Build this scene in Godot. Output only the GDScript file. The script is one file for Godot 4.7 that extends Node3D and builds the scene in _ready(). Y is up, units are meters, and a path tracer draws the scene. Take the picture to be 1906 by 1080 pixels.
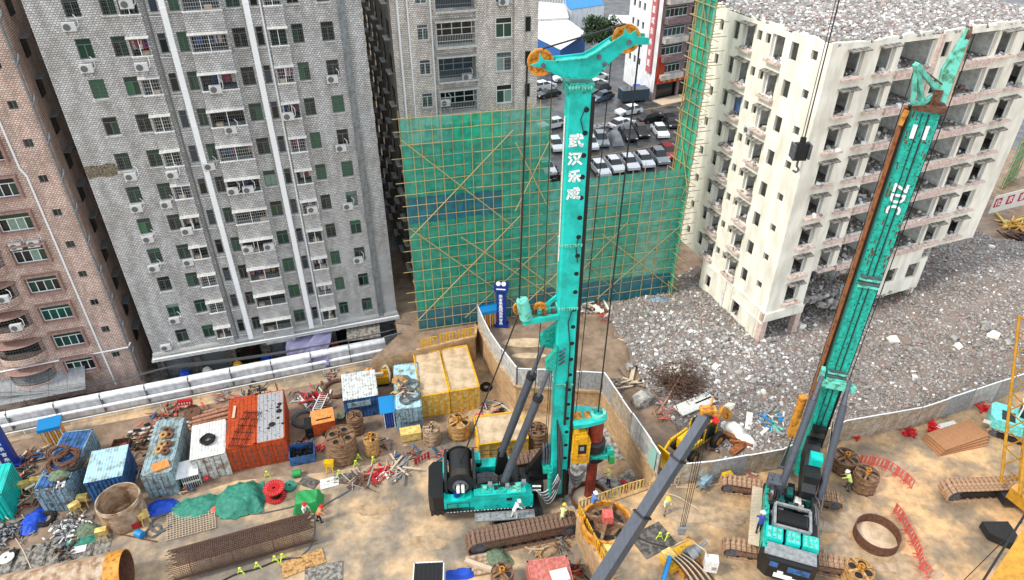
extends Node3D
# Construction yard with drilling rigs between apartment blocks, seen from above.
# World: y up, metres. Yard and rig pit lie at y = 0, the terrace (rubble, street, right platform) at y = 3.
const FF := 1290.0
const HCAM := 44.0
const HI := 3.0
var TH := atan(1290.0 / 1900.0)
var M := {}
var T := {}
var used := {}
var rng := RandomNumberGenerator.new()

class MB:
	var v := PackedVector3Array()
	var n := PackedVector3Array()
	var c := PackedColorArray()
	var col := Color(1, 1, 1)
	var tint := false
	func tri(a: Vector3, b: Vector3, d: Vector3) -> void:
		var nn := (b - a).cross(d - a).normalized()
		v.append(a); v.append(d); v.append(b)
		n.append(nn); n.append(nn); n.append(nn)
		if tint:
			c.append(col); c.append(col); c.append(col)
	func quad(a: Vector3, b: Vector3, d: Vector3, e: Vector3) -> void:
		tri(a, b, d); tri(a, d, e)
	func trin(a: Vector3, b: Vector3, d: Vector3, na: Vector3, nb: Vector3, nd: Vector3) -> void:
		v.append(a); v.append(d); v.append(b)
		n.append(na); n.append(nd); n.append(nb)
		if tint:
			c.append(col); c.append(col); c.append(col)
	func box(x: Transform3D, s: Vector3) -> void:
		var h := s * 0.5
		var p: Array[Vector3] = []
		for i in 8:
			p.append(x * Vector3(h.x if i & 1 else -h.x, h.y if i & 2 else -h.y, h.z if i & 4 else -h.z))
		quad(p[4], p[5], p[7], p[6]); quad(p[1], p[0], p[2], p[3])
		quad(p[5], p[1], p[3], p[7]); quad(p[0], p[4], p[6], p[2])
		quad(p[6], p[7], p[3], p[2]); quad(p[0], p[1], p[5], p[4])
	func bx(cx: float, cy: float, cz: float, sx: float, sy: float, sz: float) -> void:
		box(Transform3D(Basis(), Vector3(cx, cy, cz)), Vector3(sx, sy, sz))
	func fr(a: Vector3, b: Vector3) -> Basis:
		var z := (b - a).normalized()
		var up := Vector3.UP if absf(z.y) < 0.95 else Vector3.RIGHT
		var x := up.cross(z).normalized()
		return Basis(x, z.cross(x), z)
	func bar(a: Vector3, b: Vector3, w: float, h: float = -1.0) -> void:
		box(Transform3D(fr(a, b), (a + b) * 0.5), Vector3(w, w if h < 0 else h, a.distance_to(b)))
	func tube(a: Vector3, b: Vector3, r: float, k: int = 8, r2: float = -1.0, caps: bool = true) -> void:
		var f := fr(a, b)
		var q := r if r2 < 0 else r2
		for i in k:
			var t0 := TAU * i / k
			var t1 := TAU * (i + 1) / k
			var d0 := f.x * cos(t0) + f.y * sin(t0)
			var d1 := f.x * cos(t1) + f.y * sin(t1)
			trin(a + d0 * r, a + d1 * r, b + d1 * q, d0, d1, d1)
			trin(a + d0 * r, b + d1 * q, b + d0 * q, d0, d1, d0)
			if caps:
				tri(b, b + d0 * q, b + d1 * q); tri(a, a + d1 * r, a + d0 * r)
	func path(p: Array, r: float, k: int = 6) -> void:
		for i in p.size() - 1:
			tube(p[i], p[i + 1], r, k, r, i == 0 or i == p.size() - 2)
	# profile of (radius, height) pairs turned round local y
	func lathe(x: Transform3D, pr: Array, k: int = 20, a0: float = 0.0, a1: float = TAU) -> void:
		for j in pr.size() - 1:
			var p: Vector2 = pr[j]
			var q: Vector2 = pr[j + 1]
			var e := q - p
			if e.length() < 1e-6: continue
			var nr := Vector2(e.y, -e.x).normalized()
			for i in k:
				var t0 := a0 + (a1 - a0) * i / k
				var t1 := a0 + (a1 - a0) * (i + 1) / k
				var d0 := Vector3(cos(t0), 0, -sin(t0))
				var d1 := Vector3(cos(t1), 0, -sin(t1))
				var n0 := x.basis * (d0 * nr.x + Vector3.UP * nr.y)
				var n1 := x.basis * (d1 * nr.x + Vector3.UP * nr.y)
				var A := x * (d0 * p.x + Vector3.UP * p.y)
				var B := x * (d1 * p.x + Vector3.UP * p.y)
				var C := x * (d1 * q.x + Vector3.UP * q.y)
				var D := x * (d0 * q.x + Vector3.UP * q.y)
				if p.x > 1e-5: trin(A, B, C, n0, n1, n1)
				if q.x > 1e-5: trin(A, C, D, n0, n1, n0)
	# outline in local xy, extruded along local z from -d/2 to d/2
	func prism(x: Transform3D, poly: PackedVector2Array, d: float) -> void:
		var q := poly
		if Geometry2D.is_polygon_clockwise(q):
			q = poly.duplicate(); q.reverse()
		var ix := Geometry2D.triangulate_polygon(q)
		for i in range(0, ix.size(), 3):
			var a := q[ix[i]]
			var b := q[ix[i + 1]]
			var e := q[ix[i + 2]]
			if (b - a).cross(e - a) < 0:
				var s := b
				b = e; e = s
			tri(x * Vector3(a.x, a.y, d / 2), x * Vector3(b.x, b.y, d / 2), x * Vector3(e.x, e.y, d / 2))
			tri(x * Vector3(a.x, a.y, -d / 2), x * Vector3(e.x, e.y, -d / 2), x * Vector3(b.x, b.y, -d / 2))
		for i in q.size():
			var a := q[i]
			var b := q[(i + 1) % q.size()]
			quad(x * Vector3(a.x, a.y, -d / 2), x * Vector3(b.x, b.y, -d / 2), x * Vector3(b.x, b.y, d / 2), x * Vector3(a.x, a.y, d / 2))
	# height field over local xz, smooth
	func field(x: Transform3D, sx: float, sz: float, nx: int, nz: int, f: Callable) -> void:
		var g := []
		for j in nz + 1:
			for i in nx + 1:
				var px := (float(i) / nx - 0.5) * sx
				var pz := (float(j) / nz - 0.5) * sz
				g.append(f.call(px, pz))
		var w := nx + 1
		var nn := []
		for j in nz + 1:
			for i in nx + 1:
				var dx: Vector3 = g[j * w + mini(i + 1, nx)] - g[j * w + maxi(i - 1, 0)]
				var dz: Vector3 = g[mini(j + 1, nz) * w + i] - g[maxi(j - 1, 0) * w + i]
				nn.append((x.basis * dz.cross(dx)).normalized())
		for j in nz:
			for i in nx:
				var a := j * w + i
				var b := a + 1
				var d := a + w + 1
				var e := a + w
				trin(x * g[a], x * g[e], x * g[d], nn[a], nn[e], nn[d])
				trin(x * g[a], x * g[d], x * g[b], nn[a], nn[d], nn[b])
	func mesh() -> ArrayMesh:
		var m := ArrayMesh.new()
		var a := []
		a.resize(Mesh.ARRAY_MAX)
		a[Mesh.ARRAY_VERTEX] = v
		a[Mesh.ARRAY_NORMAL] = n
		if tint: a[Mesh.ARRAY_COLOR] = c
		m.add_surface_from_arrays(Mesh.PRIMITIVE_TRIANGLES, a)
		return m

# ---------- pixels to places
func ray(px: float, py: float) -> Vector3:
	var x := (px - 953.0) / FF
	var y := -(py - 540.0) / FF
	return Vector3(x, y * cos(TH) - sin(TH), -cos(TH) - y * sin(TH))
func G(px: float, py: float, h: float = 0.0) -> Vector3:
	var d := ray(px, py)
	return Vector3(0, HCAM, 0) + d * ((h - HCAM) / d.y)
func onp(px: float, py: float, p0: Vector3, nn: Vector3) -> Vector3:
	var d := ray(px, py)
	var o := Vector3(0, HCAM, 0)
	return o + d * ((p0 - o).dot(nn) / d.dot(nn))
func ht(py: float, z: float) -> float:
	var d := ray(953.0, py)
	return HCAM + d.y * z / d.z
# yaw that turns local +x along the level direction a -> b
func yaw_of(a: Vector3, b: Vector3) -> float:
	return atan2(-(b.z - a.z), b.x - a.x)
func Y(a: float) -> Basis:
	return Basis(Vector3.UP, a)
func X3(p: Vector3, yaw: float = 0.0) -> Transform3D:
	return Transform3D(Basis(Vector3.UP, yaw), p)

# ---------- nodes
func numbered(s: String) -> String:
	if not used.has(s):
		used[s] = 0
		return s
	used[s] += 1
	return "%s_%03d" % [s, used[s]]
func inst(called: String, m: Mesh, mat: Material, parent: Node = null, x: Transform3D = Transform3D()) -> MeshInstance3D:
	var o := MeshInstance3D.new()
	o.mesh = m
	o.material_override = mat
	o.transform = x
	if parent == null:
		o.name = numbered(called)
		add_child(o)
	else:
		o.name = called
		parent.add_child(o, true)
	return o
func obj(called: String, b: MB, mat: Material, parent: Node = null, x: Transform3D = Transform3D()) -> MeshInstance3D:
	return inst(called, b.mesh(), mat, parent, x)
func tag(o: Node, label: String, category: String = "", group: String = "", kind: String = "") -> Node:
	o.set_meta("label", label)
	if category: o.set_meta("category", category)
	if group: o.set_meta("group", group)
	if kind: o.set_meta("kind", kind)
	return o
func thing(called: String, label: String, category: String, at: Vector3 = Vector3.ZERO, yaw: float = 0.0, group: String = "") -> Node3D:
	var o := Node3D.new()
	o.name = numbered(called)
	add_child(o)
	o.transform = X3(at, yaw)
	tag(o, label, category, group)
	return o
func structure(called: String, b: MB, mat: Material, label: String = "") -> MeshInstance3D:
	var o := obj(called, b, mat)
	o.set_meta("kind", "structure")
	if label: o.set_meta("label", label)
	return o
func dup(root: Node3D, x: Transform3D, label: String = "") -> Node3D:
	var r: Node3D = root.duplicate()
	r.name = numbered(String(root.name))
	add_child(r)
	r.transform = x
	if label: r.set_meta("label", label)
	return r

# ---------- textures and materials
func noise_tex(freq: float, seed_: int, lo: Color, hi: Color, oct: int = 4, size: int = 512, stretch: int = 1, mid: float = 0.5, soft: float = 0.5) -> Texture2D:
	var f := FastNoiseLite.new()
	f.noise_type = FastNoiseLite.TYPE_SIMPLEX_SMOOTH
	f.frequency = freq
	f.seed = seed_
	f.fractal_octaves = oct
	f.fractal_gain = 0.62
	var im := f.get_seamless_image(size, size / stretch)
	im.convert(Image.FORMAT_RGB8)
	var out := Image.create(size, size / stretch, false, Image.FORMAT_RGB8)
	var lut := []
	for i in 256:
		lut.append(lo.lerp(hi, smoothstep(mid - soft, mid + soft, i / 255.0)))
	var data := im.get_data()
	var od := PackedByteArray()
	od.resize(data.size())
	var lr := PackedByteArray(); var lg := PackedByteArray(); var lb := PackedByteArray()
	for i in 256:
		lr.append(int(lut[i].r * 255)); lg.append(int(lut[i].g * 255)); lb.append(int(lut[i].b * 255))
	for i in range(0, data.size(), 3):
		var k := data[i]
		od[i] = lr[k]; od[i + 1] = lg[k]; od[i + 2] = lb[k]
	out = Image.create_from_data(size, size / stretch, false, Image.FORMAT_RGB8, od)
	if stretch > 1: out.resize(size, size, Image.INTERPOLATE_CUBIC)
	return ImageTexture.create_from_image(out)
# small facing tiles: courses with a staggered joint, tile by tile tones
func tile_tex(tw: int, th: int, cols: int, rows: int, joint: Color, lo: Color, hi: Color, seed_: int) -> Texture2D:
	var r := RandomNumberGenerator.new()
	r.seed = seed_
	var im := Image.create(tw * cols, th * rows, false, Image.FORMAT_RGB8)
	im.fill(joint)
	for j in rows:
		for i in cols:
			var cc := lo.lerp(hi, r.randf())
			var ox := i * tw + (tw / 2 if j % 2 else 0)
			im.fill_rect(Rect2i(ox + 1, j * th + 1, tw - 2, th - 2), cc)
			if ox + tw > tw * cols: im.fill_rect(Rect2i(0, j * th + 1, ox + tw - tw * cols - 1, th - 2), cc)
	return ImageTexture.create_from_image(im)
func mat(key: String, color: Color, rough: float = 0.8, tex: String = "", size: float = 4.0, metal: float = 0.0, tex2: String = "", size2: float = 1.0) -> StandardMaterial3D:
	var m := StandardMaterial3D.new()
	m.albedo_color = color
	m.roughness = rough
	m.metallic = metal
	if tex:
		m.albedo_texture = T[tex]
		m.uv1_triplanar = true
		m.uv1_scale = Vector3.ONE / size
	if tex2:
		m.detail_enabled = true
		m.detail_albedo = T[tex2]
		m.detail_blend_mode = BaseMaterial3D.BLEND_MODE_MUL
		m.detail_uv_layer = BaseMaterial3D.DETAIL_UV_2
		m.uv2_triplanar = true
		m.uv2_scale = Vector3.ONE / size2
	M[key] = m
	return m

func textures() -> void:
	var w := Color(1, 1, 1)
	T.grime = noise_tex(0.012, 3, Color(0.8, 0.79, 0.77), w, 5, 512, 1, 0.42, 0.35)
	T.fine = noise_tex(0.06, 9, Color(0.72, 0.72, 0.72), w, 4, 512)
	T.streak = noise_tex(0.02, 21, Color(0.86, 0.855, 0.845), w, 4, 512, 4, 0.42, 0.35)
	T.rust = noise_tex(0.01, 5, Color(0.68, 0.56, 0.47), w, 6, 512, 1, 0.36, 0.26)
	T.wornpaint = noise_tex(0.03, 15, Color(0.34, 0.31, 0.28), w, 5, 512, 1, 0.26, 0.07)
	T.mudcover = noise_tex(0.009, 31, Color(0.85, 0.76, 0.65), w, 6, 512, 1, 0.5, 0.35)
	T.mud = noise_tex(0.005, 41, Color(0.53, 0.49, 0.44), Color(0.84, 0.71, 0.55), 6, 1024, 1, 0.5, 0.34)
	T.mud2 = noise_tex(0.012, 43, Color(0.86, 0.86, 0.86), w, 6, 512, 1, 0.45, 0.4)
	T.wet = noise_tex(0.011, 47, Color(0.14, 0.14, 0.14), Color(0.8, 0.8, 0.8), 3, 512, 1, 0.42, 0.1)
	T.rubble = noise_tex(0.05, 51, Color(0.42, 0.39, 0.37), Color(0.64, 0.60, 0.57), 5, 512, 1, 0.5, 0.3)
	T.asphalt = noise_tex(0.01, 55, Color(0.25, 0.25, 0.255), Color(0.42, 0.415, 0.41), 5, 512, 1, 0.5, 0.3)
	T.conc = noise_tex(0.013, 61, Color(0.5, 0.5, 0.5), Color(0.86, 0.85, 0.83), 5, 512, 1, 0.48, 0.25)
	T.tile = tile_tex(12, 8, 20, 30, Color(0.5, 0.5, 0.5), Color(0.84, 0.84, 0.84), w, 7)
	T.check = tile_tex(8, 8, 16, 16, Color(0.55, 0.55, 0.62), Color(0.85, 0.85, 0.9), w, 9)
	T.weave = noise_tex(0.11, 71, Color(0.78, 0.78, 0.78), w, 2, 256)

func materials() -> void:
	mat("tile_grey", Color(0.84, 0.84, 0.835), 0.55, "tile", 4.6, 0, "streak", 13.0)
	mat("tile_pink", Color(0.95, 0.83, 0.77), 0.55, "tile", 4.6, 0, "streak", 13.0)
	mat("tile_beige", Color(0.97, 0.93, 0.89), 0.55, "tile", 4.6, 0, "streak", 13.0)
	mat("cream", Color(0.96, 0.945, 0.885), 0.85, "streak", 14.0)
	mat("inner", Color(0.93, 0.94, 0.92), 0.9, "grime", 5.0)
	mat("pinkband", Color(0.86, 0.765, 0.725), 0.85, "grime", 3.0)
	mat("slab", Color(0.68, 0.66, 0.63), 0.95, "conc", 3.0)
	mat("concrete", Color(0.80, 0.79, 0.77), 0.9, "conc", 5.0)
	mat("conc_dark", Color(0.5, 0.48, 0.46), 0.9, "conc", 4.0)
	mat("earth", Color(0.80, 0.665, 0.505), 0.95, "grime", 4.0, 0, "mud2", 9.0)
	mat("frame_white", Color(0.9, 0.91, 0.91), 0.5)
	mat("frame_grey", Color(0.42, 0.44, 0.44), 0.5, "", 1, 0.3)
	mat("frame_pink", Color(0.62, 0.5, 0.46), 0.7, "grime", 2.0)
	mat("bars", Color(0.36, 0.38, 0.38), 0.5, "", 1, 0.3)
	mat("bars_light", Color(0.7, 0.71, 0.71), 0.5, "", 1, 0.3)
	mat("glass_dark", Color(0.085, 0.115, 0.11), 0.12)
	mat("glass_green", Color(0.12, 0.25, 0.2), 0.12)
	mat("glass_lit", Color(0.18, 0.40, 0.28), 0.2)
	mat("glass_blue", Color(0.2, 0.25, 0.29), 0.12)
	mat("curtain", Color(0.5, 0.6, 0.54), 0.9, "streak", 1.0)
	mat("white_paint", Color(0.92, 0.93, 0.94), 0.45, "streak", 8.0)
	mat("white_worn", Color(0.85, 0.85, 0.84), 0.6, "grime", 2.5, 0, "rust", 6.0)
	mat("ac_white", Color(0.9, 0.9, 0.89), 0.5, "fine", 2.0)
	mat("ac_fan", Color(0.35, 0.36, 0.37), 0.6)
	mat("awning", Color(0.76, 0.76, 0.75), 0.6, "grime", 1.5)
	mat("duct_grey", Color(0.52, 0.55, 0.57), 0.4, "grime", 3.0, 0.4)
	mat("cable", Color(0.12, 0.12, 0.125), 0.6)
	mat("wire", Color(0.3, 0.3, 0.31), 0.6)
	mat("bamboo", Color(0.78, 0.69, 0.45), 0.7, "fine", 1.5)
	mat("bamboo2", Color(0.66, 0.6, 0.44), 0.7, "fine", 1.5)
	for q in [["net_a", Color(0.12, 0.79, 0.62), 0.87], ["net_b", Color(0.14, 0.71, 0.59), 0.84], ["net_c", Color(0.32, 0.78, 0.68), 0.74], ["net_d", Color(0.08, 0.50, 0.57), 0.9]]:
		var m := mat(q[0], q[1], 0.85, "weave", 1.2, 0, "grime", 7.0)
		m.transparency = BaseMaterial3D.TRANSPARENCY_ALPHA
		m.albedo_color.a = q[2]
	mat("teal", Color(0.06, 0.77, 0.73), 0.38, "grime", 11.0)
	mat("teal_worn", Color(0.1, 0.70, 0.63), 0.5, "wornpaint", 3.5, 0, "grime", 3.0)
	mat("teal_dark", Color(0.05, 0.36, 0.34), 0.55, "wornpaint", 2.5, 0, "grime", 2.0)
	mat("teal_light", Color(0.42, 0.80, 0.73), 0.5, "rust", 3.0)
	mat("steel_dark", Color(0.15, 0.155, 0.165), 0.55, "grime", 2.0, 0.2)
	mat("steel_black", Color(0.07, 0.072, 0.078), 0.5, "grime", 2.0)
	mat("steel_grey", Color(0.42, 0.44, 0.48), 0.4, "grime", 3.0, 0.4)
	mat("boom_grey", Color(0.38, 0.41, 0.46), 0.42, "streak", 3.0, 0.2, "fine", 1.0)
	mat("drum_steel", Color(0.3, 0.28, 0.26), 0.45, "streak", 2.0, 0.5)
	mat("orange", Color(0.86, 0.35, 0.16), 0.5, "grime", 3.0, 0, "fine", 1.3)
	mat("orange_light", Color(0.93, 0.6, 0.32), 0.5, "grime", 3.0)
	mat("yellow", Color(0.90, 0.68, 0.13), 0.45, "grime", 2.5)
	mat("yellow_pale", Color(0.88, 0.80, 0.50), 0.6, "mudcover", 2.5)
	mat("crane_yellow", Color(0.90, 0.66, 0.20), 0.45, "fine", 2.0, 0, "grime", 4.0)
	mat("loader_yellow", Color(0.88, 0.70, 0.05), 0.4, "grime", 2.0)
	mat("ochre", Color(0.80, 0.56, 0.2), 0.6, "rust", 2.5)
	mat("sheave", Color(0.85, 0.56, 0.15), 0.5, "rust", 1.6)
	mat("silt", Color(0.83, 0.73, 0.61), 0.3, "grime", 9.0)
	mat("track_steel", Color(0.52, 0.42, 0.36), 0.65, "rust", 1.4, 0.2)
	mat("track_mud", Color(0.68, 0.56, 0.45), 0.85, "rust", 1.6)
	mat("rust_steel", Color(0.40, 0.27, 0.20), 0.8, "rust", 1.6)
	mat("rebar", Color(0.36, 0.27, 0.22), 0.75, "rust", 1.0)
	mat("bucket", Color(0.56, 0.46, 0.37), 0.75, "rust", 2.0, 0, "mudcover", 1.7)
	mat("bucket_tan", Color(0.76, 0.6, 0.38), 0.75, "rust", 2.4, 0, "grime", 1.5)
	mat("casing", Color(0.74, 0.68, 0.61), 0.7, "rust", 5.0, 0, "mudcover", 3.0)
	mat("kelly", Color(0.56, 0.22, 0.16), 0.55, "rust", 1.7)
	mat("blue_box", Color(0.22, 0.42, 0.66), 0.55, "rust", 5.0, 0, "grime", 2.5)
	mat("blue_pale", Color(0.55, 0.68, 0.76), 0.6, "rust", 4.0, 0, "grime", 2.0)
	mat("blue_grey", Color(0.60, 0.70, 0.73), 0.6, "rust", 5.0, 0, "grime", 3.0)
	mat("blue_bright", Color(0.10, 0.58, 0.86), 0.5, "fine", 2.0)
	mat("blue_sign", Color(0.05, 0.22, 0.62), 0.5, "fine", 2.0)
	mat("blue_tarp", Color(0.07, 0.30, 0.78), 0.6, "grime", 1.0)
	mat("green_tarp", Color(0.2, 0.53, 0.45), 0.7, "grime", 3.0)
	mat("green_bright", Color(0.15, 0.6, 0.32), 0.6, "grime", 1.0)
	mat("greygreen", Color(0.45, 0.56, 0.48), 0.75, "grime", 1.0, 0, "mudcover", 1.5)
	mat("plate_grey", Color(0.56, 0.57, 0.58), 0.6, "grime", 3.0)
	mat("orange_roof", Color(0.63, 0.63, 0.64), 0.6, "wornpaint", 5.0)
	mat("roof_rusty", Color(0.82, 0.86, 0.87), 0.5, "rust", 2.6)
	mat("roof_blue", Color(0.68, 0.84, 0.90), 0.45, "rust", 5.0)
	mat("roof_white", Color(0.88, 0.88, 0.87), 0.55, "grime", 5.0)
	mat("red", Color(0.80, 0.10, 0.14), 0.5, "fine", 1.0)
	mat("red_pale", Color(0.85, 0.42, 0.40), 0.7, "mudcover", 1.2)
	mat("pink_box", Color(0.78, 0.48, 0.46), 0.7, "mudcover", 2.0)
	mat("wood", Color(0.66, 0.47, 0.32), 0.8, "streak", 1.2)
	mat("plank_pale", Color(0.80, 0.72, 0.62), 0.8, "streak", 1.2)
	mat("pipe_pink", Color(0.70, 0.52, 0.43), 0.75, "rust", 1.8)
	mat("plastic_white", Color(0.9, 0.9, 0.88), 0.5, "grime", 1.0)
	mat("rubber", Color(0.055, 0.055, 0.058), 0.7, "grime", 1.0)
	mat("hose", Color(0.36, 0.36, 0.37), 0.5)
	mat("skin", Color(0.66, 0.46, 0.36), 0.6)
	mat("cloth_navy", Color(0.07, 0.08, 0.16), 0.85)
	mat("cloth_white", Color(0.86, 0.86, 0.84), 0.85)
	mat("cloth_orange", Color(0.9, 0.42, 0.25), 0.8)
	mat("hi_vis", Color(0.78, 0.88, 0.28), 0.7)
	mat("helmet_red", Color(0.8, 0.05, 0.1), 0.3)
	mat("helmet_yellow", Color(0.93, 0.8, 0.22), 0.3)
	mat("helmet_white", Color(0.9, 0.9, 0.92), 0.3)
	mat("text_white", Color(0.93, 0.94, 0.93), 0.6)
	mat("text_black", Color(0.06, 0.06, 0.06), 0.6)
	mat("mud", Color(0.98, 0.98, 0.98), 0.6, "mud", 34.0, 0, "mud2", 6.0)
	M.mud.roughness_texture = T.wet
	M.mud.roughness = 1.0
	mat("mud_high", Color(1.0, 0.96, 0.9), 0.6, "mud", 27.0, 0, "mud2", 5.0)
	M.mud_high.roughness_texture = T.wet
	M.mud_high.roughness = 1.0
	mat("earth_brown", Color(0.60, 0.51, 0.43), 0.8, "mud2", 7.0, 0, "grime", 17.0)
	mat("rubble", Color(1.0, 0.96, 0.93), 0.95, "rubble", 3.0, 0, "grime", 19.0)
	mat("asphalt", Color(0.98, 0.98, 0.98), 0.4, "asphalt", 17.0, 0, "fine", 3.0)
	mat("alley", Color(0.5, 0.48, 0.46), 0.7, "conc", 9.0)
	mat("line_white", Color(0.75, 0.75, 0.73), 0.7, "fine", 2.0)
	mat("line_yellow", Color(0.75, 0.6, 0.2), 0.7, "fine", 2.0)
	var sm := mat("stone", Color(1, 1, 1), 0.95)
	sm.vertex_color_use_as_albedo = true
	var lf := mat("leaf", Color(0.16, 0.26, 0.10), 0.7)
	lf.backlight = Color(0.1, 0.14, 0.05)
	mat("bark", Color(0.24, 0.19, 0.15), 0.9)
	mat("pipe_orange", Color(0.58, 0.35, 0.18), 0.7, "rust", 2.0)
	mat("wet_mud", Color(0.70, 0.60, 0.48), 0.08, "grime", 6.0)
	mat("checked_tarp", Color(0.62, 0.6, 0.72), 0.7, "check", 1.4)

func camera_and_light() -> void:
	var cam := Camera3D.new()
	cam.name = "camera"
	cam.position = Vector3(0, HCAM, 0)
	cam.rotation = Vector3(-TH, 0, 0)
	cam.fov = rad_to_deg(2.0 * atan(540.0 / FF))
	cam.far = 900.0
	add_child(cam)
	cam.current = true
	var we := WorldEnvironment.new()
	we.name = "world_environment"
	var e := Environment.new()
	e.background_mode = Environment.BG_SKY
	var sm := ProceduralSkyMaterial.new()
	sm.sky_top_color = Color(0.83, 0.86, 0.9)
	sm.sky_horizon_color = Color(0.88, 0.9, 0.92)
	sm.sky_curve = 0.2
	sm.ground_bottom_color = Color(0.4, 0.38, 0.36)
	sm.ground_horizon_color = Color(0.8, 0.81, 0.82)
	sm.sun_angle_max = 0.0
	var sky := Sky.new()
	sky.sky_material = sm
	e.sky = sky
	e.background_energy_multiplier = 1.0
	e.tonemap_mode = Environment.TONE_MAPPER_LINEAR
	e.tonemap_exposure = 2.12
	e.sdfgi_enabled = true
	e.ssao_enabled = true
	e.ssil_enabled = true
	we.environment = e
	add_child(we)
	var sun := DirectionalLight3D.new()
	sun.name = "sun"
	sun.light_energy = 0.5
	sun.light_angular_distance = 10.0
	sun.light_color = Color(1.0, 0.97, 0.92)
	sun.shadow_enabled = true
	add_child(sun)
	sun.look_at_from_position(Vector3(-60, 75, 26), Vector3.ZERO, Vector3.UP)

func poly_px(l: Array, h: float) -> PackedVector2Array:
	var o := PackedVector2Array()
	for q in l:
		var p := G(q[0], q[1], h)
		o.append(Vector2(p.x, p.z))
	return o
# flat sheet over a world outline (x, z)
func sheet(b: MB, q: PackedVector2Array, y: float) -> void:
	var ix := Geometry2D.triangulate_polygon(q)
	for i in range(0, ix.size(), 3):
		var a := Vector3(q[ix[i]].x, y, q[ix[i]].y)
		var d := Vector3(q[ix[i + 1]].x, y, q[ix[i + 1]].y)
		var e := Vector3(q[ix[i + 2]].x, y, q[ix[i + 2]].y)
		if (d - a).cross(e - a).y < 0: b.tri(a, e, d)
		else: b.tri(a, d, e)

var TERR := [[690, 670], [775, 653], [884, 627], [887, 601], [911, 650], [933, 685], [960, 720], [1120, 730], [1222, 886], [1210, 908], [1074, 955], [1124, 1060], [1165, 1140]]
var rubble_poly := PackedVector2Array()
var hnoise := FastNoiseLite.new()
func rubble_h(x: float, z: float) -> float:
	var h := 0.28 + 0.35 * hnoise.get_noise_2d(x * 1.0, z * 1.0) + 0.25 * hnoise.get_noise_2d(x * 5.0 + 90, z * 5.0)
	var m := Vector2(x, z).distance_to(Vector2(47, -63))
	h += 1.5 * exp(-m * m / 60.0)
	m = Vector2(x, z).distance_to(Vector2(58, -58))
	h += 0.8 * exp(-m * m / 50.0)
	return HI + maxf(h, 0.05)

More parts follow.
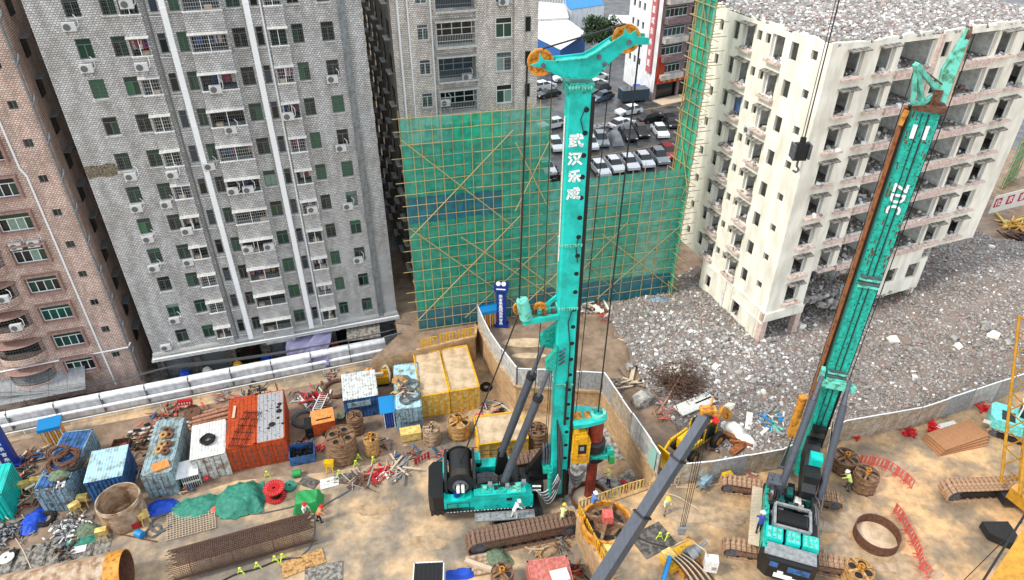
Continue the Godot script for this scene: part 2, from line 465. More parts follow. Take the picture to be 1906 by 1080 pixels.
func ground() -> void:
	var b := MB.new()
	var q := PackedVector2Array([Vector2(-450, 60), Vector2(450, 60), Vector2(450, -600), Vector2(-450, -600)])
	sheet(b, q, 0.0)
	structure("ground", b, M.mud, "wet tan mud and concrete of the yard")
	# terrace: higher ground behind and to the right
	var t := poly_px(TERR, HI)
	var edge := t.duplicate()
	t.append(Vector2(30, 10)); t.append(Vector2(300, 10)); t.append(Vector2(300, -500)); t.append(Vector2(-40, -500)); t.append(Vector2(-13.6, -64))
	t.append(Vector2(-11.0, -52.6))
	b = MB.new()
	sheet(b, t, HI)
	structure("terrace_ground", b, M.earth_brown, "brown bare earth of the higher ground")
	b = MB.new()
	for i in range(1, edge.size() - 1):
		var a := edge[i]
		var c := edge[i + 1]
		b.quad(Vector3(a.x, -0.2, a.y), Vector3(c.x, -0.2, c.y), Vector3(c.x, HI, c.y), Vector3(a.x, HI, a.y))
	var a2 := edge[0]; var c2 := edge[1]
	b.quad(Vector3(a2.x, -0.2, a2.y), Vector3(c2.x, -0.2, c2.y), Vector3(c2.x, HI, c2.y), Vector3(a2.x, HI, a2.y))
	structure("retaining_wall", b, M.earth, "tan mud-smeared wall of the rig pit")
	# kerb-like coping along the pit edge
	b = MB.new()
	for i in range(1, edge.size() - 1):
		var a := Vector3(edge[i].x, HI + 0.06, edge[i].y)
		var c := Vector3(edge[i + 1].x, HI + 0.06, edge[i + 1].y)
		b.bar(a, c, 0.3, 0.2)
	structure("wall_coping", b, M.earth)
	# right platform mud
	var pm := poly_px([[1222, 888], [1212, 906], [1076, 953], [1126, 1060], [1170, 1150], [2300, 1150], [2300, 560], [1893, 722], [1559, 823], [1448, 874], [1317, 898]], HI)
	b = MB.new()
	sheet(b, pm, HI + 0.006)
	structure("platform_ground", b, M.mud_high, "wet orange-tan mud of the platform")
	# street and parking behind the net
	var pk := PackedVector2Array([Vector2(-14, -68), Vector2(20, -77.5), Vector2(24, -84), Vector2(40, -95), Vector2(300, -120), Vector2(300, -400), Vector2(-40, -400)])
	b = MB.new()
	sheet(b, pk, HI + 0.008)
	structure("parking_ground", b, M.asphalt, "wet grey asphalt of the car park")
	# far floor under the alley between the blocks
	b = MB.new()
	sheet(b, poly_px([[-150, 830], [0, 800], [720, 660], [760, 600], [700, 520], [-300, 640]], 0.0), 0.012)
	structure("alley_ground", b, M.alley, "dim grey paving of the alley")
	b = MB.new()
	sheet(b, poly_px([[1045, 885], [1062, 800], [1130, 790], [1218, 890], [1206, 908], [1076, 952], [1040, 935]], 0.0), 0.008)
	structure("pit_floor", b, M.concrete, "grey wet concrete floor round the bore")
	b = MB.new()
	sheet(b, poly_px([[-120, 850], [0, 826], [720, 690], [775, 700], [880, 760], [780, 850], [600, 880], [440, 895], [330, 930], [250, 960], [120, 1010], [-120, 1050]], 0.0), 0.005)
	structure("yard_ground", b, M.earth_brown, "trampled grey-brown earth under the containers")
	rubble_poly = poly_px([[1085, 552], [1135, 600], [1175, 660], [1205, 740], [1262, 800], [1335, 845], [1345, 886], [1448, 866], [1559, 815], [1701, 790], [1893, 722], [2150, 640], [2150, 470], [1850, 455], [1790, 428], [1600, 470], [1430, 540], [1290, 500], [1235, 530]], HI)
	hnoise.seed = 12
	hnoise.frequency = 0.09
	b = MB.new()
	var cs := 0.9
	for j in range(-80, -28):
		for i in range(5, 95):
			var x := i * cs
			var z := j * cs
			if not Geometry2D.is_point_in_polygon(Vector2(x + cs / 2, z + cs / 2), rubble_poly): continue
			b.quad(Vector3(x, rubble_h(x, z), z), Vector3(x, rubble_h(x, z + cs), z + cs), Vector3(x + cs, rubble_h(x + cs, z + cs), z + cs), Vector3(x + cs, rubble_h(x + cs, z), z))
	structure("rubble_ground", b, M.rubble, "crushed grey demolition rubble")

func rock_mesh(seed_: int) -> ArrayMesh:
	var r := RandomNumberGenerator.new()
	r.seed = seed_
	var b := MB.new()
	var p: Array[Vector3] = []
	for i in 8:
		var s := Vector3(1.0 if i & 1 else -1.0, 1.0 if i & 2 else -1.0, 1.0 if i & 4 else -1.0)
		p.append(Vector3(s.x * r.randf_range(0.25, 0.55), s.y * r.randf_range(0.12, 0.38), s.z * r.randf_range(0.2, 0.5)))
	b.quad(p[4], p[5], p[7], p[6]); b.quad(p[1], p[0], p[2], p[3])
	b.quad(p[5], p[1], p[3], p[7]); b.quad(p[0], p[4], p[6], p[2])
	b.quad(p[6], p[7], p[3], p[2]); b.quad(p[0], p[1], p[5], p[4])
	return b.mesh()
func stone_col(r: RandomNumberGenerator, white: float) -> Color:
	var k := r.randf()
	if k < white: 
		var w := r.randf_range(0.5, 0.8)
		return Color(w, w * 0.985, w * 0.955)
	if k < white + 0.035: return Color(0.36, 0.22, 0.18) * r.randf_range(0.7, 1.2)
	var g := r.randf_range(0.17, 0.36)
	return Color(g * 1.05, g * 0.97, g * 0.92)
func scatter(called: String, label: String, count: int, seed_: int, where: Callable, smin: float, smax: float, white: float) -> void:
	var r := RandomNumberGenerator.new()
	r.seed = seed_
	var mm := MultiMesh.new()
	mm.transform_format = MultiMesh.TRANSFORM_3D
	mm.use_colors = true
	mm.mesh = rock_mesh(seed_ + 1)
	mm.instance_count = count
	for i in count:
		var p: Vector3 = where.call(r)
		var s := smin + (smax - smin) * pow(r.randf(), 3.5)
		var bs := Basis.from_euler(Vector3(r.randf_range(-0.6, 0.6), r.randf() * TAU, r.randf_range(-0.6, 0.6))).scaled(Vector3(s, s, s))
		mm.set_instance_transform(i, Transform3D(bs, p + Vector3(0, s * 0.12, 0)))
		mm.set_instance_color(i, stone_col(r, white))
	var o := MultiMeshInstance3D.new()
	o.multimesh = mm
	o.material_override = M.stone
	o.name = numbered(called)
	add_child(o)
	tag(o, label, "rubble", "", "stuff")
func rubble() -> void:
	var bb := Rect2(rubble_poly[0], Vector2.ZERO)
	for p in rubble_poly: bb = bb.expand(p)
	var pick := func(r: RandomNumberGenerator) -> Vector3:
		for k in 60:
			# denser towards the camera side where chips show
			var q := Vector2(r.randf_range(bb.position.x, bb.end.x), bb.end.y - bb.size.y * r.randf() )
			if Geometry2D.is_point_in_polygon(q, rubble_poly): return Vector3(q.x, rubble_h(q.x, q.y), q.y)
		return Vector3(30, HI, -50)
	scatter("rubble_chips", "countless grey and white chips of broken concrete on the demolition ground", 80000, 77, pick, 0.06, 0.3, 0.05)
	var near := func(r: RandomNumberGenerator) -> Vector3:
		var c := G(1290, 655, HI)
		for k in 60:
			var q := Vector2(c.x + r.randfn() * 7.0, c.z + r.randfn() * 4.5)
			if Geometry2D.is_point_in_polygon(q, rubble_poly): return Vector3(q.x, rubble_h(q.x, q.y), q.y)
		return Vector3(30, HI, -50)
	scatter("rubble_chips", "loose pale chips thrown about the foot of the cream building", 6000, 79, near, 0.08, 0.4, 0.25)
	# the larger lumps, one by one
	var lumps := [[1255, 700, 1.0], [1302, 742, 0.5], [1275, 735, 0.5], [1356, 762, 0.7], [1432, 712, 0.5], [1225, 615, 0.5], [1660, 640, 0.9], [1690, 655, 0.5], [1828, 620, 1.0], [1845, 636, 0.8], [1870, 650, 0.7], [1880, 640, 0.6], [1840, 470, 0.6], [1520, 662, 0.5], [1375, 700, 0.7], [1330, 690, 0.6], [1170, 690, 0.6], [1205, 680, 0.5], [1420, 735, 0.5], [1400, 720, 0.6], [1770, 640, 0.7], [1780, 655, 0.6], [1585, 700, 0.5], [1610, 730, 0.5], [1700, 710, 0.4], [1230, 660, 0.45], [1345, 640, 0.7], [1490, 612, 0.8], [1430, 640, 0.5], [1860, 660, 0.6]]
	for i in lumps.size():
		var l = lumps[i]
		var p := G(l[0], l[1], HI)
		var o := inst("concrete_chunk", rock_mesh(300 + i), null, null, Transform3D(Basis.from_euler(Vector3(0.2, i * 1.3, 0.15)) * Basis().scaled(Vector3.ONE * l[2] * 1.15), Vector3(p.x, rubble_h(p.x, p.z) + l[2] * 0.22, p.z)))
		o.material_override = M.concrete if i % 3 else M.cream
		tag(o, "pale lump of broken concrete lying on the demolition rubble", "rubble chunk", "large lumps in the rubble")

# a fence of standing sheets along a line of points; each sheet is a part
func hoarding(label: String, pts: Array, hgt: float, step: float, mats: Array, seed_: int, foot: float = 0.0) -> Node3D:
	var r := RandomNumberGenerator.new()
	r.seed = seed_
	var t := thing("site_hoarding", label, "hoarding", pts[0])
	var o: Vector3 = pts[0]
	for i in pts.size() - 1:
		var a: Vector3 = pts[i] - o
		var c: Vector3 = pts[i + 1] - o
		var n := maxi(1, int(round(a.distance_to(c) / step)))
		for k in n:
			var p := a.lerp(c, float(k) / n)
			var q := a.lerp(c, float(k + 1) / n)
			var d := (q - p).normalized() * 0.02
			var b := MB.new()
			var tl := Vector3(r.randf_range(-0.05, 0.05), hgt + r.randf_range(-0.04, 0.04), r.randf_range(-0.05, 0.05))
			var side := (q - p).normalized().cross(Vector3.UP) * 0.03
			var P := [p + d + Vector3(0, foot, 0), q - d + Vector3(0, foot, 0), q - d + tl, p + d + tl]
			b.quad(P[0] + side, P[1] + side, P[2] + side, P[3] + side)
			b.quad(P[1] - side, P[0] - side, P[3] - side, P[2] - side)
			b.quad(P[3] + side, P[2] + side, P[2] - side, P[3] - side)
			b.quad(P[0] - side, P[0] + side, P[3] + side, P[3] - side)
			b.quad(P[1] + side, P[1] - side, P[2] - side, P[2] + side)
			obj("panel", b, mats[r.randi() % mats.size()], t)
			b = MB.new()
			b.bar(P[3] + Vector3(0, 0.03, 0), P[2] + Vector3(0, 0.03, 0), 0.09, 0.05)
			obj("top_rail", b, M.frame_white, t)
		var f := MB.new()
		for k in n + 1:
			var p := a.lerp(c, float(k) / n) + (c - a).normalized().cross(Vector3.UP) * -0.09
			f.bar(p, p + Vector3(0, hgt * 0.95, 0), 0.08)
		tag(obj("posts", f, M.frame_grey, t), "steel posts behind the sheets", "", "", "stuff")
	return t
func hoardings() -> void:
	mat("panel_a", Color(0.80, 0.80, 0.79), 0.55, "grime", 5.0, 0, "streak", 3.0)
	mat("panel_b", Color(0.66, 0.67, 0.68), 0.55, "grime", 3.0, 0, "streak", 2.0)
	mat("panel_c", Color(0.74, 0.72, 0.68), 0.6, "mudcover", 4.0, 0, "grime", 3.0)
	var ps := [M.panel_a, M.panel_b, M.panel_c]
	var e := func(l: Array) -> Array: return l.map(func(q): return G(q[0], q[1], HI))
	hoarding("curved run of pale hoarding sheets above the brown mud bank", e.call([[888, 597], [900, 626], [913, 652], [934, 684], [960, 719]]), 2.1, 1.9, [M.panel_a], 3)
	hoarding("short run of grey hoarding behind the tall teal mast", e.call([[963, 720], [1040, 724], [1119, 729]]), 2.1, 2.3, [M.panel_b, M.panel_a], 4)
	hoarding("slanting run of streaked grey hoarding beside the rig pit", e.call([[1121, 732], [1172, 808], [1223, 885]]), 2.3, 1.7, ps, 5)
	hoarding("long run of muddy grey hoarding between rubble and platform", e.call([[1232, 905], [1317, 897], [1448, 873], [1559, 822], [1701, 796], [1893, 730], [2010, 690]]), 2.2, 2.9, [M.panel_c, M.panel_b, M.panel_a], 6)
	# pale green notice sheet on the slanting run
	var a := G(1207, 862, HI); var c := G(1219, 880, HI)
	var b := MB.new()
	b.box(Transform3D(Y(yaw_of(a, c)), (a + c) / 2 + Vector3(-0.1, 1.2, 0.06)), Vector3(0.9, 1.9, 0.03))
	mat("notice", Color(0.66, 0.88, 0.82), 0.5, "fine", 1.0)
	tag(obj("notice_sheet", b, M.notice), "pale green notice sheet fixed on the slanting hoarding", "notice")

# wall in local xy facing +z, with rectangular openings (u, v, w, h) and reveals of depth d
func wall(b: MB, x: Transform3D, u0: float, u1: float, v0: float, v1: float, holes: Array, d: float) -> void:
	var xs := [u0, u1]
	var ys := [v0, v1]
	for h in holes:
		xs.append(h[0]); xs.append(h[0] + h[2]); ys.append(h[1]); ys.append(h[1] + h[3])
	xs = xs.filter(func(k): return k >= u0 - 0.001 and k <= u1 + 0.001)
	ys = ys.filter(func(k): return k >= v0 - 0.001 and k <= v1 + 0.001)
	xs.sort(); ys.sort()
	for j in ys.size() - 1:
		if ys[j + 1] - ys[j] < 0.002: continue
		var run := -1
		for i in xs.size():
			var solid := false
			if i < xs.size() - 1:
				solid = true
				if xs[i + 1] - xs[i] < 0.002:
					continue
				var cx: float = (xs[i] + xs[i + 1]) / 2
				var cy: float = (ys[j] + ys[j + 1]) / 2
				for h in holes:
					if cx > h[0] and cx < h[0] + h[2] and cy > h[1] and cy < h[1] + h[3]:
						solid = false
						break
			if solid and run < 0: run = i
			if not solid and run >= 0:
				b.quad(x * Vector3(xs[run], ys[j], 0), x * Vector3(xs[i], ys[j], 0), x * Vector3(xs[i], ys[j + 1], 0), x * Vector3(xs[run], ys[j + 1], 0))
				run = -1
	for h in holes:
		var a := Vector3(h[0], h[1], 0)
		var c := Vector3(h[0] + h[2], h[1] + h[3], 0)
		var q := Vector3(0, 0, -d)
		var br := Vector3(c.x, a.y, 0)
		var tl := Vector3(a.x, c.y, 0)
		b.quad(x * (a + q), x * (br + q), x * br, x * a)
		b.quad(x * tl, x * c, x * (c + q), x * (tl + q))
		b.quad(x * (a + q), x * a, x * tl, x * (tl + q))
		b.quad(x * br, x * (br + q), x * (c + q), x * c)

var cache := {}
func cached(key: String, f: Callable) -> ArrayMesh:
	if not cache.has(key):
		var b := MB.new()
		f.call(b)
		cache[key] = b.mesh()
	return cache[key]
func rect_mesh(w: float, h: float) -> ArrayMesh:
	return cached("rect%.2f_%.2f" % [w, h], func(b: MB): b.bx(0, 0, 0, w, h, 0.02))
# a window whose lower left corner sits at (u, v): frame > panes, bars, sill
func window(parent: Node3D, u: float, v: float, w: float, h: float, back: float, glass: Array, frame: Material, bars: Material, cols: int = 2, transom: float = 0.3, sill: bool = true) -> void:
	var fm := cached("fr%.2f_%.2f_%d_%.2f" % [w, h, cols, transom], func(b: MB):
		var t := 0.055
		b.bx(w / 2, t / 2, 0, w, t, 0.08); b.bx(w / 2, h - t / 2, 0, w, t, 0.08)
		b.bx(t / 2, h / 2, 0, t, h - 2 * t, 0.08); b.bx(w - t / 2, h / 2, 0, t, h - 2 * t, 0.08)
		var ht_ := h * (1.0 - transom)
		if transom > 0: b.bx(w / 2, ht_, 0, w - 2 * t, t, 0.07)
		for i in range(1, cols): b.bx(w * i / cols, ht_ / 2, 0, t, ht_ - t, 0.065))
	var o := inst("window", fm, frame, parent, Transform3D(Basis(), Vector3(u, v, -back)))
	var hh := h * (1.0 - transom)
	for i in cols:
		var pw := w / cols - 0.05
		inst("pane", rect_mesh(pw, hh - 0.08), glass[rng.randi() % glass.size()], o, Transform3D(Basis(), Vector3(w * (i + 0.5) / cols, hh / 2, -0.02)))
	if transom > 0: inst("pane", rect_mesh(w - 0.1, h * transom - 0.08), glass[rng.randi() % glass.size()], o, Transform3D(Basis(), Vector3(w / 2, hh + h * transom / 2, -0.02)))
	if bars:
		inst("bars", cached("bars%.2f_%.2f" % [w, h], func(b: MB):
			var n := int(w / 0.13)
			for i in range(1, n): b.bx(w * i / n, h / 2, 0, 0.018, h, 0.018)
			for i in range(1, 5): b.bx(w / 2, h * i / 5.0, 0.018, w, 0.016, 0.016)), bars, o, Transform3D(Basis(), Vector3(0, 0, back + 0.03)))
	if sill:
		inst("sill", cached("sill%.2f" % w, func(b: MB): b.bx(w / 2, -0.05, 0, w + 0.16, 0.08, 0.16)), M.awning, o, Transform3D(Basis(), Vector3(0, 0, back + 0.06)))

var ac0: Node3D = null
func ac_unit(label: String, group: String, x: Transform3D) -> void:
	if ac0 == null:
		ac0 = thing("air_conditioner", label, "air conditioner", Vector3.ZERO, 0, group)
		var b := MB.new()
		b.bx(0, 0.3, 0.2, 0.86, 0.58, 0.32)
		obj("casing", b, M.ac_white, ac0)
		b = MB.new()
		b.tube(Vector3(-0.12, 0.3, 0.35), Vector3(-0.12, 0.3, 0.385), 0.23, 14)
		obj("fan_grille", b, M.ac_fan, ac0)
		for s in [-0.3, 0.3]:
			b = MB.new()
			b.bx(s, -0.02, 0.18, 0.04, 0.04, 0.4); b.bx(s, -0.18, 0.0, 0.04, 0.3, 0.04)
			obj("bracket", b, M.frame_grey, ac0)
		b = MB.new()
		b.path([Vector3(0.4, 0.15, 0.15), Vector3(0.55, 0.3, 0.03), Vector3(0.58, 0.8, 0.02), Vector3(0.4, 1.05, 0.02)], 0.03, 5)
		obj("refrigerant_pipe", b, M.frame_white, ac0)
		ac0.transform = x
		return
	var r := dup(ac0, x, label)
	r.set_meta("group", group)

func clothes(parent: Node3D, u: float, v: float, w: float, z: float, n: int) -> void:
	var cs := [Color(0.85, 0.84, 0.84), Color(0.1, 0.1, 0.12), Color(0.62, 0.2, 0.24), Color(0.2, 0.3, 0.5), Color(0.75, 0.72, 0.7), Color(0.35, 0.2, 0.42), Color(0.6, 0.45, 0.4)]
	for i in n:
		var k := rng.randi() % cs.size()
		var key := "cloth%d" % k
		if not M.has(key): mat(key, cs[k], 0.9)
		inst("hanging_cloth", cached("cloth", func(b: MB): 
			b.quad(Vector3(-0.16, -0.7, 0.03), Vector3(0.16, -0.66, -0.02), Vector3(0.2, 0, 0), Vector3(-0.2, 0, 0))
			b.quad(Vector3(0.16, -0.66, -0.03), Vector3(-0.16, -0.7, 0.02), Vector3(-0.2, 0, -0.01), Vector3(0.2, 0, -0.01))), M[key], parent, Transform3D(Basis(Vector3.UP, rng.randf_range(-0.7, 0.7)), Vector3(u + rng.randf() * w, v + rng.randf_range(-0.15, 0.0), z)))

# projecting balcony bay of one storey: parapet, posts, awning, grille
func bay(parent: Node3D, u: float, v: float, w: float, d: float, pitch: float, wallm: Material, wash: int) -> void:
	var op := 1.38
	var o := inst("balcony", cached("bay%.2f_%.2f_%.2f" % [w, d, pitch], func(b: MB):
		var ph := pitch - op
		b.bx(w / 2, -ph / 2, d / 2, w, ph, d)
		b.bx(0.05, op / 2, d / 2, 0.1, op, d); b.bx(w - 0.05, op / 2, d / 2, 0.1, op, d)), wallm, parent, Transform3D(Basis(), Vector3(u, v, 0.003)))
	inst("grille", cached("grille%.2f" % w, func(b: MB):
		var n := int(w / 0.16)
		for i in range(1, n): b.bx(w * i / n, op / 2, 0, 0.02, op, 0.02)
		for i in range(0, 5): b.bx(w / 2, op * (i + 0.3) / 5.0, 0.012, w - 0.2, 0.025, 0.02)), M.bars_light if rng.randf() < 0.5 else M.bars, o, Transform3D(Basis(), Vector3(0, 0, d - 0.04)))
	inst("rail", cached("rail%.2f" % w, func(b: MB):
		b.bx(w / 2, 0.03, 0, w + 0.04, 0.06, 0.1); b.bx(w / 2, op * 0.5, 0, 0.05, op, 0.05); b.bx(w / 2, op - 0.03, 0, w, 0.06, 0.06)), M.frame_white, o, Transform3D(Basis(), Vector3(0, 0, d + 0.005)))
	inst("awning", cached("awn%.2f" % w, func(b: MB): b.box(Transform3D(Basis(Vector3.RIGHT, 0.22), Vector3(w / 2, op + 0.02, 0.2)), Vector3(w + 0.1, 0.03, 0.5))), M.awning, o, Transform3D(Basis(Vector3(0, 0, 1), rng.randf_range(-0.02, 0.02)), Vector3(0, 0, d - 0.02)))
	if rng.randf() < 0.55: clothes(o, 0.2, op - 0.1, w - 0.4, d - 0.3, 3 + rng.randi() % 6)
	if rng.randf() < 0.35:
		inst("storage_box", cached("stor", func(b: MB): b.bx(0, 0.18, 0, 0.5, 0.36, 0.25)), M.plank_pale, o, Transform3D(Basis(), Vector3(0.4 + rng.randf() * (w - 0.8), 0, d - 0.25)))

func block_shell(b: MB, w: float, h: float, dep: float, z: float = -0.0) -> void:
	# sides, back and roof of a block whose front is at z = 0
	b.quad(Vector3(0, 0, -dep), Vector3(0, 0, z), Vector3(0, h, z), Vector3(0, h, -dep))
	b.quad(Vector3(w, 0, z), Vector3(w, 0, -dep), Vector3(w, h, -dep), Vector3(w, h, z))
	b.quad(Vector3(w, 0, -dep), Vector3(0, 0, -dep), Vector3(0, h, -dep), Vector3(w, h, -dep))
	b.quad(Vector3(0, h, z), Vector3(w, h, z), Vector3(w, h, -dep), Vector3(0, h, -dep))

func grey_block() -> void:
	var o := Vector3(-32.88, 0, -49.28)
	var yw := atan2(0.29752, 0.95472)
	var t := thing("apartment_block", "tall grey-tiled apartment block with white downpipes and caged balconies", "building", o, yw)
	var W := 22.4
	var Htop := 38.5
	var pitch := 2.85
	var holes := []
	var wins := [[2.31, 1.0], [4.6, 0.95], [7.66, 0.55], [8.95, 0.68], [12.75, 0.98], [14.42, 0.52], [16.98, 0.85], [19.15, 0.95]]
	var bays := [[5.72, 1.4, 0.5], [9.8, 2.68, 0.75], [15.3, 1.35, 0.5]]
	for k in 11:
		var v := 4.22 + pitch * k
		for q in wins: holes.append([q[0], v, q[1], 1.4])
		for q in bays: holes.append([q[0] + 0.12, v + 0.02, q[1] - 0.24, 1.36])
	var b := MB.new()
	wall(b, Transform3D(), 0, W, 3.2, Htop, holes, 0.22)
	block_shell(b, W, Htop, 42.0)
	obj("wall", b, M.tile_grey, t)
	b = MB.new()
	b.quad(Vector3(0.1, 3.3, -0.6), Vector3(W - 0.1, 3.3, -0.6), Vector3(W - 0.1, Htop, -0.6), Vector3(0.1, Htop, -0.6))
	obj("room_backing", b, M.inner, t)
	for k in 11:
		var v := 4.22 + pitch * k
		for i in wins.size():
			var q = wins[i]
			var g := [M.glass_dark, M.glass_dark, M.glass_green]
			var rr := rng.randf()
			if i == 2 or i == 5: g = [M.glass_blue, M.glass_dark]
			elif rr < 0.18: g = [M.glass_lit]
			elif rr < 0.45: g = [M.glass_green, M.glass_green, M.glass_lit]
			elif rr < 0.53: g = [M.curtain, M.glass_green]
			window(t, q[0], v, q[1], 1.4, 0.15, g, M.frame_grey, M.bars if rng.randf() < 0.75 and i != 2 and i != 5 else null, 2 if q[1] > 0.6 else 1, 0.3)
		for q in bays:
			bay(t, q[0], v, q[1], q[2], pitch, M.tile_grey, 0)
			inst("balcony_door", rect_mesh(q[1] - 0.3, 1.34), [M.glass_dark, M.glass_blue, M.glass_green][rng.randi() % 3], t, Transform3D(Basis(), Vector3(q[0] + q[1] / 2, v + 0.7, -0.2)))
	# downpipes and ducts
	for q in [[8.55, 0.42, 0.3, "frame_white"], [14.12, 0.42, 0.3, "frame_white"], [15.1, 0.12, 0.12, "frame_white"], [20.85, 0.5, 0.25, "duct_grey"], [7.42, 0.12, 0.1, "frame_grey"], [13.95, 0.08, 0.08, "frame_grey"]]:
		b = MB.new()
		b.bx(q[0], (3.4 + Htop) / 2, q[2] / 2 + 0.01, q[1], Htop - 3.4, q[2])
		if q[1] > 0.3:
			for k in 24: b.bx(q[0], 4.0 + k * 1.45, q[2] / 2 + 0.012, q[1] + 0.03, 0.05, q[2] + 0.03)
		obj("downpipe", b, M[q[3]], t)
	# thin branch pipes at each storey
	for k in 11:
		b = MB.new()
		var v := 3.95 + pitch * k
		b.path([Vector3(7.5, v, 0.08), Vector3(8.4, v - 0.05, 0.08)], 0.03, 5)
		b.path([Vector3(14.2, v + 0.2, 0.08), Vector3(14.95, v + 0.15, 0.08)], 0.03, 5)
		b.path([Vector3(2.2, v + 0.1, 0.05), Vector3(3.5, v + 0.13, 0.05)], 0.025, 5)
		obj("branch_pipe", b, M.frame_white, t)
	# cornice above the shops
	b = MB.new()
	b.bx(W / 2, 3.12, 0.35, W + 0.3, 0.16, 0.9); b.bx(W / 2, 3.42, 0.12, W + 0.1, 0.3, 0.24)
	obj("cornice", b, M.awning, t)
	b = MB.new()
	b.path([Vector3(0, 3.35, 0.75), Vector3(6, 3.4, 0.76), Vector3(12, 3.34, 0.78), Vector3(W, 3.45, 0.76)], 0.06, 6)
	obj("cornice_pipe", b, M.frame_white, t)
	# ground floor: recessed shop fronts between piers
	b = MB.new()
	var sh := []
	for i in 7: sh.append([0.5 + i * 3.15, 0.0, 2.3, 2.5])
	wall(b, X3(Vector3(0, 0, -0.2)), 0, W, 0, 3.1, sh, 0.5)
	obj("shop_wall", b, M.conc_dark, t)
	for i in 7:
		inst("shop_shutter", rect_mesh(2.3, 2.5), [M.duct_grey, M.frame_grey, M.glass_dark][i % 3], t, Transform3D(Basis(), Vector3(1.65 + i * 3.15, 1.25, -0.6)))
	# bare patch where tiles fell
	b = MB.new()
	var pp := PackedVector2Array([Vector2(0.02, 21.95), Vector2(0.5, 22.0), Vector2(1.1, 21.9), Vector2(1.6, 22.05), Vector2(2.2, 21.95), Vector2(2.32, 21.5), Vector2(2.15, 21.0), Vector2(1.5, 20.9), Vector2(0.9, 21.02), Vector2(0.3, 20.92), Vector2(0.02, 20.95)])
	b.prism(X3(Vector3(0, 0, 0.005)), pp, 0.012)
	mat("bare_render", Color(0.6, 0.56, 0.48), 0.95, "conc", 1.6)
	tag(obj("bare_patch", b, M.bare_render, t), "bare brown render where the tiles have fallen off")
	var nn := Vector3(0.29752, 0, 0.95472)
	for q in [[130, 50], [162, 127], [266, 121], [402, 160], [244, 328], [322, 320], [390, 309], [255, 387], [310, 380], [349, 424], [276, 444], [287, 498], [351, 487], [325, 595], [309, 645], [618, 147], [634, 275], [647, 383], [666, 483], [536, 212], [580, 384], [461, 455], [434, 348], [238, 5], [500, 450], [462, 345], [430, 235]]:
		var p := onp(q[0], q[1], o, nn)
		var l := t.transform.affine_inverse() * p
		var z := 0.0
		for q2 in bays:
			if l.x > q2[0] - 0.2 and l.x < q2[0] + q2[1] + 0.2: z = q2[2]
		ac_unit("white air conditioner unit hung on the grey-tiled apartment facade", "air conditioners on the grey block", t.transform * X3(Vector3(l.x, l.y - 0.25, z)))

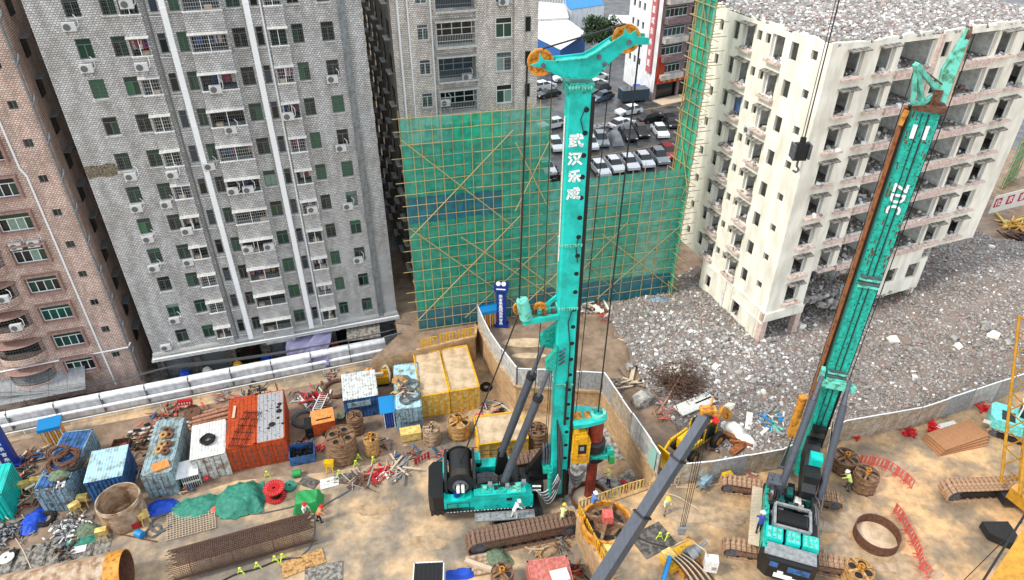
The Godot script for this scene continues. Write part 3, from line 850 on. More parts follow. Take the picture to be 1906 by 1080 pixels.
func pink_block() -> void:
	# local x runs right, the right front corner is at x = 14
	var yw := atan2(0.29752, 0.95472)
	var ud := Vector3(0.95472, 0, -0.29752)
	var W := 14.0
	var o := Vector3(-34.67, 0, -49.22) - ud * W
	var t := thing("apartment_block", "pink-tiled apartment block with curved balconies and a white drainpipe", "building", o, yw)
	var holes := []
	var pitch := 2.9
	var H := 36.5
	var wins := []
	for k in 12:
		var v := 3.45 + pitch * k
		wins.append([W - 1.7, v, 0.62, 0.62, 0])
		wins.append([W - 5.55, v - 0.75, 2.35, 1.55, 1])
	for q in wins: holes.append([q[0], q[1], q[2], q[3]])
	for k in 12: holes.append([W - 9.6, 2.55 + pitch * k, 2.8, 1.6])
	var b := MB.new()
	wall(b, Transform3D(), 0, W, 0, H, holes, 0.25)
	block_shell(b, W, H, 14.0)
	obj("wall", b, M.tile_pink, t)
	b = MB.new()
	b.quad(Vector3(0.1, 0, -0.5), Vector3(W - 0.1, 0, -0.5), Vector3(W - 0.1, H, -0.5), Vector3(0.1, H, -0.5))
	obj("room_backing", b, M.inner, t)
	for q in wins:
		if q[4] == 0:
			window(t, q[0], q[1], q[2], q[3], 0.16, [M.glass_dark, M.glass_dark, M.glass_green], M.frame_grey, M.bars if rng.randf() < 0.5 else null, 2, 0.0, false)
		else:
			window(t, q[0], q[1], q[2], q[3], 0.02, [M.glass_green, M.glass_dark, M.curtain if rng.randf() < 0.4 else M.glass_green], M.frame_white, null, 4, 0.33, false)
			var f := inst("window_surround", cached("surround", func(bb: MB):
				bb.bx(1.175, -0.1, 0.2, 2.75, 0.2, 0.42); bb.bx(1.175, 1.65, 0.2, 2.75, 0.16, 0.42)
				bb.bx(-0.1, 0.77, 0.2, 0.18, 1.56, 0.4); bb.bx(2.45, 0.77, 0.2, 0.18, 1.56, 0.4)), M.frame_pink, t, Transform3D(Basis(), Vector3(q[0], q[1], 0.0)))
	# curved balconies
	for k in 12:
		var v := 2.0 + pitch * k
		var bl := inst("curved_balcony", cached("curvebal", func(bb: MB):
			bb.lathe(Transform3D(Basis().scaled(Vector3(1, 1, 0.62)), Vector3(1.5, 0, 0)), [Vector2(0, 0.0), Vector2(1.75, 0.0), Vector2(1.8, 0.1), Vector2(1.8, 0.75), Vector2(1.7, 0.78), Vector2(1.7, 0.1), Vector2(0, 0.1)], 20, PI, TAU)), M.tile_pink, t, Transform3D(Basis(), Vector3(W - 9.7, v, 0.003)))
		inst("balcony_grille", cached("curvegr", func(bb: MB):
			for i in 25:
				var a := PI + PI * i / 24.0
				var p := Vector3(1.5 + 1.75 * cos(a), 0.78, -1.75 * 0.62 * sin(a))
				bb.bar(p, p + Vector3(0, 1.25, 0), 0.02)
			for j in 5:
				for i in 12:
					var a := PI + PI * i / 12.0
					var c := PI + PI * (i + 1) / 12.0
					bb.bar(Vector3(1.5 + 1.75 * cos(a), 0.82 + j * 0.3, -1.08 * sin(a)), Vector3(1.5 + 1.75 * cos(c), 0.82 + j * 0.3, -1.08 * sin(c)), 0.025)), M.bars, bl)
		inst("balcony_hood", cached("curvehood", func(bb: MB):
			bb.lathe(Transform3D(Basis().scaled(Vector3(1, 1, 0.62)), Vector3(1.5, 0, 0)), [Vector2(1.95, 2.02), Vector2(1.9, 2.08), Vector2(0, 2.2)], 20, PI, TAU)), M.frame_pink, bl)
		inst("balcony_door", rect_mesh(2.7, 1.5), M.glass_dark, bl, Transform3D(Basis(), Vector3(1.5, 1.3, -0.25)))
	# drainpipes
	b = MB.new()
	b.path([Vector3(W - 2.35, 0.5, 0.1), Vector3(W - 2.35, 21.6, 0.1), Vector3(W - 2.6, 22.2, 0.1), Vector3(W - 2.6, H, 0.1)], 0.085, 8)
	obj("drainpipe", b, M.frame_white, t)
	b = MB.new()
	b.path([Vector3(W - 12, 4.1, 0.14), Vector3(W - 6, 4.3, 0.14), Vector3(W - 0.2, 4.45, 0.14), Vector3(W + 0.15, 4.9, 0.1)], 0.075, 8)
	obj("drainpipe", b, M.frame_white, t)
	b = MB.new()
	b.tube(Vector3(W - 0.12, 0.5, 0.12), Vector3(W - 0.12, H, 0.12), 0.09, 8)
	for k in 11: b.path([Vector3(W - 0.12, 3.6 + k * pitch, 0.16), Vector3(W + 0.12, 4.0 + k * pitch, 0.16), Vector3(W + 0.2, 4.4 + k * pitch, 0.0)], 0.08, 6)
	obj("drainpipe", b, M.duct_grey, t)
	# side wall in the alley: windows, pipes, ledges
	for k in 11:
		for j in 3:
			var w := MB.new()
			w.bx(W + 0.04, 4.2 + pitch * k, -2.5 - j * 3.6, 0.08, 1.3, 1.1)
			obj("side_window", w, M.glass_dark, t)
			w = MB.new()
			w.bx(W + 0.3, 5.0 + pitch * k, -2.5 - j * 3.6, 0.6, 0.05, 1.5)
			obj("side_awning", w, M.frame_grey, t)
	for p in [[33, 458], [66, 453]]:
		var q := onp(p[0], p[1] + 4, o, Vector3(0.29752, 0, 0.95472))
		ac_unit("white air conditioner unit above a green-curtained window of the pink block", "air conditioners on the pink block", Transform3D(Y(yw), q))
	for p in [[34, 612], [10, 560]]:
		var q := onp(p[0], p[1], o + Vector3(0.3, 0, 0.95) * 1.1, Vector3(0.29752, 0, 0.95472))
		ac_unit("white air conditioner unit in a curved balcony of the pink block", "air conditioners on curved balconies", Transform3D(Y(yw), q))

func beige_block() -> void:
	var ud := Vector3(0.95472, 0, -0.29752)
	var yw := atan2(0.29752, 0.95472)
	var p0 := Vector3(0, 0, -63.5)
	var nn := Vector3(0.29752, 0, 0.95472)
	var u0 := (onp(733, 100, p0, nn) - p0).dot(ud)
	var u1 := (onp(1001, 80, p0, nn) - p0).dot(ud)
	var o := p0 + ud * u0 + Vector3(0, HI, 0)
	var t := thing("apartment_block", "beige-tiled apartment block rising behind the green safety net", "building", o, yw)
	var W := u1 - u0
	var pitch := 2.95
	var H := 34.0
	var lu := func(px: float) -> float: return (onp(px, 100.0, p0, nn) - p0).dot(ud) - u0
	var va: float = onp(788, 75, p0, nn).y - HI
	va = fposmod(va, pitch)
	var c1: float = lu.call(779)
	var c2: float = lu.call(812)
	var c2b: float = lu.call(884)
	var c3: float = lu.call(923)
	var c4: float = lu.call(977)
	var holes := []
	for k in 11:
		var v := va + pitch * k
		holes.append([c1, v, 1.0, 1.3])
		holes.append([c2, v - 0.5, c2b - c2, 1.9])
		holes.append([c3, v - 0.3, 1.5, 1.7])
		holes.append([c4, v, 0.55, 1.3])
	var b := MB.new()
	wall(b, Transform3D(), 0, W, 0, H, holes, 0.25)
	block_shell(b, W, H, 42.0)
	obj("wall", b, M.tile_beige, t)
	b = MB.new()
	b.quad(Vector3(0.1, 0, -0.5), Vector3(W - 0.1, 0, -0.5), Vector3(W - 0.1, H, -0.5), Vector3(0.1, H, -0.5))
	obj("room_backing", b, M.inner, t)
	for k in 11:
		var v := va + pitch * k
		window(t, c1, v, 1.0, 1.3, 0.1, [M.glass_green, M.glass_dark, M.glass_blue], M.frame_white, M.bars_light, 2, 0.25)
		window(t, c3, v - 0.3, 1.5, 1.7, 0.06, [M.glass_green, M.glass_dark, M.curtain], M.frame_white, M.bars_light if k % 2 else null, 2, 0.3)
		window(t, c4, v, 0.55, 1.3, 0.1, [M.glass_dark], M.frame_grey, null, 1, 0.0, false)
		# balcony with glazing bars
		var w := c2b - c2
		var bl := inst("balcony", cached("bb%.2f" % w, func(bb: MB):
			bb.bx(w / 2, -0.6, 0.45, w + 0.2, 0.16, 0.9); bb.bx(w / 2, 1.55, 0.4, w + 0.24, 0.12, 0.95)
			bb.bx(0.0, 0.5, 0.45, 0.12, 2.0, 0.12); bb.bx(w, 0.5, 0.45, 0.12, 2.0, 0.12)), M.awning, t, Transform3D(Basis(), Vector3(c2, v, 0.003)))
		inst("railing", cached("br%.2f" % w, func(bb: MB):
			var n := int(w / 0.14)
			for i in n + 1: bb.bx(w * i / n, 0.0, 0, 0.022, 1.0, 0.022)
			for i in [-0.5, 0.5, 0.0]: bb.bx(w / 2, i, 0.01, w, 0.05, 0.04)
			for i in 4: bb.bx(w * (i + 0.5) / 4.0, 0.95, -0.1, 0.06, 1.1, 0.06)
			bb.bx(w / 2, 1.0, -0.1, w, 0.06, 0.06)), M.frame_grey if k % 2 else M.bars_light, bl, Transform3D(Basis(), Vector3(0, 0, 0.86)))
		inst("balcony_door", rect_mesh(w * 0.9, 1.8), [M.glass_dark, M.glass_blue][k % 2], bl, Transform3D(Basis(), Vector3(w / 2, 0.4, -0.22)))
	# pipes and corner strips
	for q in [[lu.call(746), 0.1], [lu.call(764), 0.07], [lu.call(806), 0.08], [lu.call(903), 0.05]]:
		b = MB.new()
		b.tube(Vector3(q[0], 0, 0.1), Vector3(q[0], H, 0.1), q[1], 8)
		obj("drainpipe", b, M.frame_white, t)
	for q in [lu.call(895.0), lu.call(965.0)]:
		b = MB.new()
		b.bx(q, H / 2, 0.12, 0.9, H, 0.24)
		obj("pilaster", b, M.tile_beige, t)
	for k in 11:
		for j in 8:
			b = MB.new()
			b.bx(-0.04, va + 0.7 + pitch * k, -2.2 - j * 3.9, 0.08, 1.4, 1.2)
			obj("side_window", b, M.glass_dark, t)
			b = MB.new()
			b.bx(-0.25, va - 0.1 + pitch * k, -2.2 - j * 3.9, 0.5, 0.06, 1.6)
			obj("side_ledge", b, M.awning, t)
	for p in [[936, 9], [868, 148], [828, 196]]:
		ac_unit("white air conditioner unit on the beige-tiled facade above the net", "air conditioners on the beige block", Transform3D(Y(yw), onp(p[0], p[1], p0 + nn * (0.1 if p[0] > 900 else 0.5), nn)))

# ---------- the gutted cream building
func gutted_block() -> void:
	var C := G(1410, 640, HI)
	C.y = 0
	var ur := Vector3(0.93005, 0, -0.36743)
	var ul := Vector3(-0.345, 0, -0.9386).normalized()
	var t := thing("gutted_building", "cream apartment building gutted for demolition with empty window openings", "building", C)
	var XR := Transform3D(Y(atan2(-ur.z, ur.x)), Vector3.ZERO)
	var L := 15.0
	var XL := Transform3D(Y(atan2(ul.z, -ul.x)), ul * L)
	var top := 30.35
	var rows := []
	for r in 9: rows.append(27.95 - 2.95 * r)
	var holesR := []
	var ledR := []
	for r in 7:
		var v: float = rows[r]
		for q in [[1.75, 1.55], [4.78, 1.6], [17.55, 1.75], [20.5, 1.75]]:
			holesR.append([q[0], v, q[1], 1.9]); ledR.append([q[0], v, q[1], 0])
		holesR.append([7.0, v - 0.55 + 0.55, 3.5, 2.1]); ledR.append([7.0, v, 3.5, 1])
		holesR.append([13.35, v, 3.9, 2.1]); ledR.append([13.35, v, 3.9, 1])
		holesR.append([11.35, v + 0.5, 0.75, 1.2])
	var v8: float = rows[7]
	holesR.append([1.85, v8, 1.5, 1.8]); ledR.append([1.85, v8, 1.5, 0])
	var b := MB.new()
	wall(b, XR, 0, 4.3, 6.5, top, holesR.filter(func(h): return h[0] + h[2] < 4.3), 0.25)
	wall(b, XR, 4.3, 10.7, 10.1, top, holesR.filter(func(h): return h[0] > 4.3 and h[0] + h[2] < 10.7), 0.25)
	wall(b, XR, 10.7, 24.7, 9.4, top, holesR.filter(func(h): return h[0] > 10.7), 0.25)
	wall(b, XR, 10.9, 19.2, 4.7, 9.4, [[14.2, 6.3, 1.3, 1.6], [16.9, 6.2, 1.4, 1.7], [10.9, 8.6, 1.6, 0.8], [18.2, 8.3, 1.0, 1.1]], 0.25)
	# undersides and the right end
	b.quad(XR * Vector3(0, 6.5, 0), XR * Vector3(0, 6.5, -9), XR * Vector3(4.3, 6.5, -9), XR * Vector3(4.3, 6.5, 0))
	b.quad(XR * Vector3(19.2, 9.4, 0), XR * Vector3(19.2, 9.4, -9), XR * Vector3(24.7, 9.4, -9), XR * Vector3(24.7, 9.4, 0))
	b.quad(XR * Vector3(24.7, 9.4, 0), XR * Vector3(24.7, 9.4, -13), XR * Vector3(24.7, top, -13), XR * Vector3(24.7, top, 0))
	obj("wall", b, M.cream, t)
	# left face: s runs from the far end to the corner
	var holesL := []
	var ledL := []
	for r in 8:
		var v: float = rows[r] - 0.05
		holesL.append([L - 10.35, v, 1.5, 1.95]); ledL.append([L - 10.35, v, 1.5, 0])
		holesL.append([L - 6.55, v, 1.5, 1.95]); ledL.append([L - 6.55, v, 1.5, 0])
		holesL.append([L - 11.7, v + 0.35, 0.8, 1.5])
		holesL.append([L - 8.45, v + 1.0, 0.6, 0.8])
		holesL.append([L - 7.35, v + 1.0, 0.6, 0.8])
		holesL.append([L - 4.25, v + 0.5, 0.85, 1.38])
		holesL.append([L - 1.95, v + 1.1, 0.7, 0.72])
		holesL.append([L - 13.7, v + 0.6, 0.55, 0.9])
	b = MB.new()
	wall(b, XL, 0, L, 6.45, top, holesL, 0.25)
	wall(b, XL, L - 10.1, L, 2.7, 6.45, [[L - 9.2, 3.9, 0.8, 1.4], [L - 4.6, 3.5, 1.15, 1.75]], 0.25)
	b.quad(XL * Vector3(L - 10.1, 2.7, -9), XL * Vector3(L - 10.1, 2.7, 0), XL * Vector3(L - 10.1, 6.45, 0), XL * Vector3(L - 10.1, 6.45, -9))
	b.quad(XL * Vector3(0, 6.45, 0), XL * Vector3(0, 6.45, -9), XL * Vector3(L - 10.1, 6.45, -9), XL * Vector3(L - 10.1, 6.45, 0))
	b.quad(XL * Vector3(0, 6.45, -10), XL * Vector3(0, 6.45, 0), XL * Vector3(0, top, 0), XL * Vector3(0, top, -10))
	obj("wall", b, M.cream, t)
	# raised bands on the lower left face
	b = MB.new()
	b.box(XL * X3(Vector3(L - 5.0, 6.6, 0.06)), Vector3(10.1, 0.22, 0.12)); b.box(XL * X3(Vector3(L - 2.4, 5.3, 0.05)), Vector3(4.7, 0.1, 0.1))
	b.box(XL * X3(Vector3(L - 4.85, 4.8, 0.05)), Vector3(0.1, 3.5, 0.1)); b.box(XL * X3(Vector3(L - 0.9, 4.6, 0.05)), Vector3(0.1, 3.6, 0.1))
	b.box(XR * X3(Vector3(2.2, 6.05, -0.1)), Vector3(4.4, 0.9, 0.5))
	obj("lower_band", b, M.cream, t)
	# floor slabs, one a storey, ragged partitions, back walls
	var c1 := XR * Vector3(24.6, 0, -0.12); var c2 := XR * Vector3(24.6, 0, -13); var c3 := XL * Vector3(0.1, 0, -0.12)
	var c0 := XR * Vector3(0.12, 0, -0.15); var c4 := c3 + (c2 - c1) * 0.2 + ur * 18.0
	var fp := PackedVector2Array([Vector2(c0.x, c0.z), Vector2(c1.x, c1.z), Vector2(c2.x, c2.z), Vector2(c4.x, c4.z), Vector2(c3.x, c3.z)])
	for r in 9:
		b = MB.new()
		var v: float = rows[r] - 0.06
		if r == 8: continue
		var f2 := fp
		if r >= 7: f2 = PackedVector2Array([fp[0], Vector2((XR * Vector3(4.6, 0, -0.15)).x, (XR * Vector3(4.6, 0, -0.15)).z), Vector2((XR * Vector3(6.2, 0, -4)).x, (XR * Vector3(6.2, 0, -4)).z), Vector2((XR * Vector3(12, 0, -8)).x, (XR * Vector3(12, 0, -8)).z), fp[3], fp[4]])
		sheet(b, f2, v)
		sheet(b, f2, v - 0.14)
		for i in f2.size():
			var p := f2[i]; var q := f2[(i + 1) % f2.size()]
			b.quad(Vector3(p.x, v - 0.14, p.y), Vector3(q.x, v - 0.14, q.y), Vector3(q.x, v, q.y), Vector3(p.x, v, p.y))
		obj("floor_slab", b, M.slab, t)
	b = MB.new()
	for u in [4.25, 6.7, 10.75, 13.2, 17.4, 20.1, 24.4]:
		var lo := 9.4 if u > 10.0 else 6.6
		if u > 4.3 and u < 10.7: lo = 9.6
		b.box(XR * X3(Vector3(u, (lo + top) / 2, -1.75)), Vector3(0.16, top - lo - 0.1, 3.0))
	obj("partition_wall", b, M.inner, t)
	b = MB.new()
	for u in [2.6, 4.9, 7.0, 8.7, 10.7, 12.6]:
		b.box(XL * X3(Vector3(L - u, (6.6 + top) / 2, -1.3)), Vector3(0.16, top - 6.7, 2.0))
	obj("partition_wall", b, M.inner, t)
	b = MB.new()
	b.box(XR * X3(Vector3(14.5, (9.4 + top) / 2, -3.3)), Vector3(20.0, top - 9.5, 0.16))
	b.box(XR * X3(Vector3(3.6, (6.6 + top) / 2, -2.9)), Vector3(6.4, top - 6.7, 0.16))
	b.box(XL * X3(Vector3(6.8, (6.6 + top) / 2, -2.4)), Vector3(12.6, top - 6.7, 0.16))
	obj("back_wall", b, M.inner, t)
	# light door strips and thin white edge posts beside the openings
	b = MB.new()
	for h in ledR: b.box(XR * X3(Vector3(h[0] + h[2] - 0.09, h[1] + 0.95, -0.3)), Vector3(0.12, 1.9, 0.1))
	for h in ledL: b.box(XL * X3(Vector3(h[0] + 0.1, h[1] + 0.95, -0.3)), Vector3(0.14, 1.9, 0.1))
	tag(obj("jamb_posts", b, M.frame_white, t), "pale stripped door posts", "", "", "stuff")
	for j in 2:
		var X := XR if j == 0 else XL
		for h in (ledR if j == 0 else ledL):
			var w: float = h[2]
			if h[3] == 0:
				inst("window_ledge", cached("ledge%.2f" % w, func(bb: MB): bb.bx(w / 2, -0.12, 0.2, w + 0.3, 0.17, 0.46)), M.pinkband, t, X * X3(Vector3(h[0], h[1], 0)))
				if rng.randf() < 0.9:
					inst("window_hood", cached("hood%.2f" % w, func(bb: MB): 
						bb.box(Transform3D(Basis(Vector3.RIGHT, 0.2), Vector3(w / 2, 0.1, 0.22)), Vector3(w + 0.35, 0.09, 0.55))), M.slab, t, X * Transform3D(Basis(Vector3(0, 0, 1), rng.randf_range(-0.03, 0.03)), Vector3(h[0], h[1] + 1.93, 0)))
			else:
				inst("balcony_parapet", cached("par%.2f" % w, func(bb: MB): bb.bx(w / 2, -0.32, 0.14, w + 0.12, 0.55, 0.3)), M.pinkband, t, X * X3(Vector3(h[0], h[1], 0)))
	# pink pier between the wide openings
	b = MB.new()
	b.box(XR * X3(Vector3(13.05, (9.5 + top) / 2, 0.12)), Vector3(0.4, top - 9.5, 0.24))
	b.box(XR * X3(Vector3(10.8, (9.9 + top) / 2, 0.1)), Vector3(0.3, top - 9.9, 0.2))
	obj("pier", b, M.pinkband, t)
	# columns of the ground floor
	for q in [[0.3, 2.6, 6.5], [4.2, 2.6, 6.5], [18.6, 2.6, 4.8], [11.2, 2.6, 4.8]]:
		b = MB.new()
		b.box(XR * X3(Vector3(q[0], (q[1] + q[2]) / 2, -0.3)), Vector3(0.6, q[2] - q[1], 0.6))
		obj("column", b, M.cream if q[0] > 10 else M.pinkband, t)
	b = MB.new()
	b.box(XR * X3(Vector3(9.0, 4.4, -6.0)), Vector3(18.0, 4.0, 0.3))
	b.box(XL * X3(Vector3(5.0, 4.4, -6.0)), Vector3(10.0, 4.0, 0.3))
	obj("inner_wall", b, M.inner, t)
	# broken slab edge and lumps hanging at the torn storey
	var r := RandomNumberGenerator.new()
	r.seed = 8
	b = MB.new()
	for i in 9:
		var u := 4.4 + i * 0.75
		var v := 6.3 + r.randf_range(-0.7, 0.5) - i * 0.12
		b.box(XR * Transform3D(Basis.from_euler(Vector3(r.randf_range(-0.3, 0.3), r.randf_range(-0.3, 0.3), r.randf_range(-0.35, 0.3))), Vector3(u, v, -0.4)), Vector3(r.randf_range(0.6, 1.3), r.randf_range(0.4, 1.1), 0.35))
	for i in 14:
		var u := 4.4 + r.randf() * 6.4
		b.box(XR * Transform3D(Basis.from_euler(Vector3(r.randf() * 3, r.randf() * 3, r.randf() * 3)), Vector3(u, 9.8 + r.randf_range(-0.5, 0.3), -r.randf() * 1.2)), Vector3(r.randf_range(0.3, 0.9), r.randf_range(0.2, 0.6), r.randf_range(0.2, 0.5)))
	b.box(XR * X3(Vector3(7.2, 6.2, -3.0)), Vector3(6.5, 0.2, 5.0))
	obj("broken_slab", b, M.concrete, t)
	# torn, crooked bottom edge
	b = MB.new()
	for i in 60:
		var u := 10.9 + r.randf() * 13.8
		var v := 9.4 if u > 19.0 else 4.7 + r.randf_range(-0.2, 0.3)
		b.box(XR * Transform3D(Basis.from_euler(Vector3(r.randf() * 3, r.randf() * 3, r.randf() * 3)), Vector3(u, v - 0.05, -0.15 - r.randf() * 0.3)), Vector3(r.randf_range(0.2, 0.7), r.randf_range(0.15, 0.45), r.randf_range(0.1, 0.35)))
	tag(obj("torn_edge", b, M.concrete, t), "ragged torn concrete along the lower edge", "", "", "stuff")
	b = MB.new()
	for i in 46:
		var u := 4.4 + r.randf() * 15.0
		var v := 9.6 if u < 10.7 else 5.0
		var p := XR * Vector3(u, v - r.randf() * 0.6, 0.05)
		b.path([p, p + Vector3(r.randf_range(-0.3, 0.3), -r.randf_range(0.2, 0.8), 0.25), p + Vector3(r.randf_range(-0.6, 0.6), -r.randf_range(0.6, 1.5), 0.3)], 0.02, 4)
	tag(obj("bent_rebar", b, M.rebar, t), "bent rusty bars", "", "", "stuff")
	# roof deck, broken parapet
	b = MB.new()
	var back := 24.0
	var d0 := XR * Vector3(0.1, 0, -0.1); var d1 := XR * Vector3(24.6, 0, -0.1); var d2 := XR * Vector3(24.6, 0, -back); var d3 := XL * Vector3(0.1, 0, -0.1)
	var d4 := d3 + ur * 23.0
	var roof := PackedVector2Array([Vector2(d0.x, d0.z), Vector2(d1.x, d1.z), Vector2(d2.x, d2.z), Vector2(d4.x, d4.z), Vector2(d3.x, d3.z)])
	sheet(b, roof, top - 0.02)
	sheet(b, roof, top - 0.25)
	obj("roof_deck", b, M.rubble, t)
	for j in 2:
		var X := XR if j == 0 else XL
		var u := 0.0
		var end := 24.6 if j == 0 else L
		while u < end - 0.3:
			var w := r.randf_range(0.7, 2.2)
			w = minf(w, end - u)
			if r.randf() < 0.8:
				b = MB.new()
				var h1 := r.randf_range(0.06, 0.32)
				var h2 := r.randf_range(0.06, 0.32)
				var pl := PackedVector2Array([Vector2(u, top), Vector2(u + w, top), Vector2(u + w, top + h2), Vector2(u + w * r.randf_range(0.3, 0.7), top + (h1 + h2) / 2 * r.randf_range(0.7, 1.5)), Vector2(u, top + h1)])
				b.prism(X * X3(Vector3(0, 0, -0.11)), pl, 0.2)
				obj("parapet_remnant", b, M.cream, t)
			u += w + (0.0 if r.randf() < 0.6 else 0.4)
	var rp := roof
	var pick := func(q: RandomNumberGenerator) -> Vector3:
		for k in 60:
			var p := Vector2(q.randf_range(5, 40), q.randf_range(-36, 2))
			if Geometry2D.is_point_in_polygon(p, rp):
				return C + Vector3(p.x, top + 0.03 + 0.3 * maxf(0, hnoise.get_noise_2d(p.x * 3, p.y * 3)), p.y)
		return C + Vector3(10, top, -6)
	var pick2 := func(q: RandomNumberGenerator) -> Vector3:
		for k in 200:
			var p := Vector2(q.randf_range(-12, 40), q.randf_range(-36, 2))
			if Geometry2D.is_point_in_polygon(p, rp):
				return C + Vector3(p.x, top + 0.03 + 0.25 * maxf(0, hnoise.get_noise_2d(p.x * 3, p.y * 3)), p.y)
		return C + Vector3(10, top, -6)
	scatter("roof_rubble", "broken concrete and brick strewn over the roof of the gutted building", 26000, 91, pick2, 0.08, 0.42, 0.2)
	# rubble on the ledges, floors and parapets
	var spots := []
	for h in ledR:
		for i in 16: spots.append(C + XR * Vector3(h[0] + r.randf() * h[2], h[1] + 0.0, r.randf_range(-1.6, 0.35)))
		if h[3] == 1:
			for i in 50: spots.append(C + XR * Vector3(h[0] + r.randf() * h[2], h[1] + 0.0, r.randf_range(-3.1, 0.1)))
	for h in ledL:
		for i in 22: spots.append(C + XL * Vector3(h[0] + r.randf() * h[2], h[1] + 0.0, r.randf_range(-0.9, 0.35)))
	for i in 700: spots.append(C + XR * Vector3(4.4 + r.randf() * 6.2, 6.4, -0.2 - r.randf() * 4.5))
	var si := [0]
	var seq := func(_q: RandomNumberGenerator) -> Vector3:
		si[0] += 1
		return spots[si[0] - 1]
	scatter("floor_rubble", "plaster and brick debris lying on the ledges and floors of the gutted rooms", spots.size(), 93, seq, 0.1, 0.5, 0.3)
	# blue sheet hung in one opening, split air conditioner left behind
	b = MB.new()
	b.box(XL * X3(Vector3(L - 9.5, rows[2] + 0.95, -0.5)), Vector3(1.2, 1.7, 0.03))
	mat("blue_cloth", Color(0.38, 0.52, 0.72), 0.8, "streak", 1.0)
	tag(obj("hung_sheet", b, M.blue_cloth, t), "blue sheet hung in an opening")
	ac_unit("old white air conditioner unit left on the gutted cream building", "", Transform3D(XL.basis, C + XL * Vector3(L - 7.0, rows[2] - 0.75, 0.0)))
	# crane hook block hanging off the roof edge
	var hp := onp(1490, 282, C + XL.basis.z * 1.0, XL.basis.z)
	var hk := thing("hook_block", "black crane hook block hanging beside the cream building corner", "hook block", hp)
	hk.scale = Vector3.ONE * 1.45
	b = MB.new()
	b.bx(0, 0, 0, 0.72, 0.95, 0.3); b.bx(0, 0.62, 0, 0.25, 0.35, 0.2)
	obj("sheave_housing", b, M.steel_dark, hk)
	b = MB.new()
	for s in [-0.42, 0.42]: b.box(Transform3D(Basis(), Vector3(s, 0.05, 0)), Vector3(0.1, 0.8, 0.6))
	obj("cheek_plate", b, M.steel_grey, hk)
	b = MB.new()
	b.path([Vector3(0, -0.5, 0), Vector3(0, -0.85, 0), Vector3(0.16, -1.05, 0), Vector3(0.05, -1.22, 0), Vector3(-0.15, -1.1, 0)], 0.06, 6)
	obj("hook", b, M.steel_grey, hk)
	b = MB.new()
	b.tube(Vector3(0.05, 0.7, 0), Vector3(0.05, 16.0, 0.0), 0.035, 5); b.tube(Vector3(-0.1, 0.7, 0), Vector3(-0.1, 16.0, 0.0), 0.02, 5)
	obj("hoist_rope", b, M.cable, hk)

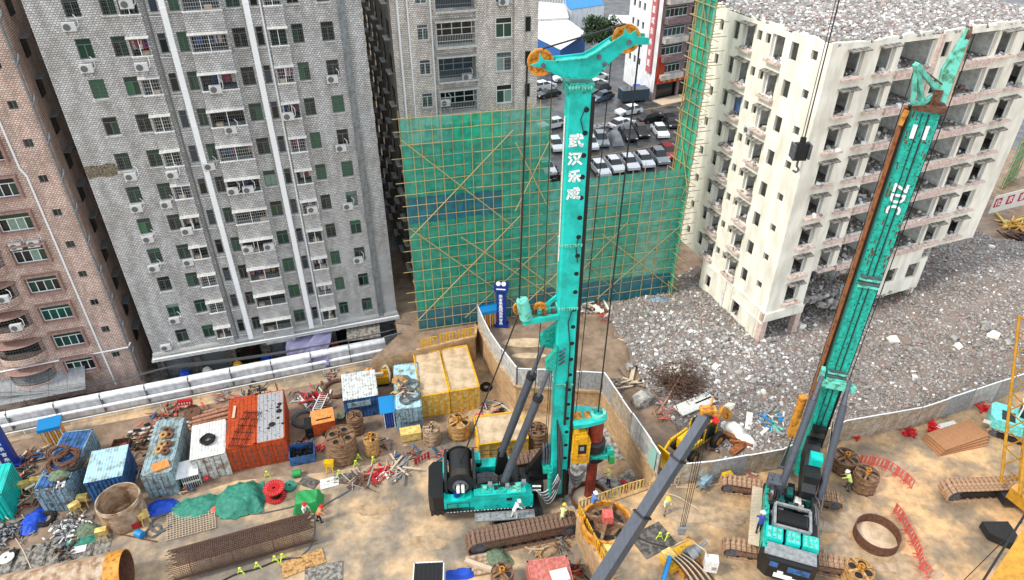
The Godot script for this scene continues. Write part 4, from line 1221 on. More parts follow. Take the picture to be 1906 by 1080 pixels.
func net_sheet(t: Node3D, X: Transform3D, u0: float, u1: float, v0: float, v1: float, m: Material, sd: float) -> void:
	var b := MB.new()
	var nx := 8
	var w := u1 - u0
	var h := v1 - v0
	b.field(X * Transform3D(Basis(Vector3.RIGHT, Vector3.BACK, Vector3.DOWN), Vector3((u0 + u1) / 2, (v0 + v1) / 2, 0)), w, h, nx, 4, func(x: float, z: float) -> Vector3:
		return Vector3(x, 0.05 * sin(x * 3.1 + sd) * cos(z * 2.3 + sd * 2) + 0.04 * sin(z * 5 + sd), z))
	obj("net_sheet", b, m, t)
func pole(t: Node3D, a: Vector3, c: Vector3, r: float) -> void:
	var b := MB.new()
	b.tube(a, c, r, 6, r * 0.8)
	obj("bamboo_pole", b, M.bamboo if rng.randf() < 0.75 else M.bamboo2, t)
func scaffolds() -> void:
	var p0 := G(780, 615, HI)
	var p1 := G(1246, 548, HI)
	var ud := (p1 - p0); ud.y = 0
	var W := ud.length()
	ud = ud.normalized()
	var yw := yaw_of(p0, p1)
	var nn := Vector3(-ud.z, 0, ud.x)
	var t := thing("bamboo_scaffold", "long bamboo scaffold hung with green safety net in front of the car park", "scaffold", p0, yw)
	var um: float = (onp(1021, 300, p0, nn) - p0).dot(ud)
	var vtl: float = onp(742, 225, p0, nn).y - HI
	var vtr: float = onp(1020, 190, p0, nn).y - HI
	var vr0: float = onp(1023, 347, p0, nn).y - HI
	var vr1: float = onp(1246, 312, p0, nn).y - HI
	var I := Transform3D()
	# net sheets: two lifts high, a few bays wide
	var vt := minf(vtl, vtr)
	var k := 0
	for j in 9:
		for i in 3:
			var u0 := um * i / 3.0
			var u1 := um * (i + 1) / 3.0
			var v0 := vt * j / 9.0
			var v1 := vt * (j + 1) / 9.0
			var m: Material = [M.net_b, M.net_a, M.net_b, M.net_c][(k * 7 + i * 3 + j) % 4]
			if j == 8: m = M.net_c if i != 1 else M.net_a
			if j == 5 and i < 2: m = M.net_d
			if j == 0: m = M.net_d
			net_sheet(t, X3(Vector3(0, 0, 0.0 + 0.03 * (k % 3))), u0, u1 + 0.15, v0, v1 + 0.12, m, k)
			k += 1
	var vrr := (vr0 + vr1) / 2
	for j in 5:
		for i in 3:
			var u0 := um + (W - um) * i / 3.0
			var u1 := um + (W - um) * (i + 1) / 3.0
			var m: Material = [M.net_a, M.net_b, M.net_a, M.net_c][(k * 5 + i + j) % 4]
			if j == 0: m = M.net_d
			if j == 4: m = M.net_c
			net_sheet(t, X3(Vector3(0, 0, 0.03 * (k % 3))), u0, u1 + 0.1, vrr * j / 5.0, vrr * (j + 1) / 5.0 + 0.1, m, k)
			k += 1
	var nv := 15
	for i in nv + 1:
		var u := um * i / nv
		var lean := rng.randf_range(-0.12, 0.12)
		pole(t, Vector3(u, -0.05, 0.2), Vector3(u + lean, vt + rng.randf_range(0.15, 0.9), 0.16), 0.042)
	nv = 12
	for i in range(1, nv + 1):
		var u := um + (W - um) * i / nv
		pole(t, Vector3(u, -0.05, 0.2), Vector3(u + rng.randf_range(-0.1, 0.1), vrr + rng.randf_range(0.1, 1.3), 0.16), 0.042)
	var nh := 19
	for j in nh + 1:
		var v := 0.25 + vt * j / nh
		var e := um if v > vrr + 0.3 else W
		pole(t, Vector3(-rng.randf_range(0.1, 1.0), v + rng.randf_range(-0.06, 0.06), 0.27), Vector3(e * 0.5 + rng.randf_range(-1, 1), v + rng.randf_range(-0.06, 0.06), 0.27), 0.031)
		pole(t, Vector3(e * 0.48, v + rng.randf_range(-0.06, 0.06), 0.3), Vector3(e + rng.randf_range(0.0, 0.4), v + rng.randf_range(-0.06, 0.06), 0.27), 0.031)
	# crossed braces
	for q in [[0, 10.5, 9.3, 19.6], [0, 1.5, 10, 11.5], [4.5, 1.0, 14.5, 10.0], [9.5, 12.0, um, 18.5], [13.0, 1.0, 20.5, 9.5], [18.0, 1.0, W, 8.5], [9.5, 0.6, 16.0, 7.0]]:
		pole(t, Vector3(q[0], q[1], 0.36), Vector3(q[2], q[3], 0.36), 0.05)
		pole(t, Vector3(q[0], q[3], 0.42), Vector3(q[2], q[1], 0.42), 0.05)
	# light reaching back to the beige block
	var b := MB.new()
	for i in 16:
		for j in 9:
			b.tube(Vector3(um * i / 15.0, 0.6 + vt * j / 9.5, 0.1), Vector3(um * i / 15.0, 0.6 + vt * j / 9.5, -1.3), 0.035, 5)
	tag(obj("tie_poles", b, M.bamboo2, t), "short bamboo ties behind the net", "", "", "stuff")
	# second, narrow scaffold on the cream building
	var q0 := G(1250, 555, HI)
	var ul := Vector3(-0.345, 0, -0.9386).normalized()
	var w2 := 2.6
	var base := q0 + ul * w2
	var t2 := thing("bamboo_scaffold", "narrow tower of bamboo and green net climbing the cream building", "scaffold", base, yaw_of(base, q0))
	var H2 := 31.5
	for j in 12:
		net_sheet(t2, X3(Vector3(0, 0, 0.03 * (j % 2))), 0, w2, H2 * j / 12.0, H2 * (j + 1) / 12.0 + 0.08, [M.net_a, M.net_b, M.net_a][j % 3], j + 40)
	for i in 4: pole(t2, Vector3(w2 * i / 3.0, -0.05, 0.14), Vector3(w2 * i / 3.0 + 0.05, H2 + 0.5, 0.14), 0.055)
	for i in 3: pole(t2, Vector3(-0.5 - 0.12 * i, -0.05, 0.0 - 0.4 * i), Vector3(-0.45 - 0.12 * i, H2 + 0.4, -0.4 * i), 0.07)
	for j in 27:
		var v := 0.5 + H2 * j / 27.0
		pole(t2, Vector3(-0.8, v, 0.2), Vector3(w2 + rng.randf_range(0.1, 1.3), v + rng.randf_range(-0.1, 0.1), 0.2), 0.042)
	for j in 5: pole(t2, Vector3(-0.3 if j % 2 else w2, 0.4 + j * 6.2, 0.26), Vector3(w2 if j % 2 else -0.3, 6.4 + j * 6.2, 0.26), 0.045)
	b = MB.new()
	for j in 27:
		var v := 0.5 + H2 * j / 27.0
		for i in 4: b.tube(Vector3(w2 * i / 3.0, v, 0.05), Vector3(w2 * i / 3.0 + 0.1, v, -1.3), 0.035, 5)
	tag(obj("tie_poles", b, M.bamboo2, t2), "short bamboo ties towards the wall", "", "", "stuff")
	# far net strip at the right edge
	var f0 := G(1862, 352, HI)
	var t3 := thing("bamboo_scaffold", "green net scaffold beyond the far end of the cream building", "scaffold", f0, 0.7)
	for j in 8: net_sheet(t3, Transform3D(), 0, 5.0, 2.0 * j, 2.0 * j + 2.05, [M.net_a, M.net_b][j % 2], j)
	for i in 5: pole(t3, Vector3(i * 1.25, 0, 0.14), Vector3(i * 1.25, 16.4, 0.14), 0.06)
	for j in 13: pole(t3, Vector3(-0.4, 0.4 + j * 1.25, 0.2), Vector3(5.4, 0.45 + j * 1.25, 0.2), 0.045)

# ---------- behind the net
func car_thing(label: String, paint: Material, x: Transform3D, tall: float = 1.0, cover: bool = false) -> Node3D:
	var t := thing("parked_car", label, "car", Vector3.ZERO, 0, "cars in the car park behind the net")
	t.transform = x
	if cover:
		inst("cover", cached("cover", func(b: MB):
			b.field(Transform3D(), 4.6, 1.9, 20, 10, func(px: float, pz: float) -> Vector3:
				var e := 1.0 - pow(absf(pz) / 0.95, 4.0)
				var f := 0.95 if absf(px) > 1.5 else 0.95 + 0.5 * smoothstep(1.5, 0.9, absf(px))
				var g := 1.0 - pow(absf(px) / 2.3, 8.0)
				return Vector3(px, maxf(0.04, f * e * g) + 0.02 * sin(px * 9 + pz * 7), pz))), paint, t)
		return t
	inst("body", cached("carbody", func(b: MB):
		var p := PackedVector2Array([Vector2(-2.3, 0.32), Vector2(-2.34, 0.62), Vector2(-2.2, 0.88), Vector2(-1.7, 0.97), Vector2(1.1, 0.95), Vector2(2.0, 0.82), Vector2(2.28, 0.66), Vector2(2.33, 0.35), Vector2(2.2, 0.24), Vector2(-2.2, 0.24)])
		b.prism(Transform3D(), p, 1.8)), paint, t)
	inst("glasshouse", cached("carglass%.1f" % tall, func(b: MB):
		var lo := [Vector3(-1.95, 0.95, 0.82), Vector3(1.1, 0.94, 0.82), Vector3(1.1, 0.94, -0.82), Vector3(-1.95, 0.95, -0.82)]
		var hi := [Vector3(-1.35, 1.44 * tall, 0.64), Vector3(0.25, 1.44 * tall, 0.64), Vector3(0.25, 1.44 * tall, -0.64), Vector3(-1.35, 1.44 * tall, -0.64)]
		for i in 4: b.quad(lo[i], lo[(i + 1) % 4], hi[(i + 1) % 4], hi[i])), M.glass_dark, t)
	inst("roof", cached("carroof%.1f" % tall, func(b: MB):
		b.bx(-0.55, 1.45 * tall, 0, 1.66, 0.05, 1.32)
		for s in [-0.7, 0.7]: b.bar(Vector3(-0.55, 0.95, s * 1.18), Vector3(-0.55, 1.44 * tall, s * 0.93), 0.09)), paint, t)
	for q in [[-1.4, 0.86], [1.45, 0.86], [-1.4, -0.86], [1.45, -0.86]]:
		var wh := inst("wheel", cached("wheel", func(b: MB): b.tube(Vector3(0, 0, -0.1), Vector3(0, 0, 0.1), 0.32, 14)), M.rubber, t, X3(Vector3(q[0], 0.32, q[1])))
		inst("rim", cached("rim", func(b: MB): b.tube(Vector3(0, 0, -0.11), Vector3(0, 0, 0.11), 0.19, 10)), M.frame_grey, wh)
	for s in [-0.68, 0.68]:
		inst("headlight", cached("hl", func(b: MB): b.bx(0, 0, 0, 0.12, 0.12, 0.34)), M.frame_white, t, X3(Vector3(2.26, 0.66, s)))
		inst("tail_light", cached("tl", func(b: MB): b.bx(0, 0, 0, 0.08, 0.14, 0.36)), M.red, t, X3(Vector3(-2.31, 0.7, s)))
	return t
func cars() -> void:
	var pm := {}
	for q in [["white", Color(0.86, 0.87, 0.88)], ["black", Color(0.03, 0.032, 0.036)], ["silver", Color(0.52, 0.55, 0.57)], ["steel blue", Color(0.27, 0.34, 0.42)], ["grey", Color(0.2, 0.21, 0.22)], ["red", Color(0.55, 0.04, 0.05)]]:
		var m := mat("car_" + q[0], q[1], 0.25, "", 1, 0.1)
		m.clearcoat_enabled = true
		m.clearcoat = 0.7
		pm[q[0]] = m
	# px, py of the middle, direction in the picture towards the bonnet, paint
	var l := [[1012, 162, 10, -2, "white", "white car parked just behind the black one beside the tall mast"], [1020, 177, -10, 2, "black", "black car parked behind the white saloon beside the tall mast"], [1028, 234, -10, 2, "white", "white car behind the torn upper edge of the green net"], [1034, 272, 5, 8, "white", "white car parked nose-in beside the tall teal mast"], [1016, 315, 8, 10, "white", "white car half hidden behind the green net edge"],
		[1098, 269, 5, 9, "white", "white car tucked against the mast at the row's end"], [1118, 263, 5, 9, "silver", "silver-blue car between a white car and a covered one"], [1145, 259, 5, 8, "cover", "car under a pale grey cover in the middle row"], [1170, 253, 5, 8, "black", "black car beside the covered one in the middle row"], [1193, 247, 5, 8, "black", "black car between a black and a white one"], [1228, 247, 6, 8, "white", "white car at the far end of the middle row"],
		[1157, 233, 10, -3, "white", "white car parked lengthways behind the middle row"], [1212, 222, 10, -2, "black", "black car parked lengthways behind the middle row"], [1248, 229, 6, 8, "black", "black car under the narrow green scaffold tower"], [1170, 209, -10, 2, "white", "white car driving across the wet yard"], [1120, 183, -10, 3, "steel blue", "dark blue car beside the dark grey one"], [1115, 169, -10, 3, "grey", "dark grey car between a blue and a white one"], [1111, 158, 10, -3, "white", "white car third in the short side row"], [1112, 145, 10, -2, "white", "white car at the back of the short side row"], [1051, 147, -10, 1, "white", "white car standing apart near the white sheds"],
		[1116, 317, 6, 7, "white", "white car first in the front row by the net"], [1143, 310, 6, 7, "white", "white car second in the front row by the net"], [1170, 306, 6, 7, "white", "white car in the middle of the front row"], [1198, 301, 6, 7, "white", "white car with a dark roof panel in the front row"], [1226, 295, 6, 7, "silver", "silver estate car at the end of the front row"], [1243, 286, 6, 7, "red", "red car behind the silver estate"]]
	for q in l:
		var p := G(q[0], q[1] + 3, HI)
		var d := G(q[0] + q[2], q[1] + 3 + q[3], HI)
		p.y = HI + 0.012
		car_thing(q[5], M.plate_grey if q[4] == "cover" else pm[q[4]], X3(p, yaw_of(p, d)), 1.12 if q[4] == "silver" or q[4] == "grey" else 1.0, q[4] == "cover")
	# dark delivery trailer, motor scooters, kerb island, painted lines
	var t := thing("box_trailer", "dark grey canvas-sided trailer near the shop", "trailer", G(1178, 188, HI), 0.25)
	var b := MB.new()
	b.bx(0, 1.35, 0, 5.0, 1.9, 2.2)
	obj("canvas_body", b, M.glass_blue, t)
	b = MB.new()
	b.bx(0, 0.36, 0, 4.6, 0.12, 1.6)
	for s in [-1.2, 1.2]:
		for z in [-0.9, 0.9]: b.tube(Vector3(s, 0.35, z - 0.1), Vector3(s, 0.35, z + 0.1), 0.35, 10)
	obj("running_gear", b, M.rubber, t)
	for i in 4:
		var p := G(1028 + i * 2.5, 322 + i * 6, HI)
		var s := thing("motor_scooter", "dark motor scooter parked in the line beside the mast", "scooter", p + Vector3(0, 0.01, 0), 0.4 + i * 0.1, "scooters by the net edge")
		b = MB.new()
		b.prism(Transform3D(), PackedVector2Array([Vector2(-0.75, 0.45), Vector2(-0.7, 0.75), Vector2(-0.1, 0.72), Vector2(0.1, 0.35), Vector2(0.4, 0.35), Vector2(0.55, 0.95), Vector2(0.66, 0.93), Vector2(0.55, 0.25), Vector2(0.0, 0.2)]), 0.3)
		obj("body", b, M.steel_dark, s)
		for x in [-0.55, 0.62]:
			b = MB.new()
			b.tube(Vector3(x, 0.22, -0.06), Vector3(x, 0.22, 0.06), 0.22, 10)
			obj("wheel", b, M.rubber, s)
		b = MB.new()
		b.bar(Vector3(0.58, 0.98, -0.32), Vector3(0.58, 0.98, 0.32), 0.05)
		obj("handlebar", b, M.steel_grey, s)
	b = MB.new()
	var a := G(1095, 240, HI); var c := G(1137, 232, HI)
	b.bar(a + Vector3(0, 0.12, 0), c + Vector3(0, 0.12, 0), 1.6, 0.26)
	tag(obj("traffic_island", b, M.concrete), "low pale concrete island between parked cars", "kerb island")
	b = MB.new()
	for q in [[1130, 165, 1158, 178], [1105, 222, 1250, 195], [1000, 260, 1100, 238], [1100, 292, 1240, 268]]:
		var s := G(q[0], q[1], HI + 0.018); var e := G(q[2], q[3], HI + 0.018)
		var n := (e - s).normalized().cross(Vector3.UP) * 0.09
		b.quad(s - n, s + n, e + n, e - n)
	var ln := structure("parking_line", b, M.line_yellow)
	# water barrels by the shop
	for i in 6:
		var p := G(1182 + (i % 3) * 7, 178 - (i / 3) * 7, HI)
		b = MB.new()
		b.lathe(X3(p + Vector3(0, 0.01, 0)), [Vector2(0, 0), Vector2(0.5, 0), Vector2(0.55, 0.6), Vector2(0.5, 1.3), Vector2(0, 1.35)], 12)
		tag(obj("water_barrel", b, M.blue_tarp), "blue plastic barrel standing against the white end wall", "barrel", "blue barrels by the shop")
	tree(G(1118, 118, HI))
	# shop building at the back
	var sp := G(1214, 188, HI)
	var u1 := (G(1300, 170, HI) - sp).normalized()
	var t2 := thing("shop_building", "brown and white street building with shop front and red wall sign", "building", sp, yaw_of(sp, sp + u1))
	var H := 24.0
	b = MB.new()
	var holes := []
	for k in 6:
		holes.append([0.8, 4.6 + k * 3.1, 4.6, 1.7])
		holes.append([6.4, 4.6 + k * 3.1, 4.6, 1.7])
	holes.append([0.6, 0.1, 4.6, 2.7]); holes.append([5.8, 0.1, 5.0, 2.7])
	wall(b, Transform3D(), 0, 14, 0, H, holes, 0.35)
	b.quad(Vector3(14, 0, 0), Vector3(14, 0, -12), Vector3(14, H, -12), Vector3(14, H, 0))
	b.quad(Vector3(0, H, 0), Vector3(14, H, 0), Vector3(14, H, -12), Vector3(0, H, -12))
	mat("mauve", Color(0.52, 0.43, 0.43), 0.7, "grime", 4.0)
	obj("wall", b, M.mauve, t2)
	for k in 6:
		for u in [0.8, 6.4]:
			window(t2, u, 4.6 + k * 3.1, 4.6, 1.7, 0.1, [M.glass_dark, M.glass_blue, M.glass_green], M.frame_white, null, 5, 0.25)
			b = MB.new()
			b.bx(u + 2.3, 4.1 + k * 3.1, 0.5, 5.0, 0.9, 1.0)
			obj("balcony_front", b, M.mauve if k % 2 else M.tile_beige, t2)
	b = MB.new()
	b.bx(7, 3.5, 0.4, 13.4, 0.9, 0.7)
	mat("shop_sign", Color(0.75, 0.22, 0.08), 0.6, "fine", 1.0)
	var sg := obj("fascia_sign", b, M.shop_sign, t2)
	b = MB.new()
	for i in 9: glyph(b, Transform3D(Basis(), Vector3(1.2 + i * 1.2, 3.2, 0.76)), 0.62, ["shi", "he", "jia", "li"][i % 4], 0.04)
	mat("sign_yellow", Color(0.95, 0.75, 0.2), 0.6)
	obj("lettering", b, M.sign_yellow, sg)
	b = MB.new()
	b.bx(7, 1.4, -0.6, 13.4, 2.8, 0.1)
	obj("shop_glass", b, M.glass_dark, t2)
	b = MB.new()
	b.bx(5.0, 0.06, 1.4, 10.0, 0.12, 2.8)
	obj("shop_step", b, M.plank_pale, t2)
	b = MB.new()
	b.bx(0.9, 5.6, 0.2, 1.6, 4.2, 0.2)
	obj("banner", b, M.shop_sign, t2)
	# white end wall with the long red sign
	var e0 := G(1160, 150, HI)
	var Xe := Transform3D(Y(yaw_of(e0, sp)), e0)
	Xe = t2.transform.affine_inverse() * Xe
	var We := e0.distance_to(sp)
	var he := []
	for k in 6:
		for i in 3: he.append([We * (0.12 + 0.16 * i), 4.5 + 3.1 * k, 0.8, 1.2])
	b = MB.new()
	wall(b, Xe, 0, We, 0, H, he, 0.3)
	obj("end_wall", b, M.white_paint, t2)
	for h in he: inst("pane", rect_mesh(0.8, 1.2), M.glass_dark, t2, Xe * X3(Vector3(h[0] + 0.4, h[1] + 0.6, -0.2)))
	b = MB.new()
	b.box(Xe * X3(Vector3(We * 0.82, 13.0, 0.25)), Vector3(1.7, 17.0, 0.3))
	mat("sign_red", Color(0.85, 0.45, 0.47), 0.6, "fine", 2.0)
	var rs := obj("vertical_sign", b, M.sign_red, t2)
	b = MB.new()
	for i in 9: glyph(b, Xe * X3(Vector3(We * 0.82 - 0.55, 19.6 - i * 1.75, 0.42)), 1.1, ["shi", "he", "jia", "li", "cheng"][i % 5], 0.05)
	obj("lettering", b, M.text_white, rs)
	# sheds with white and blue roofs
	sheds()
func shed(label: String, px: Array, h: float, roofm: Material, wallm: Material) -> void:
	var q := []
	for p in px: q.append(G(p[0], p[1], HI + h))
	var t := thing("shed", label, "shed", Vector3(q[0].x, HI, q[0].z))
	var o: Vector3 = t.position
	var b := MB.new()
	var n := q.size()
	var pl := PackedVector2Array()
	for p in q: pl.append(Vector2(p.x - o.x, p.z - o.z))
	var cc := Vector2.ZERO
	for p in pl: cc += p / n
	var big := PackedVector2Array()
	for p in pl: big.append(cc + (p - cc) * 1.03)
	sheet(b, big, h + 0.06); sheet(b, big, h)
	for i in n:
		var a := big[i]; var c := big[(i + 1) % n]
		b.quad(Vector3(a.x, h, a.y), Vector3(c.x, h, c.y), Vector3(c.x, h + 0.06, c.y), Vector3(a.x, h + 0.06, a.y))
	obj("roof", b, roofm, t)
	b = MB.new()
	for i in n:
		var a := pl[i]; var c := pl[(i + 1) % n]
		b.quad(Vector3(a.x, 0, a.y), Vector3(c.x, 0, c.y), Vector3(c.x, h, c.y), Vector3(a.x, h, a.y))
	obj("wall", b, wallm, t)
	b = MB.new()
	var a3 := pl[0]; var c3 := pl[1]
	for i in 24:
		var p := a3.lerp(c3, i / 23.0)
		b.tube(Vector3(p.x, h + 0.09, p.y), Vector3(p.x + (pl[n - 1].x - a3.x), h + 0.09, p.y + (pl[n - 1].y - a3.y)), 0.05, 4)
	tag(obj("roof_ribs", b, roofm, t), "standing seams of the roof", "", "", "stuff")
func sheds() -> void:
	mat("blue_wall", Color(0.16, 0.4, 0.68), 0.6, "streak", 2.0)
	shed("low shed with a broad white roof and blue walls", [[990, 66], [1043, 92], [1090, 62], [1052, 34], [985, 42]], 4.5, M.roof_white, M.blue_wall)
	shed("low shed with a worn white roof behind the first", [[985, 36], [1058, 33], [1048, 8], [985, 2]], 5.0, M.roof_white, M.white_paint)
	shed("low house with a bright blue roof", [[1062, 18], [1125, 9], [1112, -6], [1048, 2]], 4.5, M.blue_bright, M.white_paint)
	shed("small lean-to with a pale green roof beside the tree", [[1130, 42], [1172, 52], [1178, 30], [1135, 28]], 4.0, M.roof_white, M.plate_grey)
	# far streets beyond the sheds
	for i in 5:
		var p := G(900 + i * 120, -40 - i * 12, HI)
		var t := thing("street_block", "plain pale street block far behind the sheds", "building", p, 0.25, "blocks of the far street")
		var b := MB.new()
		block_shell(b, 26, 11, 20)
		b.quad(Vector3(0, 0, 0), Vector3(26, 0, 0), Vector3(26, 11, 0), Vector3(0, 11, 0))
		obj("wall", b, M.tile_beige, t)
func tree(at: Vector3) -> void:
	var t := thing("street_tree", "dense dark green tree between the sheds and the shop", "tree", at)
	var b := MB.new()
	b.tube(Vector3(0, -0.1, 0), Vector3(0.2, 4.0, 0), 0.32, 8, 0.22)
	for i in 7:
		var a := i * 0.9
		b.tube(Vector3(0.2, 3.6, 0), Vector3(cos(a) * 3.0, 6.0 + (i % 3), sin(a) * 3.0), 0.16, 6, 0.05)
	obj("trunk", b, M.bark, t)
	var r := RandomNumberGenerator.new()
	r.seed = 4
	b = MB.new()
	for k in 46:
		var dirv := Vector3(r.randfn(), r.randfn() * 0.7, r.randfn()).normalized()
		var c := Vector3(0, 6.4, 0) + dirv * Vector3(4.2, 2.9, 4.2) * pow(r.randf(), 0.4)
		var rad := r.randf_range(0.7, 1.4)
		for i in 130:
			var d := Vector3(r.randfn(), r.randfn(), r.randfn()).normalized()
			var p := c + d * rad * pow(r.randf(), 0.35)
			var f := Basis.from_euler(Vector3(r.randf() * TAU, r.randf() * TAU, r.randf() * TAU))
			var s := r.randf_range(0.14, 0.28)
			b.tri(p + f.x * s, p + f.y * s * 0.6, p - f.x * s)
			b.tri(p + f.x * s, p - f.x * s, p - f.y * s * 0.6)
	obj("crown", b, M.leaf, t)

# hand-drawn strokes of the Chinese lettering, unit square, y up
var GL := {
	"wu": [[.08, .84, .5, .84], [.04, .62, .96, .66], [.27, .62, .27, .12], [.27, .38, .46, .38], [.1, .45, .1, .1], [.03, .08, .5, .14], [.58, .95, .66, .5], [.66, .5, .8, .15], [.8, .15, .94, .05], [.94, .05, .96, .2], [.78, .92, .9, .8]],
	"han": [[.08, .9, .2, .8], [.04, .64, .16, .54], [.05, .08, .24, .4], [.34, .85, .88, .85], [.88, .85, .7, .45], [.7, .45, .34, .06], [.42, .66, .62, .36], [.62, .36, .96, .06]],
	"le": [[.2, .82, .82, .92], [.2, .82, .16, .52], [.16, .52, .92, .52], [.54, .74, .54, .08], [.54, .08, .42, .14], [.3, .38, .14, .12], [.72, .38, .9, .12]],
	"cheng": [[.1, .74, .94, .74], [.2, .74, .18, .4], [.18, .4, .06, .06], [.2, .5, .46, .5], [.46, .5, .42, .18], [.42, .18, .32, .22], [.58, .95, .64, .5], [.64, .5, .8, .14], [.8, .14, .95, .06], [.95, .06, .96, .2], [.88, .56, .56, .1], [.76, .94, .88, .82]],
	"hua": [[.3, .95, .05, .5], [.2, .68, .2, .05], [.6, .95, .6, .12], [.6, .12, .95, .12], [.95, .12, .95, .28], [.92, .74, .5, .44]],
	"shi": [[.2, .9, .8, .9], [.1, .65, .9, .65], [.5, .9, .5, .08], [.5, .08, .36, .14], [.3, .45, .16, .18], [.7, .45, .86, .18]],
	"he": [[.1, .6, .9, .6], [.5, .95, .5, .05], [.45, .55, .12, .2], [.55, .55, .88, .2], [.25, .82, .75, .86]],
	"jia": [[.08, .75, .92, .75], [.5, .95, .5, .5], [.2, .5, .8, .5], [.25, .35, .75, .35], [.25, .35, .25, .06], [.75, .35, .75, .06], [.25, .08, .75, .08]],
	"li": [[.2, .9, .8, .9], [.2, .9, .2, .5], [.8, .9, .8, .5], [.2, .5, .8, .5], [.2, .7, .8, .7], [.5, .9, .5, .08], [.15, .3, .85, .3], [.05, .08, .95, .08]]}
func glyph(b: MB, x: Transform3D, s: float, key: String, thick: float, weight: float = 0.115) -> void:
	for q in GL[key]:
		var a := Vector3(q[0] * s, q[1] * s, 0)
		var c := Vector3(q[2] * s, q[3] * s, 0)
		var d := (c - a).normalized() * weight * s * 0.35
		a -= d; c += d
		var n := Vector3(-d.y, d.x, 0).normalized() * weight * s * 0.5
		var z := Vector3(0, 0, thick / 2)
		b.quad(x * (a - n + z), x * (c - n + z), x * (c + n + z), x * (a + n + z))
		b.quad(x * (a + n - z), x * (a + n + z), x * (c + n + z), x * (c + n - z))
		b.quad(x * (a - n + z), x * (a - n - z), x * (c - n - z), x * (c - n + z))

# crawler with separate shoes: loop in local xy, length along x, width along z, base on y = 0
func crawler(t: Node3D, X: Transform3D, ln: float, wd: float, h: float, shoe: Material, frame: Material) -> void:
	var r := h / 2
	var b := MB.new()
	b.bx(0, r, 0, ln - h * 0.9, h * 0.52, wd * 0.62)
	b.bx(0, r * 1.15, wd * 0.34, ln - h * 1.4, h * 0.28, 0.08)
	var o := obj("crawler", b, frame, t, X)
	var flat := ln - h
	var per := 2 * flat + PI * h
	var n := int(per / 0.34)
	var key := "shoe%.2f" % wd
	var m := cached(key, func(bb: MB):
		bb.bx(0, 0.035, 0, 0.3, 0.06, wd); bb.bx(0.08, 0.085, 0, 0.05, 0.06, wd * 0.98); bb.bx(-0.06, -0.03, 0, 0.16, 0.07, wd * 0.3))
	for i in n:
		var s := per * i / n
		var p: Vector2
		var a: float
		if s < flat: p = Vector2(-flat / 2 + s, h); a = 0.0
		elif s < flat + PI * r:
			a = -(s - flat) / r
			p = Vector2(flat / 2 + r * sin(-a), r + r * cos(a))
		elif s < 2 * flat + PI * r: p = Vector2(flat / 2 - (s - flat - PI * r), 0.0); a = PI
		else:
			a = PI - (s - 2 * flat - PI * r) / r
			p = Vector2(-flat / 2 - r * sin(PI - a), r - r * cos(PI - a))
		if s < flat: p.y -= 0.05 * sin(PI * (s / flat)) # sag
		inst("track_shoe", m, shoe, o, Transform3D(Basis(Vector3(0, 0, 1), a), Vector3(p.x, p.y * 0.93 + 0.06, 0)))
	for s in [-1, 1]:
		b = MB.new()
		b.tube(Vector3(s * flat / 2, r, -wd * 0.36), Vector3(s * flat / 2, r, wd * 0.36), r * 0.8, 18)
		b.tube(Vector3(s * flat / 2, r, -wd * 0.42), Vector3(s * flat / 2, r, wd * 0.42), r * 0.35, 12)
		obj("idler_wheel", b, M.steel_grey, o)
	for i in 9:
		b = MB.new()
		var x := -flat / 2 + flat * (i + 0.5) / 9.0
		b.tube(Vector3(x, 0.2, -wd * 0.3), Vector3(x, 0.2, wd * 0.3), 0.15, 10)
		obj("track_roller", b, M.steel_dark, o)
func handrail(t: Node3D, pts: Array, hgt: float, m: Material = null) -> void:
	var b := MB.new()
	for i in pts.size():
		b.tube(pts[i], pts[i] + Vector3(0, hgt, 0), 0.025, 5)
		if i > 0:
			b.tube(pts[i - 1] + Vector3(0, hgt, 0), pts[i] + Vector3(0, hgt, 0), 0.025, 5)
			b.tube(pts[i - 1] + Vector3(0, hgt * 0.5, 0), pts[i] + Vector3(0, hgt * 0.5, 0), 0.02, 5)
	obj("handrail", b, M.steel_black if m == null else m, t)
func sag(a: Vector3, c: Vector3, d: float, n: int = 10) -> Array:
	var o := []
	for i in n + 1:
		var k := float(i) / n
		o.append(a.lerp(c, k) - Vector3(0, d * 4 * k * (1 - k), 0))
	return o
func sheave(t: Node3D, p: Vector3, r: float, m: Material) -> void:
	var X := Transform3D(Basis(Vector3.RIGHT, PI / 2), p)
	var b := MB.new()
	b.lathe(X, [Vector2(r * 0.82, -0.09), Vector2(r, -0.1), Vector2(r * 0.93, 0), Vector2(r, 0.1), Vector2(r * 0.82, 0.09), Vector2(r * 0.82, -0.09)], 26)
	b.lathe(X, [Vector2(0, -0.12), Vector2(r * 0.25, -0.12), Vector2(r * 0.25, 0.12), Vector2(0, 0.12)], 14)
	b.lathe(X, [Vector2(r * 0.24, 0.02), Vector2(r * 0.83, 0.02)], 20)
	for i in 6:
		var a := TAU * i / 6
		b.bar(p + Vector3(cos(a), sin(a), 0) * r * 0.22, p + Vector3(cos(a), sin(a), 0) * r * 0.84, 0.1, 0.12)
	obj("rope_sheave", b, m, t)

